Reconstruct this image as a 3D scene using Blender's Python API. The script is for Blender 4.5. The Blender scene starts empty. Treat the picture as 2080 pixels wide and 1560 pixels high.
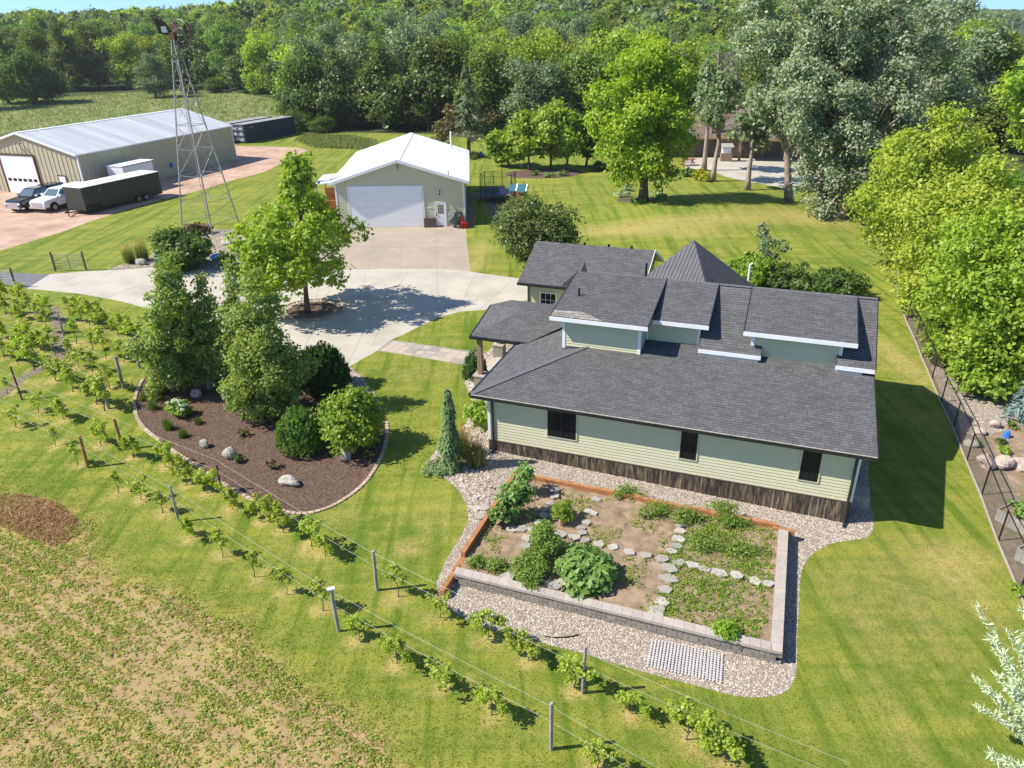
import bpy, math, random
import numpy as np
from mathutils import Vector, Matrix
from mathutils.geometry import delaunay_2d_cdt
R = math.radians
sc = bpy.context.scene
COL = sc.collection
rng = np.random.default_rng(7)
random.seed(7)
TAU = 2*math.pi

# ------------------------------------------------------------------ camera, world, sun, exposure
CAM_H, FPX, PITCH, ROLL = 16.0, 1484.09, 0.45478, -0.018484
cam = bpy.data.cameras.new('camera'); cam.sensor_width = 36; cam.lens = FPX/2080*36
cam.clip_start = 0.2; cam.clip_end = 9000
camo = bpy.data.objects.new('camera', cam); COL.objects.link(camo)
camo.matrix_world = Matrix.Translation((0, 0, CAM_H)) @ Matrix.Rotation(math.pi/2-PITCH, 4, 'X') @ Matrix.Rotation(ROLL, 4, 'Z')
sc.camera = camo
SUN_EL, SUN_AZ = R(46), R(187)          # the sun stands to the left (towards -x)
w = bpy.data.worlds.new('World'); sc.world = w; w.use_nodes = True
wn = w.node_tree; bg = wn.nodes['Background']; bg.inputs['Strength'].default_value = 0.14
sky = wn.nodes.new('ShaderNodeTexSky'); sky.sky_type = 'NISHITA'; sky.sun_disc = False
sky.sun_elevation = SUN_EL; sky.sun_rotation = R(-90); sky.altitude = 300; sky.air_density = .75; sky.dust_density = .1; sky.ozone_density = 3.5
tc = wn.nodes.new('ShaderNodeTexCoord'); mp = wn.nodes.new('ShaderNodeMapping'); mp.inputs['Scale'].default_value = (1, 1, 7)
cn = wn.nodes.new('ShaderNodeTexNoise'); cn.inputs['Scale'].default_value = 2.2; cn.inputs['Detail'].default_value = 9; cn.inputs['Roughness'].default_value = .6
cr = wn.nodes.new('ShaderNodeValToRGB'); cr.color_ramp.elements[0].position = .58; cr.color_ramp.elements[1].position = .8
mx = wn.nodes.new('ShaderNodeMix'); mx.data_type = 'RGBA'; mx.inputs[7].default_value = (6.0, 6.3, 6.7, 1)
wn.links.new(tc.outputs['Generated'], mp.inputs[0]); wn.links.new(mp.outputs[0], cn.inputs['Vector']); wn.links.new(cn.outputs['Fac'], cr.inputs[0])
wn.links.new(cr.outputs[0], mx.inputs[0]); tn = wn.nodes.new('ShaderNodeMix'); tn.data_type = 'RGBA'; tn.blend_type = 'MULTIPLY'; tn.inputs[0].default_value = 1; pass
sx = wn.nodes.new('ShaderNodeSeparateXYZ'); zr = wn.nodes.new('ShaderNodeMapRange'); zr.inputs[1].default_value = .0; zr.inputs[2].default_value = .45; tm = wn.nodes.new('ShaderNodeMix'); tm.data_type = 'RGBA'
tm.inputs[6].default_value = (.36, .60, .98, 1); tm.inputs[7].default_value = (.92, .94, .95, 1)
wn.links.new(tc.outputs['Generated'], sx.inputs[0]); wn.links.new(sx.outputs[2], zr.inputs[0]); wn.links.new(zr.outputs[0], tm.inputs[0]); wn.links.new(tm.outputs[2], tn.inputs[7])
wn.links.new(sky.outputs[0], tn.inputs[6]); wn.links.new(tn.outputs[2], mx.inputs[6]); wn.links.new(mx.outputs[2], bg.inputs['Color'])
sun = bpy.data.lights.new('sun', 'SUN'); sun.energy = 5.0; sun.angle = R(.55); sun.color = (1, .945, .83)
suno = bpy.data.objects.new('sun', sun); COL.objects.link(suno)
sd = Vector((math.cos(SUN_EL)*math.cos(SUN_AZ), math.cos(SUN_EL)*math.sin(SUN_AZ), math.sin(SUN_EL)))
suno.rotation_euler = sd.to_track_quat('Z', 'Y').to_euler()
sc.view_settings.view_transform = 'Standard'; sc.view_settings.look = 'None'; sc.view_settings.gamma = 1; sc.view_settings.exposure = 0.68
try: sc.view_settings.use_curve_mapping = False
except Exception: pass
sc.cycles.max_bounces = 6; sc.cycles.transparent_max_bounces = 8; sc.cycles.use_denoising = True
sc.cycles.sample_clamp_indirect = 4

# ------------------------------------------------------------------ measured layout
HAZ = R(-20.75); HO = np.array([11.75, 21.0])
HU = np.array([math.cos(HAZ), math.sin(HAZ)]); HV = np.array([-math.sin(HAZ), math.cos(HAZ)])
def sm(x): x = np.clip(x, 0, 1); return x*x*(3-2*x)
def gh(x, y):
    """height of the ground above the front right corner of the house"""
    x = np.asarray(x, float); y = np.asarray(y, float)
    u = (x-HO[0])*HU[0]+(y-HO[1])*HU[1]; v = (x-HO[0])*HV[0]+(y-HO[1])*HV[1]
    h = .4*np.clip(-u/13.4, 0, 1)*sm((v+9)/9.) - .1*sm(u/3)*sm((v+9)/9.)
    h = h + 1.25*np.exp(-((x-19)/11)**2-((y-65)/6)**2)
    az = x/np.maximum(y, 1)
    amp = 14+12*sm((az+.42)/.25)-22*sm((az-.48)/.10)
    h = h + amp*sm((y-165)/330) + 24*sm((y-900)/900)*(1+.5*np.sin(x/310+1))
    return h
def cray(px, py):
    x = px-1040; y = 780-py; c, s = math.cos(ROLL), math.sin(ROLL); x, y = c*x-s*y, s*x+c*y
    return x, FPX*math.cos(PITCH)+y*math.sin(PITCH), y*math.cos(PITCH)-FPX*math.sin(PITCH)
def G(px, py, dz=0.0):
    """surveyed point of the ground (plus dz) read off the photograph"""
    d = cray(px, py); z = 0.2
    for _ in range(6):
        t = (z+dz-CAM_H)/d[2]; X, Y = d[0]*t, d[1]*t; z = float(gh(X, Y))
    return np.array([X, Y, z+dz])
def PX(X, Y, Z):
    Z = Z-CAM_H; yc = Y*math.sin(PITCH)+Z*math.cos(PITCH); zc = Y*math.cos(PITCH)-Z*math.sin(PITCH)
    x, y = X/zc*FPX, yc/zc*FPX; c, s = math.cos(-ROLL), math.sin(-ROLL)
    return 1040+c*x-s*y, 780-(s*x+c*y)
def HT(base, top):
    lo, hi = 0, 60
    for _ in range(40):
        m = (lo+hi)/2
        if PX(base[0], base[1], base[2]+m)[1] > top: lo = m
        else: hi = m
    return m
def mpp(P, z=0):   # metres per photo pixel at P
    return (P[1]*math.cos(PITCH)-(P[2]+z-CAM_H)*math.sin(PITCH))/FPX
def HW(u, v, z=0): p = HO+u*HU+v*HV; return np.array([p[0], p[1], z])

# ------------------------------------------------------------------ materials
def mat(name, c1, c2=None, sc_=5.0, rough=.85, bump=0, bs=None, detail=6, metal=0, spec=.3, stretch=None, c3=None, s3=1.0, coords='Object', lo=.35, hi=.65, orand=0):
    m = bpy.data.materials.new(name); m.use_nodes = True; nt = m.node_tree; N = nt.nodes; L = nt.links
    b = N['Principled BSDF']; b.inputs['Roughness'].default_value = rough; b.inputs['Metallic'].default_value = metal
    b.inputs['Specular IOR Level'].default_value = spec
    if c2 is None and c3 is None and not bump:
        b.inputs['Base Color'].default_value = (*c1, 1); return m
    t = N.new('ShaderNodeTexCoord'); v = t.outputs[coords]
    if stretch:
        mp = N.new('ShaderNodeMapping'); mp.inputs['Scale'].default_value = stretch; L.new(v, mp.inputs[0]); v = mp.outputs[0]
    def noise(s, d=detail):
        n = N.new('ShaderNodeTexNoise'); n.inputs['Scale'].default_value = s; n.inputs['Detail'].default_value = d; n.inputs['Roughness'].default_value = .6
        L.new(v, n.inputs['Vector']); return n.outputs['Fac']
    def ramp(f, lo, hi):
        r = N.new('ShaderNodeMapRange'); r.inputs[1].default_value = lo; r.inputs[2].default_value = hi; L.new(f, r.inputs[0]); return r.outputs[0]
    def mix(f, a, b_):
        x = N.new('ShaderNodeMix'); x.data_type = 'RGBA'; L.new(f, x.inputs[0])
        for i, q in ((6, a), (7, b_)):
            if isinstance(q, tuple): x.inputs[i].default_value = (*q, 1)
            else: L.new(q, x.inputs[i])
        return x.outputs[2]
    c = c1
    if c2 is not None: c = mix(ramp(noise(sc_), lo, hi), c1, c2)
    if c3 is not None: c = mix(ramp(noise(s3, 3), .45, .75), c, c3)
    if orand and not isinstance(c, tuple):
        oi = N.new('ShaderNodeObjectInfo'); r_ = N.new('ShaderNodeMapRange'); r_.inputs[3].default_value = 1-orand; r_.inputs[4].default_value = 1+orand; L.new(oi.outputs['Random'], r_.inputs[0])
        h = N.new('ShaderNodeHueSaturation'); L.new(r_.outputs[0], h.inputs['Value']); L.new(c, h.inputs['Color']); c = h.outputs[0]
        va = N.new('ShaderNodeVectorMath'); va.operation = 'ADD'; mu = N.new('ShaderNodeMath'); mu.operation = 'MULTIPLY'; mu.inputs[1].default_value = 50; L.new(oi.outputs['Random'], mu.inputs[0])
        L.new(v, va.inputs[0]); L.new(mu.outputs[0], va.inputs[1])
        for n_ in N:
            if n_.bl_idname == 'ShaderNodeTexNoise': L.new(va.outputs[0], n_.inputs['Vector'])
    if isinstance(c, tuple): b.inputs['Base Color'].default_value = (*c, 1)
    else: L.new(c, b.inputs['Base Color'])
    if bump:
        bn = N.new('ShaderNodeBump'); bn.inputs['Strength'].default_value = bump; bn.inputs['Distance'].default_value = .02
        L.new(noise(bs or sc_*3, 4), bn.inputs['Height']); L.new(bn.outputs[0], b.inputs['Normal'])
    return m

def leafmat(name, c1, c2, trans=.45, rough=.5, objvar=.05, gloss=.02):
    """foliage: each leaf its own mix of the two colours, light passing through"""
    m = bpy.data.materials.new(name); m.use_nodes = True; nt = m.node_tree; N = nt.nodes; L = nt.links
    N.remove(N['Principled BSDF']); out = N['Material Output']
    at = N.new('ShaderNodeAttribute'); at.attribute_name = 'tint'
    x = N.new('ShaderNodeMix'); x.data_type = 'RGBA'; x.inputs[6].default_value = (*c1, 1); x.inputs[7].default_value = (*c2, 1); L.new(at.outputs['Fac'], x.inputs[0])
    oi = N.new('ShaderNodeObjectInfo'); mr = N.new('ShaderNodeMapRange'); mr.inputs[3].default_value = 1-objvar; mr.inputs[4].default_value = 1+objvar; L.new(oi.outputs['Random'], mr.inputs[0])
    hs = N.new('ShaderNodeHueSaturation'); L.new(mr.outputs[0], hs.inputs['Value']); L.new(x.outputs[2], hs.inputs['Color'])
    mh = N.new('ShaderNodeMapRange'); mh.inputs[3].default_value = .5-objvar*.06; mh.inputs[4].default_value = .5+objvar*.06; L.new(oi.outputs['Random'], mh.inputs[0]); L.new(mh.outputs[0], hs.inputs['Hue'])
    d = N.new('ShaderNodeBsdfDiffuse'); t = N.new('ShaderNodeBsdfTranslucent'); g = N.new('ShaderNodeBsdfGlossy'); g.inputs['Roughness'].default_value = rough
    L.new(hs.outputs[0], d.inputs[0])
    tw = N.new('ShaderNodeMix'); tw.data_type = 'RGBA'; tw.blend_type = 'MULTIPLY'; tw.inputs[0].default_value = 1; tw.inputs[7].default_value = (1.3, 1.35, .5, 1); L.new(hs.outputs[0], tw.inputs[6]); L.new(tw.outputs[2], t.inputs[0])
    a = N.new('ShaderNodeMixShader'); a.inputs[0].default_value = trans; L.new(d.outputs[0], a.inputs[1]); L.new(t.outputs[0], a.inputs[2])
    b = N.new('ShaderNodeMixShader'); b.inputs[0].default_value = gloss; L.new(a.outputs[0], b.inputs[1]); L.new(g.outputs[0], b.inputs[2])
    L.new(b.outputs[0], out.inputs[0]); return m

def lawnmat(name):
    m = bpy.data.materials.new(name); m.use_nodes = True; nt = m.node_tree; N = nt.nodes; L = nt.links
    b = N['Principled BSDF']; b.inputs['Roughness'].default_value = .9; b.inputs['Specular IOR Level'].default_value = .12
    t = N.new('ShaderNodeTexCoord')
    def noise(s, d=5, stretch=None, r=.6):
        v = t.outputs['Object']
        if stretch:
            mp = N.new('ShaderNodeMapping'); mp.inputs['Scale'].default_value = stretch[:3]; mp.inputs['Rotation'].default_value = (0, 0, stretch[3]); L.new(v, mp.inputs[0]); v = mp.outputs[0]
        n = N.new('ShaderNodeTexNoise'); n.inputs['Scale'].default_value = s; n.inputs['Detail'].default_value = d; n.inputs['Roughness'].default_value = r; L.new(v, n.inputs['Vector']); return n.outputs['Fac']
    def rng_(f, a, b_, c=0., d=1.):
        r = N.new('ShaderNodeMapRange'); r.inputs[1].default_value = a; r.inputs[2].default_value = b_; r.inputs[3].default_value = c; r.inputs[4].default_value = d; L.new(f, r.inputs[0]); return r.outputs[0]
    def mth(op, a, b_=None):
        r = N.new('ShaderNodeMath'); r.operation = op
        for i, q in enumerate((a, b_)):
            if q is None: continue
            if isinstance(q, (int, float)): r.inputs[i].default_value = q
            else: L.new(q, r.inputs[i])
        return r.outputs[0]
    def mix(f, a, b_, mode='MIX'):
        x = N.new('ShaderNodeMix'); x.data_type = 'RGBA'; x.blend_type = mode
        if isinstance(f, float): x.inputs[0].default_value = f
        else: L.new(f, x.inputs[0])
        for i, q in ((6, a), (7, b_)):
            if isinstance(q, tuple): x.inputs[i].default_value = (*q, 1)
            else: L.new(q, x.inputs[i])
        return x.outputs[2]
    at = N.new('ShaderNodeAttribute'); at.attribute_name = 'dry'
    c = mix(rng_(noise(.22, 4), .35, .65), (.12, .175, .022), (.205, .24, .038))
    c = mix(rng_(noise(1.7, 5), .42, .68), c, (.255, .26, .06))
    streak = noise(1.0, 4, (.12, 1.6, 1, .35)); c = mix(rng_(streak, .46, .66, 0, .75), c, (.30, .29, .055))
    streak = noise(1.0, 4, (1.9, .1, 1, .05)); c = mix(rng_(streak, .48, .64, 0, .75), c, (.085, .15, .013))
    dry = mth('MULTIPLY', at.outputs['Fac'], rng_(noise(3.0, 6), .3, .7, .45, 1.25))
    c = mix(rng_(dry, .1, .9), c, (.42, .33, .13))
    f = noise(26, 6, None, .75); c = mix(1.0, c, mix(rng_(f, .3, .7), (.74, .76, .7), (1.22, 1.2, 1.15)), 'MULTIPLY')
    f2 = noise(90, 3, None, .7); c = mix(1.0, c, mix(rng_(f2, .3, .7), (.72, .74, .7), (1.25, 1.24, 1.2)), 'MULTIPLY')
    L.new(c, b.inputs['Base Color'])
    bn = N.new('ShaderNodeBump'); bn.inputs['Strength'].default_value = .7; bn.inputs['Distance'].default_value = .04; L.new(f, bn.inputs['Height']); L.new(bn.outputs[0], b.inputs['Normal'])
    return m

def shinglemat(name, dark=(.090, .089, .092), light=(.128, .126, .129)):
    m = bpy.data.materials.new(name); m.use_nodes = True; nt = m.node_tree; N = nt.nodes; L = nt.links
    b = N['Principled BSDF']; b.inputs['Roughness'].default_value = .9; b.inputs['Specular IOR Level'].default_value = .25
    uv = N.new('ShaderNodeUVMap'); uv.uv_map = 'UVMap'
    br = N.new('ShaderNodeTexBrick'); br.inputs['Color1'].default_value = (*dark, 1); br.inputs['Color2'].default_value = (*light, 1); br.inputs['Mortar'].default_value = (.03, .03, .035, 1)
    br.inputs['Scale'].default_value = 1; br.inputs['Brick Width'].default_value = .30; br.inputs['Row Height'].default_value = .14; br.inputs['Mortar Size'].default_value = .006; br.offset = .37; br.offset_frequency = 2; br.squash = .7; br.squash_frequency = 3
    L.new(uv.outputs[0], br.inputs['Vector'])
    n = N.new('ShaderNodeTexNoise'); n.inputs['Scale'].default_value = 55; n.inputs['Detail'].default_value = 3; L.new(uv.outputs[0], n.inputs['Vector'])
    n2 = N.new('ShaderNodeTexNoise'); n2.inputs['Scale'].default_value = .9; n2.inputs['Detail'].default_value = 4; L.new(uv.outputs[0], n2.inputs['Vector'])
    def mul(a, f, lo, hi):
        r = N.new('ShaderNodeMapRange'); r.inputs[1].default_value = .3; r.inputs[2].default_value = .7; r.inputs[3].default_value = lo; r.inputs[4].default_value = hi; L.new(f, r.inputs[0])
        x = N.new('ShaderNodeMix'); x.data_type = 'RGBA'; x.blend_type = 'MULTIPLY'; x.inputs[0].default_value = 1; L.new(a, x.inputs[6]); L.new(r.outputs[0], x.inputs[7]); return x.outputs[2]
    c = mul(mul(br.outputs['Color'], n.outputs['Fac'], .75, 1.25), n2.outputs['Fac'], .95, 1.05)
    L.new(c, b.inputs['Base Color']); return m

MAT = {}
def defmats():
    M = MAT
    M['lawn'] = lawnmat('lawn grass')
    M['concrete'] = mat('pale concrete', (.43, .395, .335), (.47, .435, .375), 1.2, .85, .15, 40, c3=(.35, .32, .275), s3=.5)
    M['apron'] = mat('buff concrete', (.34, .285, .225), (.385, .325, .26), 1.2, .85, .15, 40, c3=(.31, .265, .215), s3=.35)
    M['joint'] = mat('joint', (.27, .245, .205))
    M['asphalt'] = mat('asphalt', (.13, .13, .14), (.17, .17, .18), 8, .9, .2, 60)
    M['lot'] = mat('pink gravel lot', (.42, .275, .195), (.53, .37, .275), 1.1, .95, .5, 22, c3=(.30, .20, .15), s3=.3)
    M['mulch'] = mat('bark mulch', (.05, .03, .024), (.14, .088, .068), 22, .95, 1.0, 45, c3=(.19, .13, .09), s3=9)
    M['gravelbase'] = mat('stone bed', (.17, .14, .115), (.36, .31, .26), 26, .95, .9, 45)
    M['pebble'] = None
    M['soil'] = mat('garden soil', (.24, .165, .11), (.35, .25, .175), 3, .95, .7, 16, c3=(.15, .12, .05), s3=2.2)
    M['field'] = mat('field soil', (.36, .245, .125), (.27, .195, .10), 1.4, .95, .8, 14, c3=(.36, .29, .09), s3=.8)
    M['strip'] = mat('trodden dirt strip', (.17, .13, .095), (.24, .19, .14), 6, .95, .7, 30, c3=(.12, .13, .06), s3=2)
    M['meadow'] = mat('meadow', (.13, .17, .05), (.21, .24, .08), .6, .95, .8, 6, c3=(.25, .23, .1), s3=.15)
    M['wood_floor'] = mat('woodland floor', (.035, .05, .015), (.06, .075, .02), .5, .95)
    M['shingle'] = shinglemat('asphalt shingles')
    M['shingle_tan'] = shinglemat('brown shingles', (.14, .10, .08), (.22, .165, .135))
    M['siding'] = mat('sage green clapboard', (.55, .525, .35), (.575, .55, .37), 3, .6, spec=.3)
    M['white'] = mat('white trim', (.78, .78, .78), (.72, .72, .72), 2, .5)
    M['gutter'] = mat('dark bronze aluminium', (.018, .018, .02), rough=.35, spec=.5)
    M['soffit'] = mat('soffit', (.5, .5, .46))
    M['glass_dark'] = mat('dark window glass', (.012, .014, .016), rough=.2, spec=.25)
    M['black'] = mat('black frame', (.012, .012, .014), rough=.4)
    M['skirt'] = mat('weathered skirt boards', (.035, .026, .023), (.11, .085, .065), 3.2, .8, .3, stretch=(7, 7, .7), c3=(.24, .19, .12), s3=1.6, lo=.4, hi=.75, orand=.45)
    M['cap'] = mat('concrete cap stone', (.36, .31, .275), (.42, .37, .33), 6, .9, .3, 40, orand=.07)
    M['block'] = mat('split face block', (.21, .19, .165), (.31, .28, .245), 9, .95, 1, 25, orand=.15)
    M['timber'] = mat('orange stained timber', (.30, .125, .05), (.42, .20, .09), 4, .75, .3, stretch=(1, 1, 6))
    M['flag'] = mat('blue grey flagstone', (.31, .295, .27), (.39, .37, .34), 4, .8, .4, 20, c3=(.36, .31, .23), s3=.8, orand=.2)
    M['paver'] = mat('grey pavers', (.30, .27, .23), (.36, .33, .285), 2, .85, .2, 30, orand=.12)
    M['edger'] = mat('edging bricks', (.38, .28, .20), (.47, .37, .28), 3, .9, .4, 30, orand=.18)
    M['boulder'] = mat('granite boulder', (.33, .305, .265), (.47, .445, .40), 5, .9, 1, 14, c3=(.22, .20, .17), s3=5)
    M['boulder_pink'] = mat('pinkish boulder', (.36, .28, .23), (.50, .42, .36), 3, .85, .6, 9)
    M['bark'] = mat('tree bark', (.10, .075, .055), (.19, .155, .12), 6, .95, .9, 14, stretch=(1, 1, .25))
    M['bark_pale'] = mat('pale bark', (.27, .20, .15), (.40, .32, .26), 5, .9, .5, 14, stretch=(1, 1, .4))
    M['bark_white'] = mat('white bark', (.5, .48, .43), (.30, .28, .25), 5, .85, .4, 14, stretch=(1, 1, 2))
    M['twig'] = mat('dead twigs', (.20, .155, .125), (.30, .24, .20), 3, .95)
    M['post_grey'] = mat('grey weathered post', (.24, .225, .20), (.38, .365, .33), 6, .85, .4, stretch=(2, 2, .4))
    M['post_orange'] = mat('orange treated post', (.30, .13, .04), (.42, .22, .09), 6, .8, .3, stretch=(2, 2, .4))
    M['post_brown'] = mat('brown post', (.09, .065, .05), (.15, .115, .09), 6, .85, .3)
    M['wire'] = mat('galvanised wire', (.38, .38, .37), rough=.5, metal=.3)
    M['galv'] = mat('galvanised angle iron', (.36, .36, .35), (.22, .20, .17), 4, .5, metal=.4)
    M['rust'] = mat('rusty iron', (.11, .055, .03), (.055, .035, .028), 5, .8, .3)
    M['metalroof'] = mat('white metal roof', (.84, .85, .86), rough=.45)
    M['greyroof'] = mat('galvanised roof sheet', (.42, .435, .455), (.60, .605, .61), 1.3, .45, stretch=(1, .04, .04), lo=.3, hi=.7)
    M['skylight'] = mat('translucent sheet', (.52, .54, .42), (.46, .48, .38), 2, .5)
    M['shedwall'] = mat('tan ribbed steel', (.44, .405, .27), (.48, .44, .295), 2, .6)
    M['door_white'] = mat('white door', (.84, .84, .83), (.81, .81, .80), 1.5, .5)
    M['cont'] = mat('dark grey container paint', (.045, .05, .07), (.065, .07, .092), 2, .5)
    M['cont_light'] = mat('pale marking', (.55, .56, .62), (.40, .42, .50), 6, .6)
    M['trailer'] = mat('dark grey trailer skin', (.035, .038, .03), rough=.45, spec=.4)
    M['blackpaint'] = mat('black car paint', (.010, .014, .014), rough=.12, spec=.8)
    M['whitepaint'] = mat('white car paint', (.80, .81, .82), rough=.2, spec=.5)
    M['carglass'] = mat('car glass', (.09, .13, .16), rough=.05, spec=.9)
    M['chrome'] = mat('chrome', (.65, .65, .66), rough=.2, metal=.9)
    M['rubber'] = mat('rubber', (.016, .016, .016), rough=.8)
    M['red'] = mat('red paint', (.40, .02, .012), rough=.4)
    M['orange'] = mat('orange paint', (.42, .16, .05), (.34, .12, .04), 3, .6)
    M['tarp'] = mat('grey green cover', (.10, .115, .105), (.15, .165, .15), 3, .7, .4, 8)
    M['blue'] = mat('blue plastic', (.03, .16, .55), (.06, .22, .62), 4, .35)
    M['net'] = mat('dark netting', (.02, .03, .035), rough=.8)
    M['navy'] = mat('navy mat', (.012, .018, .05), rough=.6)
    M['teal'] = mat('teal roof board', (.03, .12, .16), rough=.6)
    M['playwood'] = mat('play house wood', (.28, .17, .09), (.36, .23, .13), 4, .8)
    M['brickfar'] = mat('tan brick', (.22, .15, .10), (.28, .20, .14), 6, .9)
    M['straw'] = mat('dead straw', (.42, .26, .13), (.25, .13, .06), 5, .95)
    M['flower_white'] = leafmat('white blossom', (.72, .74, .62), (.50, .58, .34), .25)
    M['post_wood'] = mat('cedar post', (.20, .14, .10), (.28, .21, .15), 5, .8, stretch=(3, 3, .5))
    # foliage
    M['l_oak'] = leafmat('oak leaves', (.20, .30, .03), (.38, .47, .06))
    M['l_maple'] = leafmat('maple leaves', (.20, .32, .02), (.38, .50, .045))
    M['l_locust'] = leafmat('yellow green leaves', (.21, .33, .03), (.49, .54, .08), objvar=.05)
    M['l_honey'] = leafmat('golden leaves', (.30, .33, .03), (.44, .42, .05), objvar=.08)
    M['l_birch'] = leafmat('birch leaves', (.18, .25, .05), (.33, .41, .11))
    M['l_dark'] = leafmat('dark glossy leaves', (.08, .12, .025), (.16, .215, .05), .35, .45, gloss=.03)
    M['l_mid'] = leafmat('mid green leaves', (.075, .135, .025), (.14, .21, .045))
    M['l_wood'] = leafmat('woodland leaves', (.11, .18, .028), (.23, .31, .06), objvar=.3)
    M['l_woodlt'] = leafmat('light woodland leaves', (.21, .29, .03), (.37, .44, .06), objvar=.25)
    M['l_silver'] = leafmat('silver poplar leaves', (.20, .26, .12), (.37, .43, .28), .35, objvar=.12, gloss=.03)
    M['l_greywood'] = leafmat('grey green leaves', (.13, .19, .06), (.28, .34, .20), .35)
    M['l_pine'] = leafmat('pine needles', (.035, .085, .016), (.08, .15, .028), .15, objvar=.1)
    M['l_pinelt'] = leafmat('bright green pine needles', (.08, .17, .02), (.17, .28, .035), .25, objvar=.1)  # paler green needles of the rounder dwarf pine
    M['l_spruce'] = leafmat('weeping spruce needles', (.12, .19, .07), (.24, .33, .13), .15, objvar=.1)
    M['l_blue'] = leafmat('blue spruce needles', (.12, .19, .19), (.22, .31, .30), .15, objvar=.1)
    M['l_vine'] = leafmat('vine leaves', (.25, .34, .035), (.44, .50, .085), .5, objvar=.1)
    M['l_bright'] = leafmat('bright green leaves', (.15, .26, .025), (.31, .42, .055), .45, objvar=.1)
    M['l_veg'] = leafmat('vegetable leaves', (.10, .19, .035), (.21, .31, .08), .35, objvar=.2)
    M['l_whitish'] = leafmat('white variegated leaves', (.66, .70, .56), (.42, .52, .28), .3, objvar=.05)
    M['l_rusty'] = leafmat('rusty needles', (.20, .12, .04), (.13, .13, .05), .2)
    M['l_weed'] = leafmat('field weeds', (.24, .32, .05), (.42, .46, .12), .4)
    M['l_dryweed'] = leafmat('dry weeds', (.56, .43, .17), (.46, .38, .13), .4)
    M['l_grass'] = leafmat('grass blades', (.19, .26, .025), (.36, .38, .07), .5)
    M['l_tallgrass'] = leafmat('tall grass', (.16, .20, .06), (.27, .29, .11), .4)
    M['l_plume'] = leafmat('tan plumes', (.42, .25, .08), (.50, .33, .13), .4)
    M['l_hosta'] = leafmat('hosta leaves', (.22, .30, .18), (.55, .60, .45), .3)
    M['shinglecap'] = mat('cap shingles', (.10, .10, .11), (.13, .128, .135), 9, .9)
    p = leafmat('mixed pebbles', (.22, .185, .15), (.60, .52, .44), 0, objvar=0, gloss=0); M['pebble'] = p
    p = leafmat('mulch chips', (.05, .03, .022), (.22, .145, .105), 0, objvar=0, gloss=0); M['chip'] = p
defmats()

# ------------------------------------------------------------------ object helpers
def link(o, parent=None):
    COL.objects.link(o)
    if parent is not None: o.parent = parent
    return o
def tag(o, label=None, cat=None, group=None, kind=None):
    if label: o['label'] = label
    if cat: o['category'] = cat
    if group: o['group'] = group
    if kind: o['kind'] = kind
    return o
def thing(name, label, cat, loc=(0, 0, 0), rz=0, group=None):
    o = bpy.data.objects.new(name, None); o.empty_display_size = .3; link(o); o.location = tuple(float(a) for a in loc); o.rotation_euler = (0, 0, rz)
    return tag(o, label, cat, group)
def copy_tree(o, parent=None):
    c = o.copy(); COL.objects.link(c); c.parent = parent
    for ch in list(o.children): copy_tree(ch, c)
    return c
def npmesh(name, V, F, m, parent=None, tint=None, smooth=False):
    """V (n,3), F (k,3|4) arrays"""
    V = np.ascontiguousarray(V, dtype=np.float32); F = np.ascontiguousarray(F, dtype=np.int32); k = F.shape[1]
    me = bpy.data.meshes.new(name); me.vertices.add(len(V)); me.vertices.foreach_set('co', V.ravel())
    me.loops.add(F.size); me.loops.foreach_set('vertex_index', F.ravel()); me.polygons.add(len(F))
    me.polygons.foreach_set('loop_start', np.arange(0, F.size, k, dtype=np.int32))
    if smooth: me.polygons.foreach_set('use_smooth', np.ones(len(F), dtype=bool))
    me.update(calc_edges=True)
    if tint is not None:
        a = me.attributes.new('tint', 'FLOAT', 'FACE'); a.data.foreach_set('value', np.ascontiguousarray(tint, dtype=np.float32))
    me.materials.append(m); o = bpy.data.objects.new(name, me); return link(o, parent)

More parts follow.
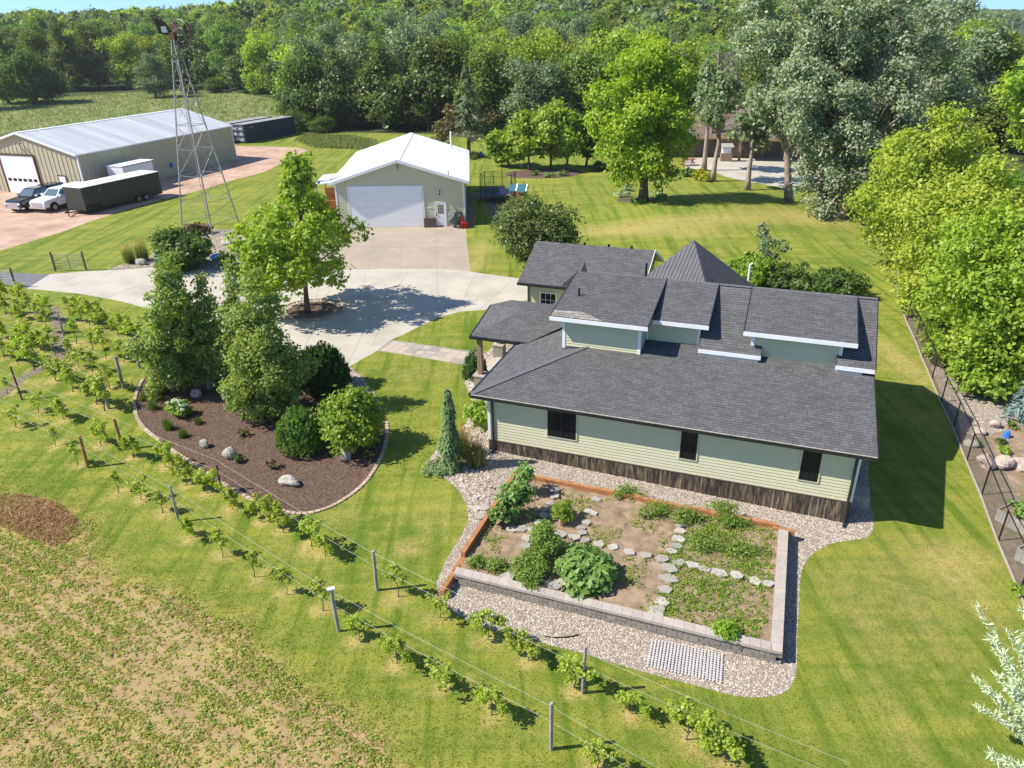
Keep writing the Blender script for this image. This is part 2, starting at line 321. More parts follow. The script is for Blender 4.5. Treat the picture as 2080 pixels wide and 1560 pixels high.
class MB:
    def __init__(s): s.v = []; s.f = []; s.uv = None
    def add(s, vs, fs):
        n = len(s.v); s.v += [tuple(map(float, q)) for q in vs]; s.f += [tuple(i+n for i in f) for f in fs]; return s
    def box(s, x0, x1, y0, y1, z0, z1):
        return s.add([(x0, y0, z0), (x1, y0, z0), (x1, y1, z0), (x0, y1, z0), (x0, y0, z1), (x1, y0, z1), (x1, y1, z1), (x0, y1, z1)],
                     [(3, 2, 1, 0), (4, 5, 6, 7), (0, 1, 5, 4), (1, 2, 6, 5), (2, 3, 7, 6), (3, 0, 4, 7)])
    def beam(s, a, b, w, h=None, up=(0, 0, 1)):
        h = h or w; a = np.array(a, float); b = np.array(b, float); d = b-a; d /= max(np.linalg.norm(d), 1e-9); up = np.array(up, float)
        if abs(d @ up) > .98: up = np.array([1., 0, 0])
        x = np.cross(d, up); x /= np.linalg.norm(x); y = np.cross(x, d); vs = []
        for p in (a, b):
            for i, j in ((-1, -1), (1, -1), (1, 1), (-1, 1)): vs.append(p+x*i*w/2+y*j*h/2)
        return s.add(vs, [(3, 2, 1, 0), (4, 5, 6, 7), (0, 1, 5, 4), (1, 2, 6, 5), (2, 3, 7, 6), (3, 0, 4, 7)])
    def tube(s, pts, rad, n=6, cap=True):
        pts = [np.array(p, float) for p in pts]; 
        if not hasattr(rad, '__len__'): rad = [rad]*len(pts)
        rings = []; px = None
        for i, p in enumerate(pts):
            d = pts[min(i+1, len(pts)-1)]-pts[max(i-1, 0)]; d /= max(np.linalg.norm(d), 1e-9)
            a = px if px is not None else (np.array([1., 0, 0]) if abs(d[0]) < .9 else np.array([0, 1., 0]))
            x = a-d*(a @ d); x /= np.linalg.norm(x); px = x; y = np.cross(d, x)
            rings.append([p+rad[i]*(math.cos(TAU*k/n)*x+math.sin(TAU*k/n)*y) for k in range(n)])
        vs = [q for r in rings for q in r]; fs = []
        for i in range(len(pts)-1):
            for k in range(n): fs.append((i*n+k, i*n+(k+1) % n, (i+1)*n+(k+1) % n, (i+1)*n+k))
        if cap: fs.append(tuple(range(n-1, -1, -1))); fs.append(tuple((len(pts)-1)*n+k for k in range(n)))
        return s.add(vs, fs)
    def prism(s, pts, z0, z1):
        n = len(pts); vs = [(p[0], p[1], z0) for p in pts]+[(p[0], p[1], z1) for p in pts]
        fs = [tuple(range(n-1, -1, -1)), tuple(range(n, 2*n))]+[(i, (i+1) % n, n+(i+1) % n, n+i) for i in range(n)]
        return s.add(vs, fs)
    def slab(s, pts, t=.1, d=(0, 0, -1)):
        """planar polygon given thickness t along d"""
        n = len(pts); d = np.array(d, float)*t; top = [np.array(p, float) for p in pts]; bot = [p+d for p in top]
        return s.add(top+bot, [tuple(range(n)), tuple(range(2*n-1, n-1, -1))]+[(i, n+i, n+(i+1) % n, (i+1) % n) for i in range(n)])
    def build(s, name, m, parent=None, smooth=False, kind=None, label=None):
        me = bpy.data.meshes.new(name); me.from_pydata(s.v, [], s.f); me.update()
        if smooth: me.polygons.foreach_set('use_smooth', [True]*len(me.polygons))
        me.materials.append(m); o = link(bpy.data.objects.new(name, me), parent)
        if kind: o['kind'] = kind
        if label: o['label'] = label
        return o
def place(o, loc, rz=0, scale=None):
    o.location = tuple(float(a) for a in loc); o.rotation_euler = (0, 0, rz)
    if scale is not None: o.scale = scale if hasattr(scale, '__len__') else (scale,)*3
    return o
def dupmesh(o, name=None):
    c = bpy.data.objects.new(name or o.name.split('.')[0], o.data); COL.objects.link(c); return c
# ------------------------------------------------------------------ ground: one sheet, cut into its surfaces
def wpoly(px): return np.array([G(a, b)[:2] for a, b in px])
def smooth_poly(P, step=.7, closed=True, k=2):
    """Chaikin rounding"""
    P = np.array(P)
    for _ in range(k):
        Q = []
        n = len(P)
        for i in range(n):
            a, b = P[i], P[(i+1) % n]; Q += [a*.75+b*.25, a*.25+b*.75]
        P = np.array(Q)
    return P
def inpoly(P, Q):
    x, y = P[:, 0], P[:, 1]; r = np.zeros(len(P), bool); n = len(Q)
    for i in range(n):
        x1, y1 = Q[i]; x2, y2 = Q[(i+1) % n]
        if y1 == y2: continue
        c = ((y1 > y) != (y2 > y)) & (x < (x2-x1)*(y-y1)/(y2-y1)+x1); r ^= c
    return r
def ell(c, r, n=28, rot=0, ry=None):
    ry = ry or r; t = np.linspace(0, TAU, n, endpoint=False)
    x, y = r*np.cos(t), ry*np.sin(t); return np.stack([c[0]+x*math.cos(rot)-y*math.sin(rot), c[1]+x*math.sin(rot)+y*math.cos(rot)], 1)
BED_PX = [(300, 755), (288, 775), (279, 793), (273, 817), (276, 845), (290, 868), (320, 893), (352, 917), (395, 943), (440, 975), (500, 1010), (560, 1036), (612, 1046), (660, 1036), (705, 1012), (742, 982), (765, 948), (779, 920), (788, 882), (784, 850), (772, 822), (755, 792), (732, 762), (708, 743), (640, 752), (560, 735), (470, 700), (400, 668), (340, 660), (300, 700)]
GRAVEL_PX = [(987.6, 716), (950.5, 753), (942, 773), (951, 795), (960.6, 815), (955.6, 850), (927, 884), (896.7, 907), (876, 925), (871, 940), (877.7, 957), (898, 968), (925, 987), (942.6, 1013), (952, 1040), (951.4, 1060), (939.6, 1084), (913, 1126), (895.4, 1161), (885, 1190), (892, 1215), (915, 1238), (950, 1261), (992, 1277), (1031, 1285), (1108, 1308), (1185, 1327), (1269, 1354), (1354, 1377), (1431, 1397), (1470, 1408), (1511, 1416), (1569, 1416), (1600, 1403), (1615, 1380), (1619, 1345), (1619, 1287), (1623, 1229), (1625, 1175), (1633, 1145), (1654, 1121), (1692, 1102), (1740, 1096), (1766, 1090), (1775, 1072), (1775, 1050), (1767, 1017), (1763, 960), (1770, 850), (1700, 800), (1300, 760), (1060, 700), (1020, 690)]
bed = wpoly(BED_PX); gravel = wpoly(GRAVEL_PX)
edge = [G(a, b)[:2] for a, b in [(1812, 470), (1812, 520), (1816, 565), (1820, 597), (1831, 638), (1861, 704), (1890, 765), (1911, 815), (1935, 872), (1960, 929), (1985, 991), (2013, 1053), (2042, 1126), (2071, 1196), (2110, 1290), (2150, 1400)]]
FENCE_EDGE = [np.array(p) for p in edge]
strip_in = [p+np.array([1.45, .25]) for p in FENCE_EDGE]
driveway = wpoly([(101, 557), (160, 552), (220, 549), (310, 543), (380, 546), (440, 546), (500, 532), (545, 508), (575, 470), (625, 452), (699, 457), (946, 458.8), (949, 500), (956, 552), (1060, 566), (1100, 600), (1010, 629), (985, 629), (935, 633), (890, 645), (850, 664), (815, 682), (794, 690), (765, 713), (740, 727), (716, 741), (706, 745), (640, 752), (560, 735), (470, 700), (400, 668), (340, 640), (283, 622), (250, 613), (215, 606), (158, 596), (54, 586)])
apron = wpoly([(545, 508), (575, 470), (625, 452), (699, 457), (946, 458.8), (949, 500), (956, 552), (900, 547), (800, 546), (700, 548), (600, 550), (545, 553), (500, 545), (510, 528)])
asphalt = wpoly([(-400, 520), (0, 553), (101, 557), (54, 586), (0, 575), (-400, 560)])
lot = wpoly([(-500, 640), (-150, 560), (0, 509), (77, 486), (135, 468), (188, 448), (250, 428), (330, 405), (404, 387), (470, 367), (538, 349), (585, 325), (625, 305), (600, 299), (540, 297), (480, 296), (478, 290), (300, 250), (-200, 300), (-700, 380)])
HG = lambda L: np.array([HO+u*HU+v*HV for u, v in L])
soilp = HG([(-11.85, -1.5), (-2.0, -1.7), (-2.0, -7.35), (-11.85, -7.35)])
walk = wpoly([(794, 690), (952, 712.5), (1010, 722), (1010, 760), (942, 738), (765.4, 712.5)])
rc = G(632, 630)[:2]; ring_out = ell(rc, 1.95); ring_in = ell(rc, 1.5)
mapbed = ell(G(1300, 405)[:2], 2.3, 24, ry=1.9)
orchbed = ell(G(1105, 352)[:2], 4.6, 24, ry=3.2, rot=.1)
sidestrip = wpoly([(947, 462), (941, 395), (960, 391), (1045, 391), (1052, 404), (1062, 430), (1062, 452), (1020, 462), (1008, 458), (984, 408), (962, 405), (964, 462)])
farpad = wpoly([(1390, 321), (1500, 321), (1640, 323), (1700, 335), (1700, 385), (1632, 381), (1588, 380), (1521, 369.6), (1477, 359.5), (1440, 345.5), (1392, 342)])
windbed = wpoly([(215, 548), (250, 537), (300, 530), (330, 485), (400, 468), (470, 466), (510, 480), (530, 505), (500, 531), (440, 545.5), (380, 545.5), (310, 542.5), (250, 546)])
rightbed = np.array([p for p in strip_in]+[[28, 6], [60, 6], [60, 60], [34, 62]])
pathR = wpoly([(1880, 720), (1950, 740), (2010, 790), (2062, 845), (2040, 875), (1990, 888), (1958, 880), (1930, 830), (1900, 770)])
gravelR2 = None
fieldp = wpoly([(-500, 860), (-100, 975), (0, 1001), (60, 1018), (120, 1030), (156, 1046), (176, 1082), (180, 1106), (205, 1150), (242, 1185), (300, 1196), (352, 1203), (410, 1240), (469, 1282), (547, 1333), (625, 1400), (723, 1478), (800, 1560), (900, 1680), (1000, 1900), (-300, 2300), (-1500, 1500)])
rf = np.random.default_rng(3)
def dens(P, step, jit=0):
    out = []
    n = len(P)
    for i in range(n):
        a, b = P[i], P[(i+1) % n]; k = max(1, int(np.hypot(*(b-a))/step))
        for j in range(k):
            q = a+(b-a)*j/k
            if jit: q = q+rf.normal(0, jit, 2)
            out.append(q)
    return np.array(out)
fieldp = dens(fieldp, .5, .14)
bed_s = smooth_poly(bed, k=1); gravel_s = smooth_poly(gravel, k=1)
# paths of bare ground worn in the vineyard
wear = wpoly([(92, 625), (118, 622), (132, 650), (128, 690), (138, 720), (120, 745), (60, 765), (20, 800), (0, 812), (0, 795), (40, 765), (90, 735), (112, 705), (105, 670)])
strawp = wpoly([(-20, 1008), (30, 1003), (60, 1008), (110, 1022), (155, 1055), (160, 1085), (120, 1112), (60, 1095), (-20, 1060)])
HOUSEPAD = HG([(-13.3, .2), (-.25, .2), (-.25, 10.5), (-13.3, 10.5)])
# woodland edge (photo column -> distance)
WE = [(-600, 190), (0, 205), (140, 210), (340, 222), (480, 215), (590, 190), (605, 133), (700, 130), (880, 126), (1000, 118), (1250, 120), (1500, 118), (1800, 96), (2080, 80), (2700, 70)]
def wedge(pxc): return np.interp(pxc, [a for a, b in WE], [b for a, b in WE])
woodp = np.array([[(a-1040)/FPX*(b*.898+7), b] for a, b in WE]+[[700, 60], [1600, 200], [1650, 1850], [-1650, 1850], [-900, 150]])
meadp = np.array([[-30, 128], [-36, 134], [-50, 128], [-62, 112], [-78, 108], [-120, 122], [-300, 120], [-300, 260], [0, 260], [-28, 140]])
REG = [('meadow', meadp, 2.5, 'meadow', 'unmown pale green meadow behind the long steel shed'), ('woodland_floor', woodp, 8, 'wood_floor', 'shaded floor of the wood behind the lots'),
       ('crop_field', fieldp, 9, 'field', 'weedy tan field in the lower left corner'),
       ('dirt_path', wear, .5, 'strip', 'bare pinkish dirt worn between the vine rows'),
       ('asphalt_road', asphalt, 1, 'asphalt', 'dark asphalt lane beyond the farm gates'), ('driveway', driveway, .8, 'concrete', 'pale concrete driveway curving to the house'),
       ('driveway_apron', apron, .8, 'apron', 'buff concrete apron in front of the white roofed garage'), ('gravel_lot', lot, 1.5, 'lot', 'pinkish gravel yard round the long steel shed'),
       ('mulch_bed', bed_s, .4, 'mulch', 'kidney shaped bark mulch bed edged with bricks'), ('gravel_bed', gravel_s, .4, 'gravelbase', 'pale river gravel round the house and kitchen garden'),
       ('walkway_base', walk, .5, 'joint', 'sand bed under the paver walkway'), ('stone_ring', ring_out, .4, 'gravelbase', 'ring of river stones round the driveway tree'), ('mulch_ring', ring_in, .4, 'mulch', 'dark mulch under the driveway tree'),
       ('maple_bed', mapbed, .5, 'mulch', 'mulch bed at the foot of the big yellow green maple'), ('orchard_bed', orchbed, .8, 'mulch', 'dark planting bed under the small fruit trees'),
       ('side_path', sidestrip, .7, 'strip', 'brown dirt path right of the white roofed garage'), ('concrete_pad', farpad, 1, 'concrete', 'pale concrete pad in front of the brown roofed house'),
       ('rock_bed', windbed, .6, 'gravelbase', 'stone garden under the windmill'), ('dirt_strip', np.array(FENCE_EDGE+strip_in[::-1]), .5, 'strip', 'trodden dirt strip under the wire fence'),
       ('rock_garden', rightbed, 1, 'soil', 'brown garden ground right of the wire fence'), ('gravel_path', pathR, .5, 'gravelbase', 'pale gravel path right of the fence')]
def build_ground():
    pts = []
    def grid(x0, x1, y0, y1, s, hole=None):
        X, Y = np.meshgrid(np.arange(x0, x1, s), np.arange(y0, y1, s)); P = np.stack([X.ravel(), Y.ravel()], 1)+rf.uniform(-.2, .2, (X.size, 2))*s
        if hole: P = P[~((P[:, 0] > hole[0]) & (P[:, 0] < hole[1]) & (P[:, 1] > hole[2]) & (P[:, 1] < hole[3]))]
        return P
    near = grid(-34, 34, 9, 60, .45); near = near[np.abs(near[:, 0]) < near[:, 1]*.85+8]
    pts = [near, grid(-80, 60, -20, 110, 1.6, (-34, 34, 9, 60)), grid(-300, 260, -100, 330, 9, (-80, 60, -20, 110)), grid(-1700, 1700, -300, 1900, 60, (-300, 260, -100, 330))]
    P = np.concatenate(pts); E = []
    V = [tuple(p) for p in P]
    for name, poly, st, m, lab in REG:
        q = dens(np.array(poly), max(st, .15)); n0 = len(V); V += [tuple(a) for a in q]; k = len(q)
        E += [(n0+i, n0+(i+1) % k) for i in range(k)]
    for poly in (soilp,):
        q = dens(poly, .6); n0 = len(V); V += [tuple(a) for a in q]; k = len(q); E += [(n0+i, n0+(i+1) % k) for i in range(k)]
    r = delaunay_2d_cdt([Vector(p) for p in V], E, [], 0, 1e-4)
    XY = np.array([(v.x, v.y) for v in r[0]]); F = np.array(r[2], dtype=np.int32)
    a = XY[F[:, 1]]-XY[F[:, 0]]; b = XY[F[:, 2]]-XY[F[:, 0]]; cr = a[:, 0]*b[:, 1]-a[:, 1]*b[:, 0]; F[cr < 0] = F[cr < 0][:, ::-1]
    Z = gh(XY[:, 0], XY[:, 1]); C = XY[F].mean(1)
    reg = np.zeros(len(F), int)
    for i, (name, poly, st, m, lab) in enumerate(REG): reg[inpoly(C, np.array(poly))] = i+1
    reg[inpoly(C, soilp)] = -1
    # dry patches of the lawn: places where the photograph shows straw coloured turf
    dry = np.zeros(len(XY))
    for px, py, rx, ry, k in [(1330, 455, 7, 1.6, .55), (1480, 440, 7, 1.4, .4), (1250, 470, 4, 1.2, .4), (1380, 475, 5, 1.1, .4), (1600, 430, 6, 2, .45), (1700, 450, 5, 1.5, .4),
                              (1960, 1130, 2.0, 1.0, .5), (1950, 1190, 1.0, 2.0, .6), (1870, 1250, .6, 3.0, .4), (1780, 1290, .8, 1.8, .35), (1830, 1480, .5, 2, .4), (1700, 1180, 2, 1.5, .25),
                              (1860, 760, 1.6, 3, .5), (1790, 700, .8, 3, .6), (1870, 850, 1.5, 1.5, .45), (830, 1115, .5, .4, .8), (650, 690, 2, 1, .3), (860, 760, 2.5, 1, .35), (900, 1050, 1.5, 1.5, .3),
                              (975, 510, 1.0, 3.5, .6), (960, 540, 1.2, 1.5, .5), (620, 1120, .8, .5, .6), (700, 1050, 1, .6, .4), (110, 640, 1.0, 2.0, .5), (150, 700, 1.5, 1, .5), (60, 780, 2, .8, .5), (560, 420, 6, 2, .3), (200, 460, 8, 1, .25), (1100, 385, 3, 1, .3)]:
        g = G(px, py); dry += k*np.exp(-((XY[:, 0]-g[0])/rx)**2-((XY[:, 1]-g[1])/ry)**2)
    for px, py in VINES_PX:
        g = G(px, py); dry += 1.3*np.exp(-(((XY[:, 0]-g[0])/.34)**2+((XY[:, 1]-g[1])/.34)**2)**1.5)
    fd = (XY[:, 0]*.5+XY[:, 1])  # near the field the lawn thins out
    q = fieldp; 
    near_m = (XY[:, 0] < 2) & (XY[:, 1] < 40) & (XY[:, 1] > 8)
    idx = np.where(near_m)[0]
    d = np.min(np.hypot(XY[idx, 0][:, None]-q[None, ::2, 0], XY[idx, 1][:, None]-q[None, ::2, 1]), 1); dry[idx] += .7*np.exp(-(d/.5)**2)
    dry = np.clip(dry, 0, 1.2)
    names = ['lawn']+[n for n, *_ in REG]
    for i, n in enumerate(names):
        f = F[reg == i]
        if not len(f): continue
        u, inv = np.unique(f, return_inverse=True); f2 = inv.reshape(f.shape)
        V3 = np.stack([XY[u, 0], XY[u, 1], Z[u]], 1)
        m = MAT['lawn'] if i == 0 else MAT[REG[i-1][3]]
        o = npmesh(n, V3, f2, m, smooth=True)
        if i == 0:
            at = o.data.attributes.new('dry', 'FLOAT', 'POINT'); at.data.foreach_set('value', dry[u].astype(np.float32))
        tag(o, ('mown green lawn with straw coloured patches' if i == 0 else REG[i-1][4]), None, None, 'structure')

# vines: base positions read off the photograph
VINES_A = [(32, 868), (112, 905), (158, 945), (240, 1002), (286, 1015), (330, 1042), (385, 1092), (452, 1132), (516, 1172), (582, 1208), (655, 1240), (728, 1300), (805, 1347), (892, 1402), (998, 1452), (1212, 1560)]
VINES_B = [(15, 800), (78, 838), (128, 852), (205, 905), (270, 930), (335, 948), (378, 985), (420, 1002), (472, 1035), (530, 1060), (575, 1082), (632, 1110), (660, 1130), (808, 1212), (893, 1255), (990, 1300), (1072, 1342), (1165, 1396), (1282, 1450), (1392, 1502), (1470, 1548)]
VINES_C = [(8, 728), (35, 738), (70, 752), (112, 772), (148, 796), (196, 822), (212, 835)]
VINES_D = [(5, 690), (52, 706), (82, 712), (112, 722), (142, 732), (160, 748), (188, 757), (222, 790)]
VINES_E = [(12, 640), (45, 652), (98, 678), (155, 698), (188, 712), (215, 728), (252, 737)]
VINES_F = [(10, 612), (40, 622), (62, 640), (88, 652), (165, 655), (182, 662), (212, 672), (240, 684), (272, 698), (290, 705)]
VINES_PX = VINES_A+VINES_B+VINES_C+VINES_D+VINES_E+VINES_F
build_ground()

# ------------------------------------------------------------------ foliage builders
def unit(v): return v/np.maximum(np.linalg.norm(v, axis=-1, keepdims=True), 1e-9)
def leaves(C, N, size, aspect=.6, axis=None, r=rng, var=.35):
    """one diamond shaped leaf per centre, folded flat along its normal"""
    n = len(C); N = unit(N)
    A = axis if axis is not None else r.normal(size=(n, 3)); A = A-N*np.sum(A*N, 1, keepdims=True); A = unit(A); S = np.cross(N, A)
    l = (size*(1+var*r.uniform(-1, 1, n)))[:, None]; w_ = l*aspect
    V = np.stack([C-A*l, C+S*w_-A*l*.15, C+A*l, C-S*w_-A*l*.15], 1).reshape(-1, 3)
    return V, np.arange(4*n).reshape(n, 4)
def crown(r, lobes, nleaf, size, per=26, clump=.9, aspect=.6, shell=.72, tint_noise=.35, up=.35, droop=0., bottom=.35):
    """lobes: (cx,cy,cz,rx,ry,rz); leaves gathered in clumps near the lobes' outsides"""
    L = np.array(lobes, float); wgt = L[:, 3]*L[:, 4]+L[:, 3]*L[:, 5]; wgt = wgt/wgt.sum()
    nc = max(3, nleaf//per); k = r.choice(len(L), nc, p=wgt)
    d = unit(r.normal(size=(nc, 3))); flip = (d[:, 2] < 0) & (r.uniform(size=nc) > bottom); d[flip, 2] *= -1
    rad = shell+(1.08-shell)*r.uniform(size=(nc, 1))**.6
    cc = L[k, :3]+d*L[k, 3:6]*rad
    per_l = np.maximum(3, (per*r.uniform(.4, 1.6, nc)).astype(int)); idx = np.repeat(np.arange(nc), per_l)
    cr_ = (clump*r.uniform(.6, 1.4, nc))[idx][:, None]
    off = r.normal(size=(len(idx), 3))*cr_*np.array([.5, .5, .36]); off[:, 2] -= droop*np.abs(r.normal(size=len(idx)))*cr_[:, 0]
    C = cc[idx]+off; N = unit(d[idx]*.55+unit(off)*.35+r.normal(size=(len(idx), 3))*.55+np.array([0, 0, up]))
    V, F = leaves(C, N, size, aspect, r=r)
    t = np.clip(r.uniform(0, 1, nc)[idx]*tint_noise*2+r.uniform(0, 1, len(idx))*(1-tint_noise)+.0, 0, 1)
    return V, F, t
def lobes_round(r, c, R_, Hc, n=14, lob=.42):
    out = [(c[0], c[1], c[2], R_*.62, R_*.62, Hc*.62)]
    for i in range(n):
        d = unit(r.normal(size=3)); d[2] = d[2]*.9+.1; q = r.uniform(.5, .74); s = r.uniform(.75, 1.2)*lob
        out.append((c[0]+d[0]*R_*q, c[1]+d[1]*R_*q, c[2]+d[2]*Hc*q, R_*s, R_*s, Hc*s*.8))
    return out
def lobes_layer(r, z0, z1, prof, n=40, lob=.3, lean=(0, 0)):
    """prof(t) crown radius at height share t"""
    out = []
    for i in range(n):
        t = float(np.clip((i+.5)/n+r.uniform(-.02, .02), 0, .995)); a = r.uniform(0, TAU); R_ = prof(t); q = r.uniform(.25, .8); s = max(.12*prof(.4), R_*lob*r.uniform(.8, 1.3))
        out.append((lean[0]*t+math.cos(a)*R_*q, lean[1]*t+math.sin(a)*R_*q, z0+(z1-z0)*t, s, s, s*.85))
    return out
def limbs(mb, r, base_r, z_top, lobes, n=9, lean=(0, 0), start=.25, sides=7, wob=.15):
    """tapered trunk with limbs running out to the lobes"""
    k = 7; pts = []; rad = []
    for i in range(k+1):
        t = i/k; pts.append((lean[0]*t+r.normal(0, wob)*t*(i < k)*.6, lean[1]*t+r.normal(0, wob)*t*.6, -.1+t*(z_top+.1))); rad.append(base_r*(1.35 if i == 0 else 1)*(1-t*.82))
    mb.tube(pts, rad, sides)
    L = list(lobes); r.shuffle(L)
    for l in L[:n]:
        tz = np.clip((l[2]-l[5]*.9)/z_top*.75, start, .9); i = int(tz*k); a = np.array(pts[i])+(np.array(pts[min(i+1, k)])-np.array(pts[i]))*(tz*k-i); b = np.array(l[:3])
        m1 = a*.6+b*.4+np.array([0, 0, -abs(b[2]-a[2])*.08]); rr = base_r*.42*(1-tz*.6)
        mb.tube([a, m1, a*.25+b*.75+r.normal(0, .1, 3), b], [rr, rr*.75, rr*.5, rr*.2], 5)
def make_tree(name, label, cat, base, lobes, nleaf, size, leafm, barkm, trunk_r, ztop, lean=(0, 0), seed=1, nl=10, group=None, **kw):
    r = np.random.default_rng(seed); t = thing(name, label, cat, base, 0, group)
    V, F, ti = crown(r, lobes, nleaf, size, **kw); npmesh('crown', V, F, MAT[leafm], t, ti)
    mb = MB(); limbs(mb, r, trunk_r, ztop, lobes, nl, lean); mb.build('trunk', MAT[barkm], t, smooth=True)
    return t
def shrub(name, label, base, Rx, Hh, nleaf, size, leafm, seed=1, group=None, ry=None, n=12, zc=.48, cat='shrub', **kw):
    r = np.random.default_rng(seed); t = thing(name, label, cat, base, 0, group); ry = ry or Rx
    L = []
    for i in range(n):
        d = unit(r.normal(size=3)); q = r.uniform(.35, .62); s = r.uniform(.36, .52)
        L.append((d[0]*Rx*q, d[1]*ry*q, Hh*zc+d[2]*Hh*.5*q, Rx*s, ry*s, Hh*.5*s*1.1))
    V, F, ti = crown(r, L, nleaf, size, **kw); V[:, 2] = np.maximum(V[:, 2], .02); npmesh('foliage', V, F, MAT[leafm], t, ti)
    mb = MB()
    for l in L[:6]: mb.tube([(l[0]*.1, l[1]*.1, -.05), (l[0]*.4, l[1]*.4, l[2]*.5), l[:3]], [.03*Rx+.01, .02*Rx+.006, .008], 5)
    mb.build('stem', MAT['bark'], t)
    return t
def tufts(r, P, H, n, spread, w_, lean=.5):
    """blades rising from each point: thin triangles as quads"""
    idx = np.repeat(np.arange(len(P)), n); k = len(idx); b = P[idx]+np.concatenate([r.normal(0, spread*.3, (k, 2)), np.zeros((k, 1))], 1)
    a = r.uniform(0, TAU, k); ln = r.uniform(.1, 1, k)*lean; h = (np.asarray(H)[idx] if hasattr(H, '__len__') else H)*r.uniform(.6, 1.1, k)
    d = np.stack([np.cos(a)*ln, np.sin(a)*ln, np.ones(k)], 1)*h[:, None]; s = np.stack([-np.sin(a), np.cos(a), np.zeros(k)], 1)*w_
    V = np.stack([b-s, b+s, b+d*.6+s*.7+0*b, b+d], 1); V[:, 2] = b+d*.55+s*.8
    return V.reshape(-1, 3), np.arange(4*k).reshape(k, 4), r.uniform(0, 1, k)
# ------------------------------------------------------------------ building pieces
def siding(name, m, parent, o, du, nrm, z0, z1, xl, xr, ch=.125, t=.021, kind=None):
    """lapped boards on a wall: origin o, along du, facing nrm; xl(z), xr(z) give the ends of a course"""
    o = np.array(o, float); du = np.array(du, float); nrm = np.array(nrm, float); mb = MB(); n = int(round((z1-z0)/ch)); ch = (z1-z0)/n
    for i in range(n):
        a, b = z0+i*ch, z0+(i+1)*ch; mid = (a+b)/2; l0, l1, r0, r1 = xl(a), xl(b), xr(a), xr(b)
        if r0-l0 < .02: continue
        if r1-l1 < .02: l1 = r1 = (l1+r1)/2
        P = lambda x, z, k: o+du*x+np.array([0, 0, z])+nrm*k
        mb.add([P(l0, a, t), P(r0, a, t), P(r1, b, .002), P(l1, b, .002), P(l0, a, 0), P(r0, a, 0)], [(0, 1, 2, 3), (4, 5, 1, 0)])
    w_ = mb.build(name, m, parent); return w_
def roofplane(name, m, parent, eL, eR, rR, rL, t=.12, ch=.14, uv0=0.):
    """courses of shingles from the eave up to the ridge, each proud of the next"""
    eL, eR, rR, rL = [np.array(p, float) for p in (eL, eR, rR, rL)]
    nrm = np.cross(eR-eL, rL-eL); nrm /= np.linalg.norm(nrm)
    if nrm[2] < 0: nrm = -nrm
    ud = (eR-eL)/np.linalg.norm(eR-eL); sl = np.linalg.norm((rL-eL)-((rL-eL) @ ud)*ud); n = max(1, int(round(sl/ch)))
    V = []; F = []; UV = []
    for i in range(n):
        a, b = i/n, (i+1)/n; p = [eL+(rL-eL)*a, eR+(rR-eR)*a, eR+(rR-eR)*b, eL+(rL-eL)*b]; k = len(V)
        V += [p[0]+nrm*.011, p[1]+nrm*.011, p[2]+nrm*.001, p[3]+nrm*.001, p[0], p[1]]
        F += [(k, k+1, k+2, k+3), (k+4, k+5, k+1, k)]
        uu = [((q-eL) @ ud)+uv0 for q in p]; va, vb = i*.14+.003, (i+1)*.14-.003
        UV += [(uu[0], va), (uu[1], va), (uu[2], vb), (uu[3], vb), (uu[0], va), (uu[1], va), (uu[1], va), (uu[0], va)]
    me = bpy.data.meshes.new(name); me.from_pydata([tuple(q) for q in V], [], F); uvl = me.uv_layers.new(name='UVMap')
    uvl.data.foreach_set('uv', np.array(UV, dtype=np.float32).ravel()); me.materials.append(m); o = link(bpy.data.objects.new(name, me), parent)
    if t:
        mb = MB(); q = [eL, eR, rR, rL]; d = np.array([0, 0, -.004]); mb.slab([p+d for p in q], t); mb.build('roof_deck', MAT['gutter'], o)
    return o
def ridgecap(parent, m, a, b, side, s0, s1, w_):
    a = np.array(a, float); b = np.array(b, float); sd_ = np.array(side, float); mb = MB()
    mb.slab([a-sd_*w_-[0, 0, s0*w_], b-sd_*w_-[0, 0, s0*w_], b, a], .012); mb.slab([a, b, b+sd_*w_-[0, 0, s1*w_], a+sd_*w_-[0, 0, s1*w_]], .012); return mb.build('ridge_cap', m, parent)
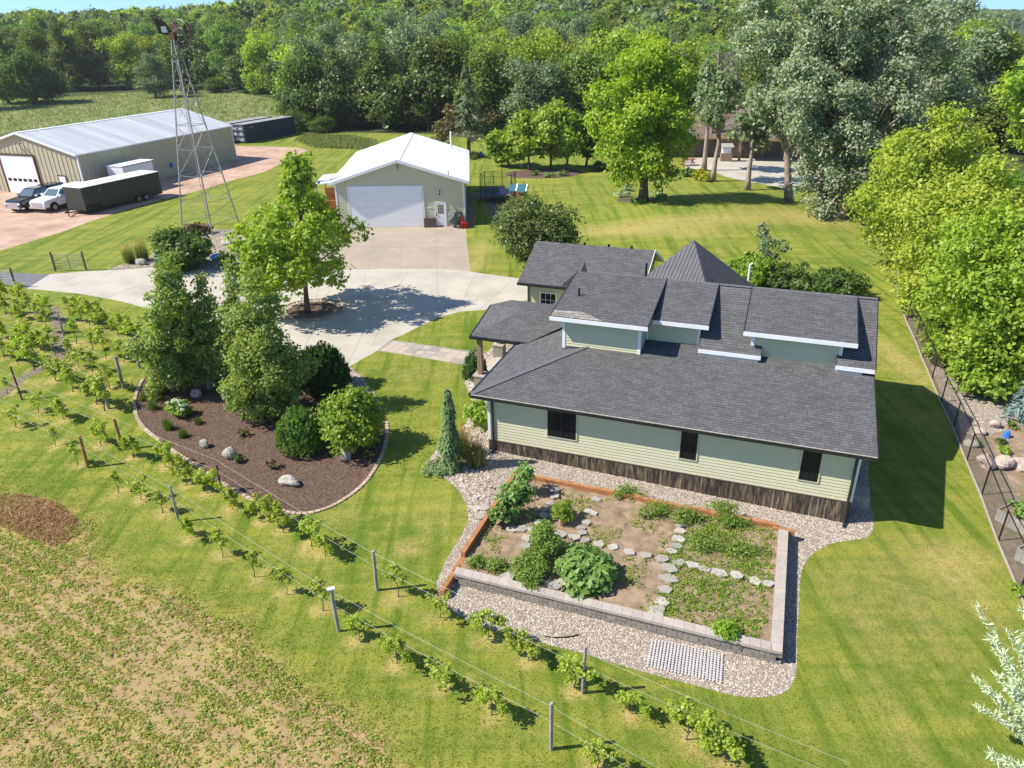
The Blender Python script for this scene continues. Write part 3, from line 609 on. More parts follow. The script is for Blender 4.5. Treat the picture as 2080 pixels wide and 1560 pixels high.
def window(parent, m, o, du, nrm, x0, x1, z0, z1, cols=1, rows=1, fw=.05, sashes=1, trim=None, glass='glass_dark'):
    """frame with its sashes, glazing bars and panes"""
    o = np.array(o, float); du = np.array(du, float); nrm = np.array(nrm, float)
    P = lambda x, z, k: o+du*x+np.array([0, 0, z])+nrm*k
    def bar(mb, xa, xb, za, zb, k0, k1):
        mb.add([P(xa, za, k0), P(xb, za, k0), P(xb, zb, k0), P(xa, zb, k0), P(xa, za, k1), P(xb, za, k1), P(xb, zb, k1), P(xa, zb, k1)],
               [(3, 2, 1, 0), (4, 5, 6, 7), (0, 1, 5, 4), (1, 2, 6, 5), (2, 3, 7, 6), (3, 0, 4, 7)])
    mb = MB(); 
    for q in ((x0, x0+fw, z0, z1), (x1-fw, x1, z0, z1), (x0+fw, x1-fw, z0, z0+fw), (x0+fw, x1-fw, z1-fw, z1)): bar(mb, *q, -.05, .035)
    w_ = (x1-x0-2*fw)
    for i in range(1, sashes): bar(mb, x0+fw+w_*i/sashes-fw*.7, x0+fw+w_*i/sashes+fw*.7, z0+fw, z1-fw, -.05, .03)
    zm = (z0+z1)/2; bar(mb, x0+fw, x1-fw, zm-.02, zm+.02, -.03, .026)
    f = mb.build('window', m, parent)
    if trim is not None:
        t = .05; mt = MB()
        for q in ((x0-t, x0, z0-t, z1+t), (x1, x1+t, z0-t, z1+t), (x0, x1, z0-t, z0), (x0, x1, z1, z1+t)): bar(mt, *q, .0, .03)
        mt.build('trim', trim, f)
    g = MB(); bar(g, x0+fw, x1-fw, z0+fw, z1-fw, -.04, .012); g.build('pane', MAT[glass], f)
    mu = MB(); nn = cols*sashes
    for i in range(1, nn):
        if sashes > 1 and i % cols == 0: continue
        xx = x0+fw+w_*i/nn; bar(mu, xx-.009, xx+.009, z0+fw, z1-fw, .013, .02)
    for j in range(1, rows):
        zz = z0+fw+(z1-z0-2*fw)*j/rows
        if abs(zz-zm) > .03: bar(mu, x0+fw, x1-fw, zz-.009, zz+.009, .013, .021)
    if mu.v: mu.build('glazing_bar', m, f)
    return f
def downspout(parent, P0, z0, z1, out, m=None, kick=.35):
    mb = MB(); x, y = P0; o = np.array(out)
    mb.tube([(x+o[0]*.38, y+o[1]*.38, z1), (x+o[0]*.3, y+o[1]*.3, z1-.1), (x+o[0]*.06, y+o[1]*.06, z1-.22), (x+o[0]*.06, y+o[1]*.06, z0+.18), (x+o[0]*kick, y+o[1]*kick, z0+.05)], .05, 4)
    return mb.build('downspout', m or MAT['gutter'], parent)
# ------------------------------------------------------------------ the house
def build_house():
    H = thing('house', 'long low sage green house with dark shingled roof and three shed dormers', 'house', (HO[0], HO[1], 0), HAZ)
    S, T, Wt, Gt = MAT['siding'], MAT['shingle'], MAT['white'], MAT['gutter']
    X, Y = (1, 0, 0), (0, 1, 0); NY = (0, -1, 0); NX = (-1, 0, 0)
    L0, D = -13.6, 10.6; zs, zt = .92, 2.96      # siding starts, wall top
    core = MB(); core.box(L0+.03, -.03, .03, D, -.6, zt-.02); core.box(-11.45, -8.4, 3.7, 7.4, 3.4, 5.1); core.box(-8.4, -6.2, 4.9, 7.4, 3.4, 5.0); core.box(-4.05, -.8, 4.6, 7.4, 3.6, 5.0)
    core.build('inner_wall', MAT['soffit'], H)
    # front wall courses stop at the windows: strips left/right of each opening
    wins = [(-11.1, -9.95, 1.55, 2.83, 2), (-5.98, -5.38, 1.55, 2.83, 1), (-1.82, -1.2, 1.5, 2.8, 1)]
    def c(v): return lambda z: v
    siding('siding', S, H, (0, 0, 0), X, NY, zs, zt, c(L0), c(0))
    siding('siding', S, H, (0, 0, 0), Y, X, zs, zt, c(0), c(D))
    siding('siding', S, H, (L0, 0, 0), Y, NX, zs, zt, c(0), c(D))
    # right gable above the wall
    gz = lambda z: np.clip((z-2.96)/.2-.4+.05, 0, 4.2) if z < 3.9 else 4.2+(z-4.35)/.5
    siding('gable_siding', S, H, (0, 0, 0), Y, X, zt, 5.7, lambda z: float(np.clip((z-3.05)/.2-.3, 0, 4.3) if z < 3.95 else max(4.3, 7.4-(5.8-z)/.5)), lambda z: float(min(D, 7.4+(5.8-z)/.5)))
    for (a, b, z0, z1, s_) in wins: window(H, MAT['black'], (0, 0, 0), X, (0, -1, 0), a, b, z0, z1, 2 if s_ == 2 else 2, 4, .055, s_, trim=S).location = (0, -.018, 0)
    # corner boards
    for x in (L0-.03, -.09):
        mb = MB(); mb.box(x, x+.12, -.035, .09, zs, zt); mb.build('corner_board', MAT['white'], H)
    mb = MB(); mb.box(L0-.02, .02, -.05, -.012, zs-.035, zs+.0); mb.box(.012, .05, -.05, D, zs-.035, zs); mb.build('skirt_rail', MAT['post_brown'], H)
    # skirting of upright boards, each a piece
    sk = thing('skirting', None, None); sk.parent = H; r = np.random.default_rng(5)
    protos = []
    for k in range(4):
        mbk = MB(); mbk.box(0, .1435, -.022, 0, 0, 1.0); o = mbk.build('skirt_board', MAT['skirt'], sk); protos.append(o)
    n = int(13.6/.145)
    for i in range(n+1):
        x = L0+i*.1447
        if i < 4: o = protos[i]
        else: o = protos[i % 4].copy(); COL.objects.link(o)
        p = HW(x, 0); g = float(gh(p[0], p[1])); hgt = zs-.035-g+.12
        place(o, (x, -.004-r.uniform(0, .012), g-.12)); o.scale = (1, 1, hgt)
    for i in range(int(D/.145)):
        o = protos[i % 4].copy(); COL.objects.link(o); g = -.1; place(o, (.0+r.uniform(0, .01), i*.1447, g-.1), R(90)); o.scale = (1, 1, zs-.035-g+.1)
    # lower roof: one low slope, hipped at the left
    ez, s1 = 3.08, .20; ev = -.42; eu = .42; el = -14.12
    zl = lambda v: ez+s1*(v-ev)
    hv = 3.75; hu = el+(hv-ev)*.88
    roofplane('lower_roof', T, H, (el, ev, ez), (eu, ev, ez), (eu, 4.7, zl(4.7)), (hu+.8, 4.7, zl(4.7)), t=.10)
    # left hip plane (eave along the left wall)
    roofplane('left_hip_roof', T, H, (el, 10.9, ez), (el, ev, ez), (el+4.5, 4.7, zl(4.7)), (el+4.5, 7.6, zl(4.7)), t=.10, uv0=3.3)
    hc = MB(); a = np.array([el, ev, ez+.02]); b = np.array([hu+.8, 4.7, zl(4.7)+.02]); k = 24
    for i in range(k):
        p, q = a+(b-a)*i/k, a+(b-a)*(i+1)/k; hc.beam(p+np.array([0, 0, .006]), q+np.array([0, 0, .0]), .22, .016)
    hc.build('hip_cap', MAT['shinglecap'], H)
    # upper main roof
    uz = 5.95; uv = 7.4; e2 = 4.02; z2 = uz-.5*(uv-e2)
    for (a, b) in ((-6.05, -3.68), (-.93, eu)): roofplane('upper_roof', T, H, (a, e2, z2), (b, e2, z2), (b, uv, uz), (a, uv, uz), t=.16, uv0=a)
    roofplane('upper_roof', T, H, (-3.68, 4.6, uz-.5*(uv-4.6)), (-.93, 4.6, uz-.5*(uv-4.6)), (-.93, uv, uz), (-3.68, uv, uz), t=.1, uv0=1)
    mbf = MB(); mbf.box(-6.07, -3.66, e2-.03, e2, z2-.16, z2+.0); mbf.build('fascia', Wt, H)
    mbf = MB(); mbf.box(-.95, eu+.0, e2-.03, e2, z2-.16, z2); mbf.build('fascia', Wt, H)
    mbf = MB(); mbf.box(-6.0, -3.75, e2+.02, 4.9, z2-.3, z2-.14); mbf.box(-.9, .0, e2+.02, 4.9, z2-.3, z2-.14); mbf.build('soffit_board', MAT['soffit'], H)
    # back slope
    roofplane('back_roof', T, H, (eu, 11.3, uz-.52*(11.3-uv)), (-13.9, 11.3, uz-.52*(11.3-uv)), (-12.0, uv, uz), (eu, uv, uz), t=.14)
    ridgecap(H, MAT['shinglecap'], (-12.0, uv, uz+.02), (eu, uv, uz+.02), (0, 1, 0), .2, .5, .14)
    # dormers: name, roof u0,u1, eave v,z ; wall u0,u1,v ; base z
    for i, (a, b, v, z, wa, wb, wv) in enumerate([(-12.05, -8.0, 3.16, 5.27, -11.6, -8.33, 3.62), (-8.33, -5.78, 4.35, 5.14, -8.33, -6.13, 4.78), (-4.42, -.33, 4.1, 5.18, -4.08, -.78, 4.52)]):
        d = thing('dormer', None, None); d.parent = H
        if i == 1: a = -7.99
        if i == 0: PATCH = (d, a, b, v, z)
        s = (uz-z)/(uv-v); zz = uz+.012
        roofplane('dormer_roof', T, d, (a, v, z), (b, v, z), (b, uv, zz), (a, uv, zz), t=.15, uv0=i*1.7)
        mf = MB(); mf.box(a-.01, b+.01, v-.03, v, z-.16, z+.005); mf.build('dormer_fascia', Wt, d)
        zb = zl(wv)-.02
        siding('dormer_wall', S, d, (0, wv, 0), X, NY, zb, z+.12*s+.0+(wv-v)*s-.12, c(wa), c(wb))
        ztp = z+(wv-v)*s-.1
        zlow = lambda y: zl(y) if y < 4.2 else max(zl(y), uz-.5*(uv-y))
        for (x, nn) in ((wb, X), (wa, NX)):
            # cheek wall between the dormer roof and the roof below
            mbc = MB(); ys = np.linspace(wv, uv, 16); zz0 = [min(zl(y), 4.3)-.05 for y in ys]
            nr = np.array(nn, float)
            hh = 0
            n_c = 0
            zc = min(zz0)
            while zc < uz:
                # course from zc to zc+.115 clipped under the dormer roof
                y_hi0 = wv if zc < ztp else wv+(zc-ztp)/s
                if y_hi0 > uv-.05: break
                zt_ = min(zc+.115, uz)
                y_hi1 = wv if zt_ < ztp else wv+(zt_-ztp)/s
                y_hi1 = min(y_hi1, uv)
                A = lambda y, z_, k: np.array([x, y, z_])+nr*k
                mbc.add([A(y_hi0, zc, .018), A(uv, zc, .018), A(uv, zt_, .002), A(y_hi1, zt_, .002), A(y_hi0, zc, 0), A(uv, zc, 0)], [(0, 1, 2, 3), (4, 5, 1, 0)])
                zc += .115
            mbc.build('cheek_wall', S, d)
        for x in (wa-.02, wb-.1): mc = MB(); mc.box(x, x+.12, wv-.035, wv+.06, zb-.1, ztp); mc.build('corner_board', Wt, d)
        for x in (a, b): mr = MB(); mr.beam((x, v, z-.07), (x, uv, zz-.07), .035, .17); mr.build('rake_board', MAT['gutter'], d)
    d, a, b, v, z = PATCH; s = (uz-z)/(uv-v); roofplane('pale_shingle_patch', MAT['shingle_pale'], d, (a+.03, v+.02, z+s*.02+.02), (a+2.3, v+.02, z+s*.02+.02), (a+1.2, v+.6, z+s*.6+.02), (a+.03, v+.5, z+s*.5+.02), t=0)
    # gutter, rakes, downspouts
    g = MB(); g.box(el, eu, ev-.12, ev-.005, ez-.13, ez+.0); g.build('gutter', Gt, H)
    g = MB(); g.box(el, eu-.01, ev-.105, ev-.02, ez+.001, ez+.003); g.build('gutter_trough', MAT['post_grey'], H)
    g = MB(); g.box(el-.12, el-.005, ev, 10.9, ez-.13, ez); g.build('gutter', Gt, H)
    g = MB(); g.beam((eu+.015, ev-.1, ez-.05), (eu+.015, 4.3, zl(4.3)-.05), .03, .2); g.beam((eu+.015, e2, z2-.05), (eu+.015, uv, uz-.05), .03, .2); g.beam((eu+.015, 11.3, uz-.52*(11.3-uv)-.05), (eu+.015, uv, uz-.05), .03, .2); g.build('rake_board', Gt, H)
    g = MB(); g.box(L0-.4, eu-.02, ev+.01, 0, zt-.04, zt); g.box(0, eu-.02, 0, D, zt-.04, zt); g.build('soffit_board', MAT['soffit'], H)
    downspout(H, (L0+.2, 0), .35, 2.98, (0, -1)); downspout(H, (-.1, 0), -.0, 2.98, (0, -1))
    # roof pipes
    for (u, v, z, h, rad) in ((-11.35, 5.1, 5.5, .42, .045), (-9.1, 8.3, 5.55, .75, .05), (-7.2, 12.9, 3.2, 1.4, .05)):
        p = MB(); p.tube([(u, v, z-.15), (u, v, z+h)], rad, 8); o = p.build('vent_pipe', MAT['black'], H)
        p = MB(); p.tube([(u, v, z-.06), (u, v, z+.06)], [.14, .06], 8); p.build('flashing', MAT['galv'], o)
    p = MB(); p.add([(-11.9, 7.7, 5.86), (-11.6, 7.35, 5.95), (-11.78, 7.55, 6.35), (-12.0, 7.1, 5.6)], [(0, 1, 2), (1, 3, 2), (3, 0, 2)]); p.build('roof_flashing', MAT['gutter'], H)
    # electric box on the right wall, hose tap on the skirting
    p = MB(); p.box(.02, .16, 1.2, 1.5, 1.0, 1.45); p.box(.04, .09, 1.33, 1.38, -.1, 1.0); p.build('meter_box', MAT['post_grey'], H)
    p = MB(); p.box(.1, .75, 1.0, 1.7, -.1, .55); ac = p.build('air_conditioner', MAT['post_grey'], None); ac.location = (HO[0], HO[1], 0); ac.rotation_euler = (0, 0, HAZ); tag(ac, 'grey cooling unit beside the right wall of the sage green house', 'cooling unit')
    # porch roof
    pz = 3.22; A = [(-16.35, 4.8, pz), (-14.0, 4.9, pz), (-17.0, 9.0, pz), (-16.3, 9.95, pz)]
    ap = (-14.6, 7.2, 3.85); ar = (-11.6, 7.2, 3.85)
    roofplane('porch_roof', T, H, A[0], (-13.6, 4.8, pz), (-11.6, 7.2, 3.85), ap, t=.1, uv0=.4)
    roofplane('porch_roof', T, H, A[2], A[0], ap, (-14.62, 7.21, 3.85), t=.1, uv0=.9)
    roofplane('porch_roof', T, H, A[3], A[2], (-14.62, 7.22, 3.85), (-14.6, 7.24, 3.85), t=.1, uv0=1.9)
    roofplane('porch_roof', T, H, (-11.6, 9.95, pz), A[3], (-14.6, 7.24, 3.85), ar, t=.1, uv0=2.9)
    g = MB(); g.beam((-16.42, 4.75, pz-.06), (-14.05, 4.75, pz-.06), .11, .13); g.beam((-16.4, 4.75, pz-.06), (-17.06, 9.0, pz-.06), .06, .13); g.build('porch_gutter', Gt, H)
    for (u, v) in ((-16.1, 5.15), (-16.6, 8.9)):
        p = MB(); p.box(u-.11, u+.11, v-.11, v+.11, 1.15, pz-.1); p.build('porch_post', MAT['post_wood'], H)
        p = MB(); p.box(u-.26, u+.26, v-.26, v+.26, .1, 1.1); q = p.build('pillar', MAT['block'], H); p = MB(); p.box(u-.3, u+.3, v-.3, v+.3, 1.1, 1.17); p.build('pillar_cap', MAT['cap'], q)
    p = MB(); p.box(-16.7, -13.62, 4.9, 9.6, .2, .5); p.build('porch_floor', MAT['concrete'], H)
    # rear wing with its front eave
    wa, wb, v0, v1, vr = -16.9, -10.0, 12.6, 19.2, 15.9; z0, zr = 3.3, 4.78
    roofplane('wing_roof', T, H, (wa, v0, z0), (wb, v0, z0), (wb, vr, zr), (wa, vr, zr), t=.12, uv0=.2)
    roofplane('wing_roof', T, H, (wb, v1, z0), (wa, v1, z0), (wa, vr, zr), (wb, vr, zr), t=.12)
    mb = MB(); mb.box(wa+.45, wb-.45, v0+.45, v1-.45, -.3, z0+.02); mb.build('wing_wall_core', MAT['soffit'], H)
    siding('wing_siding', S, H, (0, v0+.44, 0), X, NY, .4, z0+.05, c(wa+.44), c(wb-.44))
    gab = (lambda z: float(v0+.44 if z < z0 else v0+(z-z0)/.45+.2)), (lambda z: float(v1-.44 if z < z0 else v1-(z-z0)/.45-.2))
    siding('wing_siding', S, H, (wb-.44, 0, 0), Y, X, .4, zr-.12, *gab); siding('wing_siding', S, H, (wa+.44, 0, 0), Y, NX, .4, zr-.12, *gab)
    window(H, Wt, (0, v0+.42, 0), X, NY, -15.75, -14.75, 1.1, 2.75, 3, 4, .07)
    g = MB(); g.box(wa, wb, v0-.12, v0-.005, z0-.13, z0); g.build('gutter', Gt, H)
    g = MB()
    for (p, q) in (((wb+.02, v0, z0-.05), (wb+.02, vr, zr-.05)), ((wb+.02, v1, z0-.05), (wb+.02, vr, zr-.05))): g.beam(p, q, .03, .17)
    g.build('rake_board', Wt, H)
    downspout(H, (wa+.5, v0+.44), .4, z0-.05, (-.1, -1))
    for x in (-15.4, -14, -12.6, -11.3):
        p = MB(); p.box(x-.06, x+.06, vr-.06, vr+.06, zr, zr+.14); p.build('ridge_vent', Gt, H)
    # connecting body between house and wing
    mb = MB(); mb.box(-13.6, -10.2, 10.6, 13.2, -.2, 3.2); mb.build('link_wall', S, H)
    roofplane('link_roof', T, H, (-13.7, 13.0, 3.35), (-13.7, 10.2, 3.35), (-11.9, 10.2, 3.9), (-11.9, 13.0, 3.9), t=.1)
    # pyramid roof of ribbed metal shingles on the garden pavilion
    Pv = thing('pavilion', 'garden pavilion with steep dark ribbed pyramid roof behind the house', 'pavilion', (*HW(-7.73, 13.9)[:2], 0), R(-129))
    ap = np.array([0, 0, 6.05]); cs = [np.array([2.55*a, 2.55*b, 3.35]) for a, b in ((1, -1), (1, 1), (-1, 1), (-1, -1))]
    for i in range(4):
        a, b = cs[i], cs[(i+1) % 4]; n = 26; V = []; F = []
        mb = MB(); mb.add([a, b, ap], [(0, 1, 2)])
        nrm = np.cross(b-a, ap-a); nrm /= np.linalg.norm(nrm)
        if nrm[2] < 0: nrm = -nrm
        pl = mb.build('roof_side', MAT['roofrib'], Pv); mr = MB()
        for k in range(1, n):
            t = k/n; p = a+(b-a)*t; top = .98*(1-abs(2*t-1)); q = (a+b)/2*0+p+(ap-(a+b)/2)*top
            mr.beam(p+nrm*.01, q+nrm*.01, .05, .035, up=nrm)
        mr.build('roof_rib', MAT['roofrib'], pl)
    mb = MB(); 
    for a in cs: mb.tube([a*.86*np.array([1, 1, 0])+np.array([0, 0, 0]), a*np.array([.86, .86, 1])], .08, 6)
    mb.build('pavilion_post', MAT['post_wood'], Pv)
    mb = MB(); mb.beam((-2.5, -2.5, 3.25), (2.5, -2.5, 3.25), .08, .18); mb.beam((-2.5, 2.5, 3.25), (2.5, 2.5, 3.25), .08, .18); mb.beam((-2.5, -2.5, 3.25), (-2.5, 2.5, 3.25), .08, .18); mb.beam((2.5, -2.5, 3.25), (2.5, 2.5, 3.25), .08, .18); mb.build('pavilion_beam', MAT['post_wood'], Pv)
    p = MB(); p.tube([(0, 0, 0), (0, 0, 4.3), (.12, 0, 4.38)], .06, 8); q = HW(-4.9, 15.6); o = p.build('white_vent_pipe', MAT['white'], None); place(o, (q[0], q[1], .2)); tag(o, 'thin white flue pipe rising behind the pyramid roof', 'pipe')
    return H
MAT['shingle_pale'] = shinglemat('pale shingles', (.22, .20, .17), (.34, .32, .29)); MAT['roofrib'] = mat('dark ribbed roof metal', (.075, .075, .085), (.10, .10, .11), 3, .6)
build_house()

# ------------------------------------------------------------------ the white roofed garage
def sheet_roof(name, m, parent, eL, eR, rR, rL, pitch=.3, rib=.03, t=.06, rw=.04):
    eL, eR, rR, rL = [np.array(p, float) for p in (eL, eR, rR, rL)]; mb = MB(); mb.slab([eL, eR, rR, rL], t)
    o = mb.build(name, m, parent); n = int(np.linalg.norm(eR-eL)/pitch); nrm = np.cross(eR-eL, rL-eL); nrm /= np.linalg.norm(nrm); nrm = nrm if nrm[2] > 0 else -nrm
    mr = MB()
    for i in range(n+1):
        a = eL+(eR-eL)*i/n; b = rL+(rR-rL)*i/n; mr.beam(a+nrm*rib/2, b+nrm*rib/2, rw, rib, up=nrm)
    mr.build('roof_rib', m, o); return o
def build_garage():
    az = R(95.0-90); P0 = G(946, 458.8)   # front right corner
    T = thing('garage', 'tall sage green garage with white metal roof and wide white door', 'garage', (P0[0], P0[1], P0[2]), R(-1.2))
    # local frame: x to the right, y back; the right wall at x = 0
    Wd, Dp, hw, hr, ov = 11.1, 16.8, 3.9, 5.62, .42; sk = math.tan(R(4.0))
    S, Wt = MAT['siding'], MAT['white']; X, Y = np.array([1., 0, 0]), np.array([-math.sin(R(3.8)), math.cos(R(3.8)), 0])
    def q(x, y, z): return np.array([x+Y[0]*y, Y[1]*y, z])
    mb = MB(); mb.add([q(-Wd+.03, .03, -.4), q(-.03, .03, -.4), q(-.03, Dp, -.4), q(-Wd+.03, Dp, -.4), q(-Wd+.03, .03, hw), q(-.03, .03, hw), q(-.03, Dp, hw), q(-Wd+.03, Dp, hw)], [(3, 2, 1, 0), (4, 5, 6, 7), (0, 1, 5, 4), (1, 2, 6, 5), (2, 3, 7, 6), (3, 0, 4, 7)]); mb.build('inner_wall', MAT['soffit'], T)
    sl = (hr-hw)/(Wd/2)
    siding('front_siding', S, T, (0, 0, 0), X, (0, -1, 0), 0, hr-.02, lambda z: -Wd if z < hw else -Wd+(z-hw)/sl, lambda z: 0 if z < hw else -(z-hw)/sl, ch=.125)
    siding('side_siding', S, T, (0, 0, 0), Y, X, 0, hw, lambda z: 0, lambda z: Dp, ch=.125)
    siding('side_siding', S, T, (-Wd, 0, 0), Y, -X, 0, hw, lambda z: 0, lambda z: Dp, ch=.125)
    siding('back_siding', S, T, q(0, Dp, 0), X, (0, 1, 0), 0, hr-.02, lambda z: -Wd if z < hw else -Wd+(z-hw)/sl, lambda z: 0 if z < hw else -(z-hw)/sl, ch=.125)
    ez = hw-ov*sl+.1; rz = hr+.1
    eR0, eR1 = q(ov, -ov, ez), q(ov, Dp+ov, ez); r0, r1 = q(-Wd/2, -ov, rz), q(-Wd/2, Dp+ov, rz); eL0, eL1 = q(-Wd-ov, -ov, ez), q(-Wd-ov, Dp+ov, ez)
    sheet_roof('right_roof', MAT['metalroof'], T, eR0, eR1, r1, r0, .9, .012, rw=.025); sheet_roof('left_roof', MAT['metalroof'], T, eL1, eL0, r0, r1, .9, .012, rw=.025)
    mb = MB(); mb.beam(eR0+[0, -.03, -.08], r0+[0, -.03, -.08], .05, .24, up=(0, 0, 1)); mb.beam(eL0+[0, -.03, -.08], r0+[0, -.03, -.08], .05, .24); mb.beam(eR0+[.03, 0, -.1], eR1+[.03, 0, -.1], .06, .16); mb.beam(eL0+[-.03, 0, -.1], eL1+[-.03, 0, -.1], .06, .16); mb.build('fascia', MAT['white'], T)
    ridgecap(T, MAT['metalroof'], r0+[0, 0, .03], r1+[0, 0, .03], (1, 0, 0), sl, sl, .25)
    mb = MB(); mb.box(-.12, .03, -.035, .1, 0, hw); mb.box(-Wd-.03, -Wd+.12, -.035, .1, 0, hw); mb.build('corner_board', Wt, T)
    # overhead door: white panels
    x1, x0, zt = -3.62, -9.95, 3.42; D = thing('overhead_door', None, None); D.parent = T
    n = 6; hgt = zt/n
    for i in range(n):
        for j in range(1):
            p = MB(); p.box(x0+.02, x1-.02, -.05, -.022, i*hgt+.003, (i+1)*hgt-.003); p.build('door_panel', MAT['door_white'], D)
    p = MB(); p.box(x0-.13, x0, -.065, 0, 0, zt+.13); p.box(x1, x1+.13, -.065, 0, 0, zt+.13); p.box(x0, x1, -.065, 0, zt, zt+.13); p.build('door_frame', Wt, D)
    p = MB(); p.box(x0, x1, -.02, -.01, 0, zt); p.build('door_gap', MAT['post_grey'], D)
    # walk door with nine panes
    a, b = -2.6, -1.62; W = thing('walk_door', None, None); W.parent = T
    p = MB(); p.box(a+.07, b-.07, -.045, -.02, .03, 2.02); p.build('door_leaf', MAT['door_white'], W)
    p = MB(); p.box(a, a+.07, -.06, 0, 0, 2.1); p.box(b-.07, b, -.06, 0, 0, 2.1); p.box(a+.07, b-.07, -.06, 0, 2.03, 2.1); p.build('door_frame', Wt, W)
    for i in range(3):
        for j in range(3):
            x = a+.24+i*.175; z = 1.12+j*.26; p = MB(); p.box(x, x+.15, -.056, -.046, z, z+.23); p.build('pane', MAT['glass_brown'], W)
    p = MB(); p.box(a+.1, a+.15, -.09, -.046, .95, 1.15); p.build('door_handle', MAT['black'], W)
    # lamps, address strip, flue
    for (x, z) in ((-Wd/2, hr-.45), (-2.15, 3.05)):
        p = MB(); p.tube([(x, -.02, z), (x, -.18, z), (x, -.2, z-.1)], [.07, .05, .11], 8); p.box(x-.05, x+.05, -.06, -.02, z-.3, z-.18); p.build('wall_lamp', MAT['black'] if z < 4 else MAT['post_grey'], T)
    p = MB(); p.box(-3.25, -2.8, -.04, -.018, 1.58, 1.68); p.build('number_plate', Wt, T)
    p = MB(); c_ = q(-1.35, 15.2, 0); p.tube([(c_[0], c_[1], 4.2), (c_[0], c_[1], 6.05)], .09, 8); p.build('flue', Wt, T)
    p = MB(); c_ = q(-1.75+.4, .1, 0); p.tube([(-1.25, -.3, 4.2), (-1.25, -.3, 4.75)], .04, 6); p.build('vent_pipe', MAT['galv'], T)
    # lean-to roof on the left side
    p = MB(); p.slab([q(-Wd-ov-.05, .2, ez-.02), q(-Wd-ov-.05, 4.5, ez-.02), q(-Wd-1.75, 4.5, ez-.12), q(-Wd-1.75, .2, ez-.12)], .08); l = p.build('lean_to_roof', MAT['metalroof'], T)
    p = MB(); p.tube([q(-Wd-1.65, .4, -.2), q(-Wd-1.65, .4, ez-.15)], .06, 5); p.tube([q(-Wd-1.65, 4.3, -.2), q(-Wd-1.65, 4.3, ez-.15)], .06, 5); p.build('lean_to_post', MAT['post_wood'], l)
    return T
MAT['glass_brown'] = mat('brownish pane', (.20, .15, .09), rough=.15, spec=.6)
build_garage()

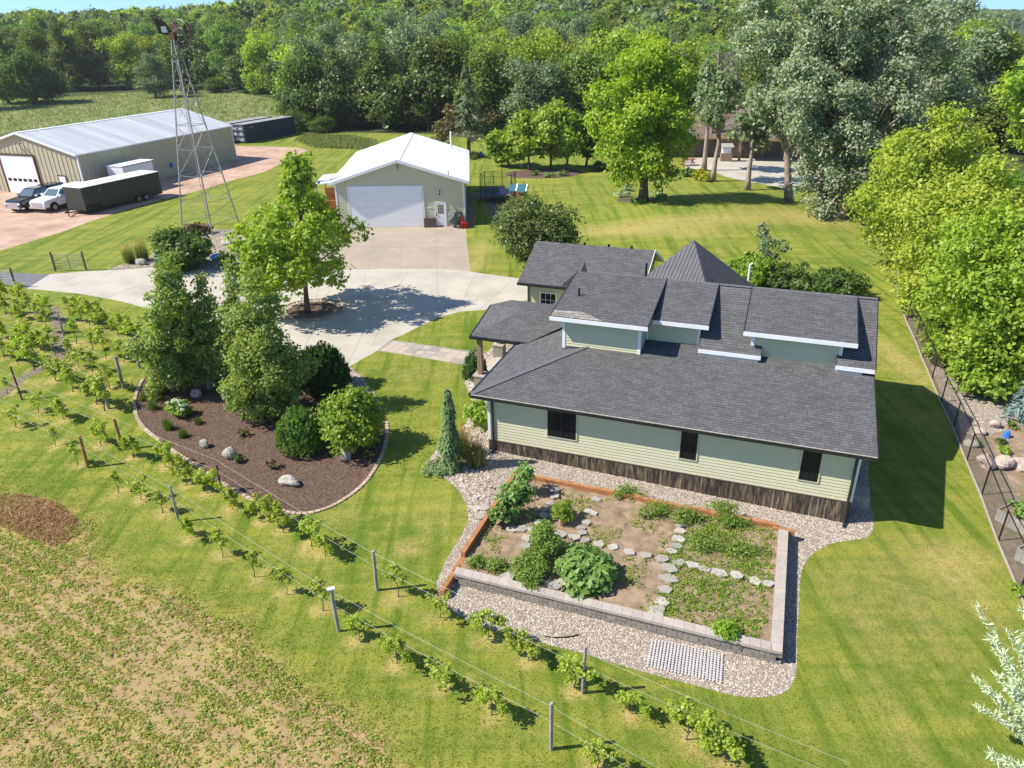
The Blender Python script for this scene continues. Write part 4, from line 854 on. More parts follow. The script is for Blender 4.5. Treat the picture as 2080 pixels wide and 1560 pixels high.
# ------------------------------------------------------------------ long steel shed
def build_shed():
    P0 = G(178, 400); T = thing('steel_shed', 'long tan ribbed steel shed with grey roof and big white door', 'shed', P0, R(71))
    # local x runs along the long side to the back right, y to the left across the front
    Ln, Wd, hw, hr = 25.0, 15.0, 4.35, 6.35; ov = .15
    def wall(name, o, du, nrm, length, top, m):
        o = np.array(o, float); du = np.array(du, float); nrm = np.array(nrm, float); mb = MB(); n = int(length/.1125)
        prof = [0, 0, 0, .035, .035, .0, 0, 0]; xs = [0, .05, .38, .46, .62, .7, .8, .9]
        k = 0; P = []
        x = 0
        while x < length-.001:
            for a, d in ((0, 0), (.30, 0), (.37, .045), (.45, .045), (.52, 0)):
                if x+a <= length: P.append((x+a, d))
            x += .6
        P.append((length, 0))
        for i in range(len(P)-1):
            (a, d0), (b, d1) = P[i], P[i+1]
            if b-a < 1e-4: continue
            mb.add([o+du*a+nrm*d0, o+du*b+nrm*d1, o+du*b+nrm*d1+[0, 0, top(b)], o+du*a+nrm*d0+[0, 0, top(a)]], [(0, 1, 2, 3)])
        return mb.build(name, m, T)
    W = MAT['shedwall']; gt = lambda y: hw+(hr-hw)*(1-abs(2*y/Wd-1))
    wall('side_wall', (0, 0, -.3), (1, 0, 0), (0, -1, 0), Ln, lambda a: hw+.3, W); wall('side_wall', (0, Wd, -.3), (1, 0, 0), (0, 1, 0), Ln, lambda a: hw+.3, W)
    wall('front_wall', (0, 0, -.3), (0, 1, 0), (-1, 0, 0), Wd, lambda a: gt(a)+.3, W); wall('back_wall', (Ln, 0, -.3), (0, 1, 0), (1, 0, 0), Wd, lambda a: gt(a)+.3, W)
    sl = (hr-hw)/(Wd/2); ez = hw-ov*sl+.06; rz = hr+.06
    r1 = sheet_roof('right_roof', MAT['greyroof'], T, (-ov-.1, -ov, ez), (Ln+ov, -ov, ez), (Ln+ov, Wd/2, rz), (-ov-.1, Wd/2, rz), .45, .03, rw=.07)
    r2 = sheet_roof('left_roof', MAT['greyroof'], T, (Ln+ov, Wd+ov, ez), (-ov-.1, Wd+ov, ez), (-ov-.1, Wd/2, rz), (Ln+ov, Wd/2, rz), .45, .03, rw=.07)
    ridgecap(T, MAT['white'], (-ov-.1, Wd/2, rz+.045), (Ln+ov, Wd/2, rz+.045), (0, 1, 0), sl, sl, .28)
    for i, x in enumerate((3.6, 8.0, 12.8, 17.4, 21.8)):
        p = MB(); y0 = 2.2; p.slab([(x, y0, ez+sl*y0+.03), (x+.85, y0, ez+sl*y0+.03), (x+.85, 6.2, ez+sl*6.2+.03), (x, 6.2, ez+sl*6.2+.03)], .02); p.build('skylight_sheet', MAT['skylight'], r1)
    mb = MB(); mb.beam((-ov-.13, -ov, ez-.06), (-ov-.13, Wd/2, rz-.06), .05, .22); mb.beam((-ov-.13, Wd+ov, ez-.06), (-ov-.13, Wd/2, rz-.06), .05, .22); mb.box(-.06, .1, -.06, .1, -.3, hw); mb.box(Ln-.1, Ln+.06, -.06, .1, -.3, hw); mb.beam((-ov, -ov-.03, ez-.06), (Ln+ov, -ov-.03, ez-.06), .05, .14); mb.build('trim', MAT['white'], T)
    # big door: panels with a row of windows
    ys, ye, zt = 6.1, 10.9, 4.0; D = thing('overhead_door', None, None); D.parent = T; n = 7; hgt = zt/n
    for i in range(n):
        p = MB(); p.box(-.11, -.07, ys, ye, i*hgt+.004, (i+1)*hgt-.004); p.build('door_panel', MAT['door_white'], D)
    for j in range(6):
        y = ys+.3+j*.74; p = MB(); p.box(-.125, -.111, y, y+.5, hgt*2+.14, hgt*3-.14); p.build('pane', MAT['glass_dark'], D)
    p = MB(); p.box(-.16, -.05, ys-.18, ys, 0, zt+.18); p.box(-.16, -.05, ye, ye+.18, 0, zt+.18); p.box(-.16, -.05, ys, ye, zt, zt+.18); p.build('door_frame', MAT['rust'], D)
    p = MB(); p.box(-.09, -.05, 2.3, 3.25, 0, 2.05); p.build('walk_door', MAT['door_white'], T)
    p = MB(); p.box(-.11, -.05, 2.2, 2.3, 0, 2.15); p.box(-.11, -.05, 3.25, 3.35, 0, 2.15); p.box(-.11, -.05, 2.3, 3.25, 2.05, 2.15); p.build('door_frame', MAT['rust'], T)
    for dy in (-.3, .3):
        p = MB(); p.tube([(-.03, Wd/2+dy, 5.35), (-.3, Wd/2+dy, 5.3), (-.35, Wd/2+dy, 5.22)], [.04, .1, .16], 8); p.build('flood_lamp', MAT['post_grey'], T)
    p = MB(); p.box(12.6, 13.0, -.25, -.03, 1.0, 1.5); p.build('meter_box', MAT['blue'], T)
build_shed()

# ------------------------------------------------------------------ shipping containers
def container(label, P, az, Ln=12.1):
    T = thing('shipping_container', label, 'container', P, az, 'dark grey shipping containers behind the steel shed'); Wd, Hh = 2.44, 2.75
    mb = MB(); mb.box(.05, Ln-.05, .05, Wd-.05, .1, Hh-.03); body = mb.build('body', MAT['cont'], T); mr = MB()
    for i in range(int(Ln/.28)-1):
        x = .15+i*.28; mr.box(x, x+.14, .0, .05, .18, Hh-.14); mr.box(x, x+.14, Wd-.05, Wd, .18, Hh-.14)
    mr.build('side_rib', MAT['cont'], body)
    mb = MB()
    for y in (0, Wd-.12):
        mb.box(0, Ln, y, y+.12, 0, .16); mb.box(0, Ln, y, y+.12, Hh-.12, Hh)
        for x in (0, Ln-.14): mb.box(x, x+.14, y, y+.12, 0, Hh)
    mb.build('frame', MAT['cont'], T)
    mb = MB(); mb.box(.1, Ln-.1, .12, Wd-.12, Hh-.03, Hh+.01); mb.build('roof', MAT['conttop'], T)
    for k, y in enumerate((.13, 1.24)):
        p = MB(); p.box(-.03, .0, y, y+1.07, .18, Hh-.14); d = p.build('door', MAT['cont'], T); p = MB()
        for i in range(9): p.box(-.045, -.031, y+.08+(i % 3)*.32, y+.34+(i % 3)*.32, .35+(i//3)*.8, .8+(i//3)*.8-(i % 2)*.12)
        p.build('pale_marking', MAT['cont_light'], d); p = MB()
        for yy in (y+.2, y+.85): p.tube([(-.07, yy, .2), (-.07, yy, Hh-.15)], .022, 5)
        p.build('lock_rod', MAT['chrome'], d)
    # faded pale emblem on the side: a small shape over an arched stroke
    p = MB(); p.add([(1.3, -.012, 2.1), (1.75, -.012, 2.12), (2.2, -.012, 2.22), (2.2, -.012, 2.3), (1.75, -.012, 2.2), (1.3, -.012, 2.18), (1.75, -.012, 2.25), (2.0, -.012, 2.3), (1.95, -.012, 2.45)], [(0, 1, 4, 5), (1, 2, 3, 4), (6, 7, 8)]); p.build('emblem', MAT['cont_light'], T)
    return T
MAT['conttop'] = mat('dusty container roof', (.24, .24, .25), (.33, .33, .32), 2, .8)
cp = G(500, 291.5); cd = np.array([math.cos(R(66)), math.sin(R(66))]); cn_ = np.array([-cd[1], cd[0]])
container('front dark grey container with pale marked doors, nearest the meadow edge', (cp[0], cp[1], cp[2]), R(66))
c2 = cp[:2]+cn_*3.3-cd*3.5; container('rear dark grey container half hidden behind the shed', (c2[0], c2[1], cp[2]), R(66), 14)
# ------------------------------------------------------------------ vehicles (x forward, rear at -L/2)
def wheel(parent, x, y, r_=.4, w_=.27, rim='chrome'):
    sgn = -1 if y < 0 else 1
    p = MB(); p.tube([(x, y-w_/2, r_), (x, y-w_/2+.04, r_), (x, y+w_/2-.04, r_), (x, y+w_/2, r_)], [r_*.9, r_, r_, r_*.9], 20); o = p.build('wheel', MAT['rubber'], parent)
    q = MB(); yy = y+sgn*(w_/2+.004); q.tube([(x, yy, r_), (x, yy+sgn*.012, r_)], [r_*.62, r_*.6], 16)
    q.build('hub', MAT['post_brown'], o); q = MB()
    for k in range(6):
        a = k*TAU/6; q.beam((x+math.cos(a)*.05, yy+sgn*.02, r_+math.sin(a)*.05), (x+math.cos(a)*r_*.6, yy+sgn*.02, r_+math.sin(a)*r_*.6), .05, .025, up=(0, 1, 0))
    q.build('rim', MAT[rim], o); return o
def pickup(label, P, az, paint, glassm='carglass', chrome=True):
    T = thing('pickup_truck', label, 'pickup truck', P, az, 'pickup trucks parked on the gravel yard'); m = MAT[paint]; L2 = 2.95
    # lower body stations: x, z bottom, z top, half width
    S = [(2.95, .55, .98, .82), (2.88, .48, 1.10, .94), (2.6, .46, 1.17, .99), (1.9, .46, 1.22, 1.0), (1.25, .46, 1.27, 1.0), (.8, .44, 1.30, 1.0), (-.9, .44, 1.30, 1.0), (-1.0, .44, 1.31, 1.0), (-2.85, .5, 1.32, 1.0), (-2.95, .55, 1.30, .97)]
    V = []; F = []; n = 10
    for x, a, b, hw in S:
        sec = [(hw*.9, a), (hw*.98, a+.1), (hw, (a+b)/2), (hw*.985, b-.09), (hw*.90, b)]
        V += [(x, -y, z) for y, z in sec]+[(x, y, z) for y, z in sec[::-1]]
    for i in range(len(S)-1):
        for k in range(n): F.append((i*n+k, (i+1)*n+k, (i+1)*n+(k+1) % n, i*n+(k+1) % n))
    F += [tuple(range(n)), tuple((len(S)-1)*n+k for k in range(n-1, -1, -1))]
    mb = MB(); mb.add(V, F); body = mb.build('body', m, T, smooth=False)
    def loft(name, bot, top, mm, z0, z1, ins=.06):
        (xa, xb, hb), (xc, xd, ht) = bot, top; mb = MB()
        v = [(xa, -hb, z0), (xb, -hb, z0), (xb, hb, z0), (xa, hb, z0), (xc, -ht, z1), (xd, -ht, z1), (xd, ht, z1), (xc, ht, z1)]
        t = .07; v2 = [(xc+t, -ht+t, z1+.035), (xd-t, -ht+t, z1+.035), (xd-t, ht-t, z1+.035), (xc+t, ht-t, z1+.035)]
        mb.add(v+v2, [(0, 1, 5, 4), (1, 2, 6, 5), (2, 3, 7, 6), (3, 0, 4, 7), (4, 5, 9, 8), (5, 6, 10, 9), (6, 7, 11, 10), (7, 4, 8, 11), (8, 9, 10, 11)]); return mb.build(name, mm, T), v
    cab, v = loft('cab', (-1.0, 1.35, .93), (-.85, .55, .72), m, 1.28, 1.90)
    def glass(par, a, b, c_, d, ins=(.08, .08, .1, .12), off=.008, name='window'):
        a, b, c_, d = [np.array(q, float) for q in (a, b, c_, d)]; nn = np.cross(b-a, d-a); nn /= np.linalg.norm(nn)
        P_ = lambda s, t: (a*(1-s)+b*s)*(1-t)+(d*(1-s)+c_*s)*t+nn*off
        mb = MB(); mb.slab([P_(ins[0], ins[2]), P_(1-ins[1], ins[2]), P_(1-ins[1], 1-ins[3]), P_(ins[0], 1-ins[3])], .006, -nn); return mb.build(name, MAT[glassm], par)
    glass(cab, v[1], v[2], v[6], v[5], (.06, .06, .06, .06), name='windscreen')
    for sgn in (-1, 1):
        h0, h1 = .93*sgn, .72*sgn; z0, z1 = 1.28, 1.9
        f = lambda x, t: (x, h0*(1-t)+h1*t, z0+(z1-z0)*t)
        for (xa, xb, xc, xd) in ((.28, 1.2, .28, .5), (-.82, .2, -.74, .2)):
            pts = [f(xa, .1), f(xb-.08, .1), f(xd, .86), f(xc, .86)]
            pts = [(a, b+sgn*.008, c_) for a, b, c_ in pts]; q = MB(); q.slab(pts if sgn < 0 else pts[::-1], .006, (0, -sgn, 0)); q.build('window', MAT[glassm], cab)
    # canopy over the bed
    can, vc = loft('canopy', (-2.9, -1.04, .93), (-2.8, -1.06, .74), m, 1.30, 1.93)
    for sgn in (-1, 1):
        pts = [(-2.7, sgn*.885, 1.45), (-1.25, sgn*.885, 1.45), (-1.25, sgn*.795, 1.80), (-2.65, sgn*.795, 1.80)]; q = MB(); q.slab(pts if sgn < 0 else pts[::-1], .006, (0, -sgn, 0)); q.build('window', MAT[glassm], can)
    q = MB()
    for k in range(4): q.box(2.955, 2.985, -.62, .62, .62+k*.095, .66+k*.095)
    q.box(2.94, 2.957, -.66, .66, .58, 1.0); q.build('grille', MAT['chrome'], T)
    for sgn in (-1, 1):
        q = MB(); q.box(2.86, 2.965, min(sgn*.68, sgn*.92), max(sgn*.68, sgn*.92), .78, .99); q.build('headlight', MAT['white'], T)
        q = MB(); q.box(1.0, 1.16, min(sgn*1.0, sgn*1.24), max(sgn*1.0, sgn*1.24), 1.30, 1.5); q.build('mirror', MAT['chrome'] if paint == 'blackpaint' else m, T)
    q = MB(); q.box(2.86, 3.08, -.95, .95, .42, .60); q.build('bumper', MAT['chrome'] , T)
    for sgn in (-1, 1):
        q = MB(); q.box(-.95, 1.1, min(sgn*.9, sgn*1.08), max(sgn*.9, sgn*1.08), .36, .42); q.build('running_board', MAT['chrome'] if sgn < 0 else MAT['black'], T)
        for x in (1.95, -1.85):
            q = MB(); y = sgn*.93; q.tube([(x, y-.09, .43), (x, y+.09, .43)], .50, 20); q.build('wheel_arch', MAT['black'], T)
            wheel(T, x, sgn*.90, .41, .28)
        for x in (.22, -.9):
            q = MB(); y = sgn*1.002; q.box(x-.006, x+.006, y-.004, y+.004, .5, 1.26); q.build('door_seam', MAT['black'], T)
    return T
gp = G(150, 412); wd = R(257)
def at_(P, az, x, y): return np.array([P[0]+math.cos(az)*x-math.sin(az)*y, P[1]+math.sin(az)*x+math.cos(az)*y, P[2]])
fw = G(112, 429); TA = R(253)
pw = at_(fw, TA, -1.95, .9*-1); pickup('white pickup truck with canopy parked beside the long dark trailer', pw, TA, 'whitepaint')
fb = G(62, 429); pb = at_(fb, TA, -1.95, -.9); pickup('shiny black pickup truck with canopy nearest the shed door', pb, TA, 'blackpaint')
def cargo_trailer():
    P = G(178, 437.5); az = R(66); T = thing('cargo_trailer', 'long dark grey enclosed cargo trailer with white roof on the gravel yard', 'trailer', P, az); L_, W_, h0, h1 = 9.2, 2.5, .42, 2.55
    mb = MB(); mb.box(0, L_, 0, W_, h0, h1); b = mb.build('body', MAT['trailer'], T)
    mb = MB(); mb.box(-.04, L_+.04, -.04, W_+.04, h1+.002, h1+.05); mb.build('roof', MAT['white'], T)
    mb = MB()
    for i in range(1, 15): mb.box(i*.61-.012, i*.61+.012, -.012, 0, h0+.02, h1-.03)
    mb.build('panel_seam', MAT['black'], b)
    mb = MB(); mb.box(0, L_, -.02, .02, h0-.08, h0); mb.box(0, .02, -.02, W_, h0-.08, h0); mb.build('bottom_rail', MAT['black'], T)
    mb = MB(); mb.box(.0, 1.9, -.016, 0, h0-.05, h0+.5); mb.build('stone_guard', MAT['black'], T)
    mb = MB(); mb.beam((0, .3, .42), (-1.3, W_/2, .42), .1, .1); mb.beam((0, W_-.3, .42), (-1.3, W_/2, .42), .1, .1); mb.tube([(-1.0, W_/2, 0), (-1.0, W_/2, .8)], .05, 6); mb.build('tow_bar', MAT['black'], T)
    mb = MB(); mb.box(5.6, 7.5, -.06, .02, .6, .78); mb.build('mudguard', MAT['black'], T)
    for x in (6.05, 7.0): wheel(T, x, -.02, .36, .22); wheel(T, x, W_+.02, .36, .22)
    mb = MB(); mb.box(1.9, 1.94, -.02, 0, 1.95, 2.15); mb.build('lamp', MAT['white'], T)
cargo_trailer()
def white_trailer():
    S0 = G(178, 400); az = R(71); P = np.array([S0[0]+math.cos(az)*2.3+math.sin(az)*3.3, S0[1]+math.sin(az)*2.3-math.cos(az)*3.3, S0[2]]); T = thing('utility_trailer', 'small white enclosed trailer standing behind the dark cargo trailer', 'trailer', P, az); mb = MB(); mb.box(0, 4.3, 0, 2.1, .45, 2.85); mb.build('body', MAT['whitepaint'], T)
    mb = MB(); mb.box(-.05, 4.6, -.05, 2.15, 2.86, 2.92); mb.build('roof', MAT['white'], T); mb = MB()
    for i in range(14): mb.box(i*.33, i*.33+.13, -.066, -.052, 2.78, 2.92)
    mb.build('roof_edge', MAT['rust'], T)
    mb = MB(); mb.box(1.1, 1.13, -.012, 0, .5, 2.3); mb.box(1.9, 2.05, -.015, 0, 1.2, 1.35); mb.build('seam', MAT['black'], T)
    for x in (1.9, 2.6): wheel(T, x, .02, .34, .2)
white_trailer()
def forklift():
    P = G(680, 440); T = thing('telehandler', 'orange and black loader parked under the lean-to roof of the garage', 'loader', P, R(92))
    mb = MB(); mb.box(-.2, 2.2, -.7, .7, .5, 1.5); mb.box(.2, 1.2, -.6, .5, 1.5, 2.3); mb.build('body', MAT['orange'], T)
    mb = MB(); mb.box(.15, 1.25, -.62, .52, 2.3, 2.38); mb.beam((.2, -.55, 1.5), (.2, -.55, 2.3), .06); mb.build('canopy', MAT['black'], T)
    for x in (.2, 1.8):
        for y in (-.8, .8): wheel(T, x, y, .42, .3, 'orange')
    # cab panel seen in orange under the roof edge
    mb = MB(); mb.box(-.5, -.2, -.3, .5, 2.2, 2.75); mb.beam((-.35, -.4, 1.2), (-.35, -.4, 2.1), .1); mb.beam((-.35, .6, 1.2), (-.35, .6, 2.1), .1); mb.build('bucket', MAT['orange'], T)
forklift()
def parked_car():
    P = G(600, 485); T = thing('parked_car', 'silver blue car hidden behind the driveway tree', 'car', P, R(95)); m = MAT['whitepaint']
    S = [(2.2, .4, .72, .75), (2.0, .32, .86, .86), (1.1, .3, .98, .9), (-1.6, .3, 1.0, .9), (-2.1, .35, .95, .84), (-2.2, .45, .8, .75)]; V = []; F = []; n = 8
    for x, a, b, hw in S:
        sec = [(hw*.9, a), (hw, (a+b)/2), (hw*.97, b-.08), (hw*.85, b)]; V += [(x, -y, z) for y, z in sec]+[(x, y, z) for y, z in sec[::-1]]
    for i in range(len(S)-1):
        for k in range(n): F.append((i*n+k, (i+1)*n+k, (i+1)*n+(k+1) % n, i*n+(k+1) % n))
    F += [tuple(range(n)), tuple((len(S)-1)*n+k for k in range(n-1, -1, -1))]; mb = MB(); mb.add(V, F); mb.build('body', m, T)
    mb = MB(); mb.add([(1.0, -.8, .98), (1.0, .8, .98), (-1.9, .8, .98), (-1.9, -.8, .98), (.3, -.62, 1.42), (.3, .62, 1.42), (-1.2, .62, 1.42), (-1.2, -.62, 1.42)], [(0, 1, 5, 4), (1, 2, 6, 5), (2, 3, 7, 6), (3, 0, 4, 7)]); mb.build('window', MAT['carglass'], T)
    mb = MB(); mb.box(-1.2, .3, -.64, .64, 1.42, 1.46); mb.build('roof', m, T)
    for x in (1.35, -1.35):
        for y in (-.82, .82): wheel(T, x, y, .33, .22)
parked_car()
def snowblower():
    P = G(932, 462); T = thing('snow_blower', 'red snow blower under a grey green cover at the garage corner', 'snow blower', P, R(10))
    r = np.random.default_rng(8); mb = MB(); V = []; F = []; n = 14; lv = [(.35, .55), (.7, .62), (1.05, .55), (1.35, .42), (1.45, .1)]
    for z, rr in lv:
        for k in range(n):
            a = k*TAU/n; q = 1+r.normal(0, .06); V.append((-.25+math.cos(a)*rr*1.15*q, .25+math.sin(a)*rr*.8*q, z+r.normal(0, .03)))
    for i in range(len(lv)-1):
        for k in range(n): F.append((i*n+k, i*n+(k+1) % n, (i+1)*n+(k+1) % n, (i+1)*n+k))
    F.append(tuple((len(lv)-1)*n+k for k in range(n))); mb.add(V, F); mb.build('cover', MAT['tarp'], T, smooth=False)
    mb = MB(); mb.box(.15, .75, -.55, -.05, .08, .5); mb.beam((.3, -.2, .4), (.35, -.1, .95), .12); mb.tube([(.35, -.15, .75), (.35, -.3, 1.0), (.32, -.45, 1.0)], [.1, .1, .12], 8); mb.box(.1, .8, -.6, -.55, .05, .12); mb.build('auger_housing', MAT['red'], T)
    wheel(T, -.1, -.32, .2, .14, 'white'); 
    mb = MB(); mb.tube([(-.2, -.1, .6), (-.9, .2, 1.0)], .02, 6); mb.tube([(-.2, .4, .6), (-.9, .5, 1.0)], .02, 6); mb.build('handle', MAT['black'], T)
snowblower()
p = MB(); p.box(-.5, .5, -.32, .32, .0, .75); p.box(-.46, .46, -.28, .28, .75, .8); pl = p.build('planter', MAT['tarp2'] if 'tarp2' in MAT else MAT['post_brown'], None); q = G(876, 459); place(pl, (q[0]-.05, q[1]-.25, q[2])); tag(pl, 'dark brown storage box between the wide door and walk door of the garage', 'storage box')

# ------------------------------------------------------------------ windmill
def windmill():
    B = G(430, 467); T = thing('windmill', 'old steel windmill tower with rusty wheel and vane beside the driveway', 'windmill', B, R(-23))
    Ht = 15.1; hb, ht = 1.7, .13
    cs = [(1, -1), (1, 1), (-1, 1), (-1, -1)]
    def at(i, z): s = hb+(ht-hb)*z/Ht; return np.array([cs[i % 4][0]*s, cs[i % 4][1]*s, z])
    for i in range(4):
        p = MB(); p.beam(at(i, -.1), at(i, Ht), .085, .085); p.build('leg', MAT['galv'], T)
    z = 1.0; lv = [.9, 2.7, 4.8, 6.9, 8.8, 10.6, 12.2, 13.6]
    for k, z in enumerate(lv):
        g = MB()
        for i in range(4):
            a, b = at(i, z), at(i+1, z); m = (a+b)/2+np.array([0, 0, -.04]); g.beam(a, m, .038, .038); g.beam(m, b, .038, .038)
        g.build('girt', MAT['galv'], T)
        if k < len(lv)-1:
            g = MB(); z2 = lv[k+1]
            for i in range(4): g.beam(at(i, z), at(i+1, z2), .014); g.beam(at(i+1, z), at(i, z2), .014)
            g.build('cross_brace', MAT['galv'], T)
    l = MB(); 
    for k in range(38):
        z = .8+k*.36; s = hb+(ht-hb)*z/Ht; c_ = np.array([s, -s, z]); l.beam(c_+[-.02, 0, 0], c_+[-.02-.28, 0, 0], .014)
    l.beam(at(0, .5)-np.array([.28, 0, 0]), at(0, 14)-np.array([.2, 0, 0]), .03); l.build('ladder', MAT['galv'], T)
    p = MB(); p.box(-.42, .42, -.42, .42, Ht-1.15, Ht-1.1); p.build('platform', MAT['rust'], T)
    # head: gearbox, wheel of curved blades, vane
    hd = MB(); hd.box(-.2, .25, -.16, .16, Ht, Ht+.55); hd.tube([(0, 0, Ht-.4), (0, 0, Ht+.3)], .08, 8); hd.build('gear_box', MAT['rust'], T)
    wh = thing('wind_wheel', None, None); wh.parent = T; wh.location = (.72, .09, Ht+.35); wh.rotation_euler = (0, 0, R(83))
    r = np.random.default_rng(4)
    for k in range(14):
        if k in (3, 4, 9): continue
        a = k*TAU/14; b0, b1 = .38, 1.22; ca, sa = math.cos(a), math.sin(a); ca2, sa2 = math.cos(a+.3), math.sin(a+.3)
        p = MB(); p.slab([(.0, ca*b0, sa*b0), (.0, ca*b1, sa*b1), (.16, ca2*b1, sa2*b1), (.08, ca2*b0, sa2*b0)], .015, (1, 0, 0)); p.build('blade', MAT['rust'], wh)
    p = MB()
    for rr in (.5, 1.1): p.tube([(.0, math.cos(t)*rr, math.sin(t)*rr) for t in np.linspace(0, TAU, 25)], .02, 4, cap=False)
    p.tube([(-.3, 0, 0), (.15, 0, 0)], .07, 8); p.build('rim', MAT['galv'], wh)
    v = MB(); v.beam((.1, .1, Ht+.35), (-.9, -.5, Ht+.6), .05); v.build('vane_arm', MAT['rust'], T)
    v = MB(); d = np.array([-.84, -.54, 0]); o = np.array([.0, .1, Ht+.45]); u = np.array([0, 0, 1.]); v.slab([o, o+d*.35-u*.1, o+d*1.1+u*.0, o+d*1.25+u*1.15, o+d*.5+u*.85], .02, (-.54, .84, 0)); v.build('vane', MAT['rust'], T)
    v = MB(); q_ = np.array([.54, -.84, 0])*.03; v.slab([o+d*.4+u*.1+q_, o+d*.85+u*.05+q_, o+d*.85+u*.5+q_, o+d*.5+u*.55+q_], .02, (-.54, .84, 0)); v.build('vane_patch', MAT['white'], T)
windmill()

# ------------------------------------------------------------------ farm gates
def gate(a, b, h, label, postl=True):
    a = np.array(a); b = np.array(b); T = thing('farm_gate', label, 'gate', a, math.atan2(b[1]-a[1], b[0]-a[0]), 'tubular steel farm gates at the lane'); Ln = np.hypot(*(b-a)[:2])
    for x in (0, Ln): p = MB(); p.tube([(x, 0, -.2), (x, 0, h+.2)], .06, 8); p.build('gate_post', MAT['post_brown'], T)
    for k in range(6):
        z = .18+(h-.22)*k/5; p = MB(); p.tube([(.1, 0, z), (Ln-.1, 0, z)], .022, 6); p.build('rail', MAT['galv'], T)
    for x in (.1, Ln/2, Ln-.1): p = MB(); p.tube([(x, .0, .16), (x, 0, h)], .025, 6); p.build('upright', MAT['galv'], T)
gate(G(113, 551), G(176, 549), 1.25, 'open grey tubular gate standing on the lawn above the lane')
gate(G(-70, 574), G(33, 584), 1.2, 'grey tubular gate at the left picture edge beside the asphalt lane')

# ------------------------------------------------------------------ trampoline, play house, picnic table
def trampoline():
    c = (G(981, 408)+G(1043, 404))/2; c = np.array([c[0], c[1]+.2, G(1010, 405)[2]]); T = thing('trampoline', 'round trampoline with blue pad and tall netting on the dirt path', 'trampoline', c, 0); r0, z0 = 1.75, .85
    p = MB(); t = np.linspace(0, TAU, 33)[:-1]
    p.prism([(math.cos(a)*r0*.82, math.sin(a)*r0*.82) for a in t], z0-.01, z0); p.build('mat', MAT['navy'], T)
    p = MB(); V = []; F = []
    for a in t: V += [(math.cos(a)*r0*.82, math.sin(a)*r0*.82, z0+.03), (math.cos(a)*r0, math.sin(a)*r0, z0+.03), (math.cos(a)*r0*1.02, math.sin(a)*r0*1.02, z0-.04)]
    n = len(t)
    for k in range(n):
        a, b = 3*k, 3*((k+1) % n); F += [(a, a+1, b+1, b), (a+1, a+2, b+2, b+1)]
    p.add(V, F); p.build('pad', MAT['bluepad'], T)
    for k in range(6):
        a = k*TAU/6+.3; x, y = math.cos(a)*(r0+.08), math.sin(a)*(r0+.08); p = MB(); p.tube([(x, y, 0), (x, y, 2.55), (x*.95, y*.95, 2.68)], .035, 6); p.build('pole', MAT['net'], T)
    p = MB(); rn = r0*.97
    for k in range(72):
        a = k*TAU/72; z1 = 2.62-.14*abs(math.sin((a-.3)*3)); p.beam((math.cos(a)*rn, math.sin(a)*rn, z0), (math.cos(a)*rn, math.sin(a)*rn, z1), .006)
    for j in range(19):
        z = z0+.05+j*.09; tt = np.linspace(0, TAU, 37)
        for k in range(36): p.beam((math.cos(tt[k])*rn, math.sin(tt[k])*rn, z), (math.cos(tt[k+1])*rn, math.sin(tt[k+1])*rn, z), .006)
    for k in range(72):
        a, b = k*TAU/72, (k+1)*TAU/72; f = lambda a: 2.62-.14*abs(math.sin((a-.3)*3)); p.beam((math.cos(a)*rn, math.sin(a)*rn, f(a)), (math.cos(b)*rn, math.sin(b)*rn, f(b)), .03)
    p.build('net', MAT['net'], T)
    for k in range(4):
        a = k*TAU/4+.5; x, y = math.cos(a)*r0*.95, math.sin(a)*r0*.95; p = MB(); p.tube([(x, y, z0-.05), (x, y, .03), (x*.75+.2, y*.75, .03)], .03, 6); p.build('leg', MAT['galv'], T)
MAT['bluepad'] = mat('blue pad', (.03, .06, .16), rough=.5)
trampoline()
def playhouse():
    c = G(1054, 428); T = thing('play_house', 'small wooden play house with teal roof and slide beside the trampoline', 'play house', c, R(-12)); W_ = MAT['playwood']
    for x in (-.65, .65):
        for y in (-.5, .5): p = MB(); p.beam((x, y, -.1), (x, y, 2.1), .09); p.build('post', W_, T)
    p = MB(); p.box(-.7, .7, -.55, .55, .95, 1.02); p.build('floor', W_, T)
    p = MB()
    for i in range(8): p.box(-.68+i*.17, -.68+i*.17+.13, -.58, -.55, 1.02, 1.45)
    for i in range(6): p.box(-.7, -.67, -.5+i*.17, -.5+i*.17+.13, 1.02, 1.45)
    p.box(-.7, .7, .55, .58, 1.02, 1.6); p.build('railing', W_, T)
    for s in (-1, 1):
        p = MB(); p.slab([(-.8, s*.75, 1.95), (.8, s*.75, 1.95), (.8, 0, 2.45), (-.8, 0, 2.45)], .03); p.build('roof_panel', MAT['teal'] if s > 0 else MAT['teal'], T)
    p = MB(); 
    for s in (-1, 1): p.beam((.82, s*.75, 1.97), (.82, 0, 2.47), .1, .04); p.beam((-.1, s*.75, 1.98), (-.1, 0, 2.48), .14, .04)
    p.build('gable_board', MAT['white'], T)
    for x in (-.78, .5): p = MB(); p.beam((x, 0, 2.45), (x, 0, 2.8), .07); p.build('finial', MAT['playwood'], T)
    p = MB(); p.beam((-.7, -.3, 1.0), (-1.75, -.9, .1), .06); p.beam((-.7, .1, 1.0), (-1.75, -.5, .1), .06)
    for k in range(4): t = .2+k*.2; p.beam((-.7-1.05*t, -.3-.6*t, 1-.9*t), (-.7-1.05*t, .1-.6*t, 1-.9*t), .05)
    p.build('ladder', W_, T)
playhouse()
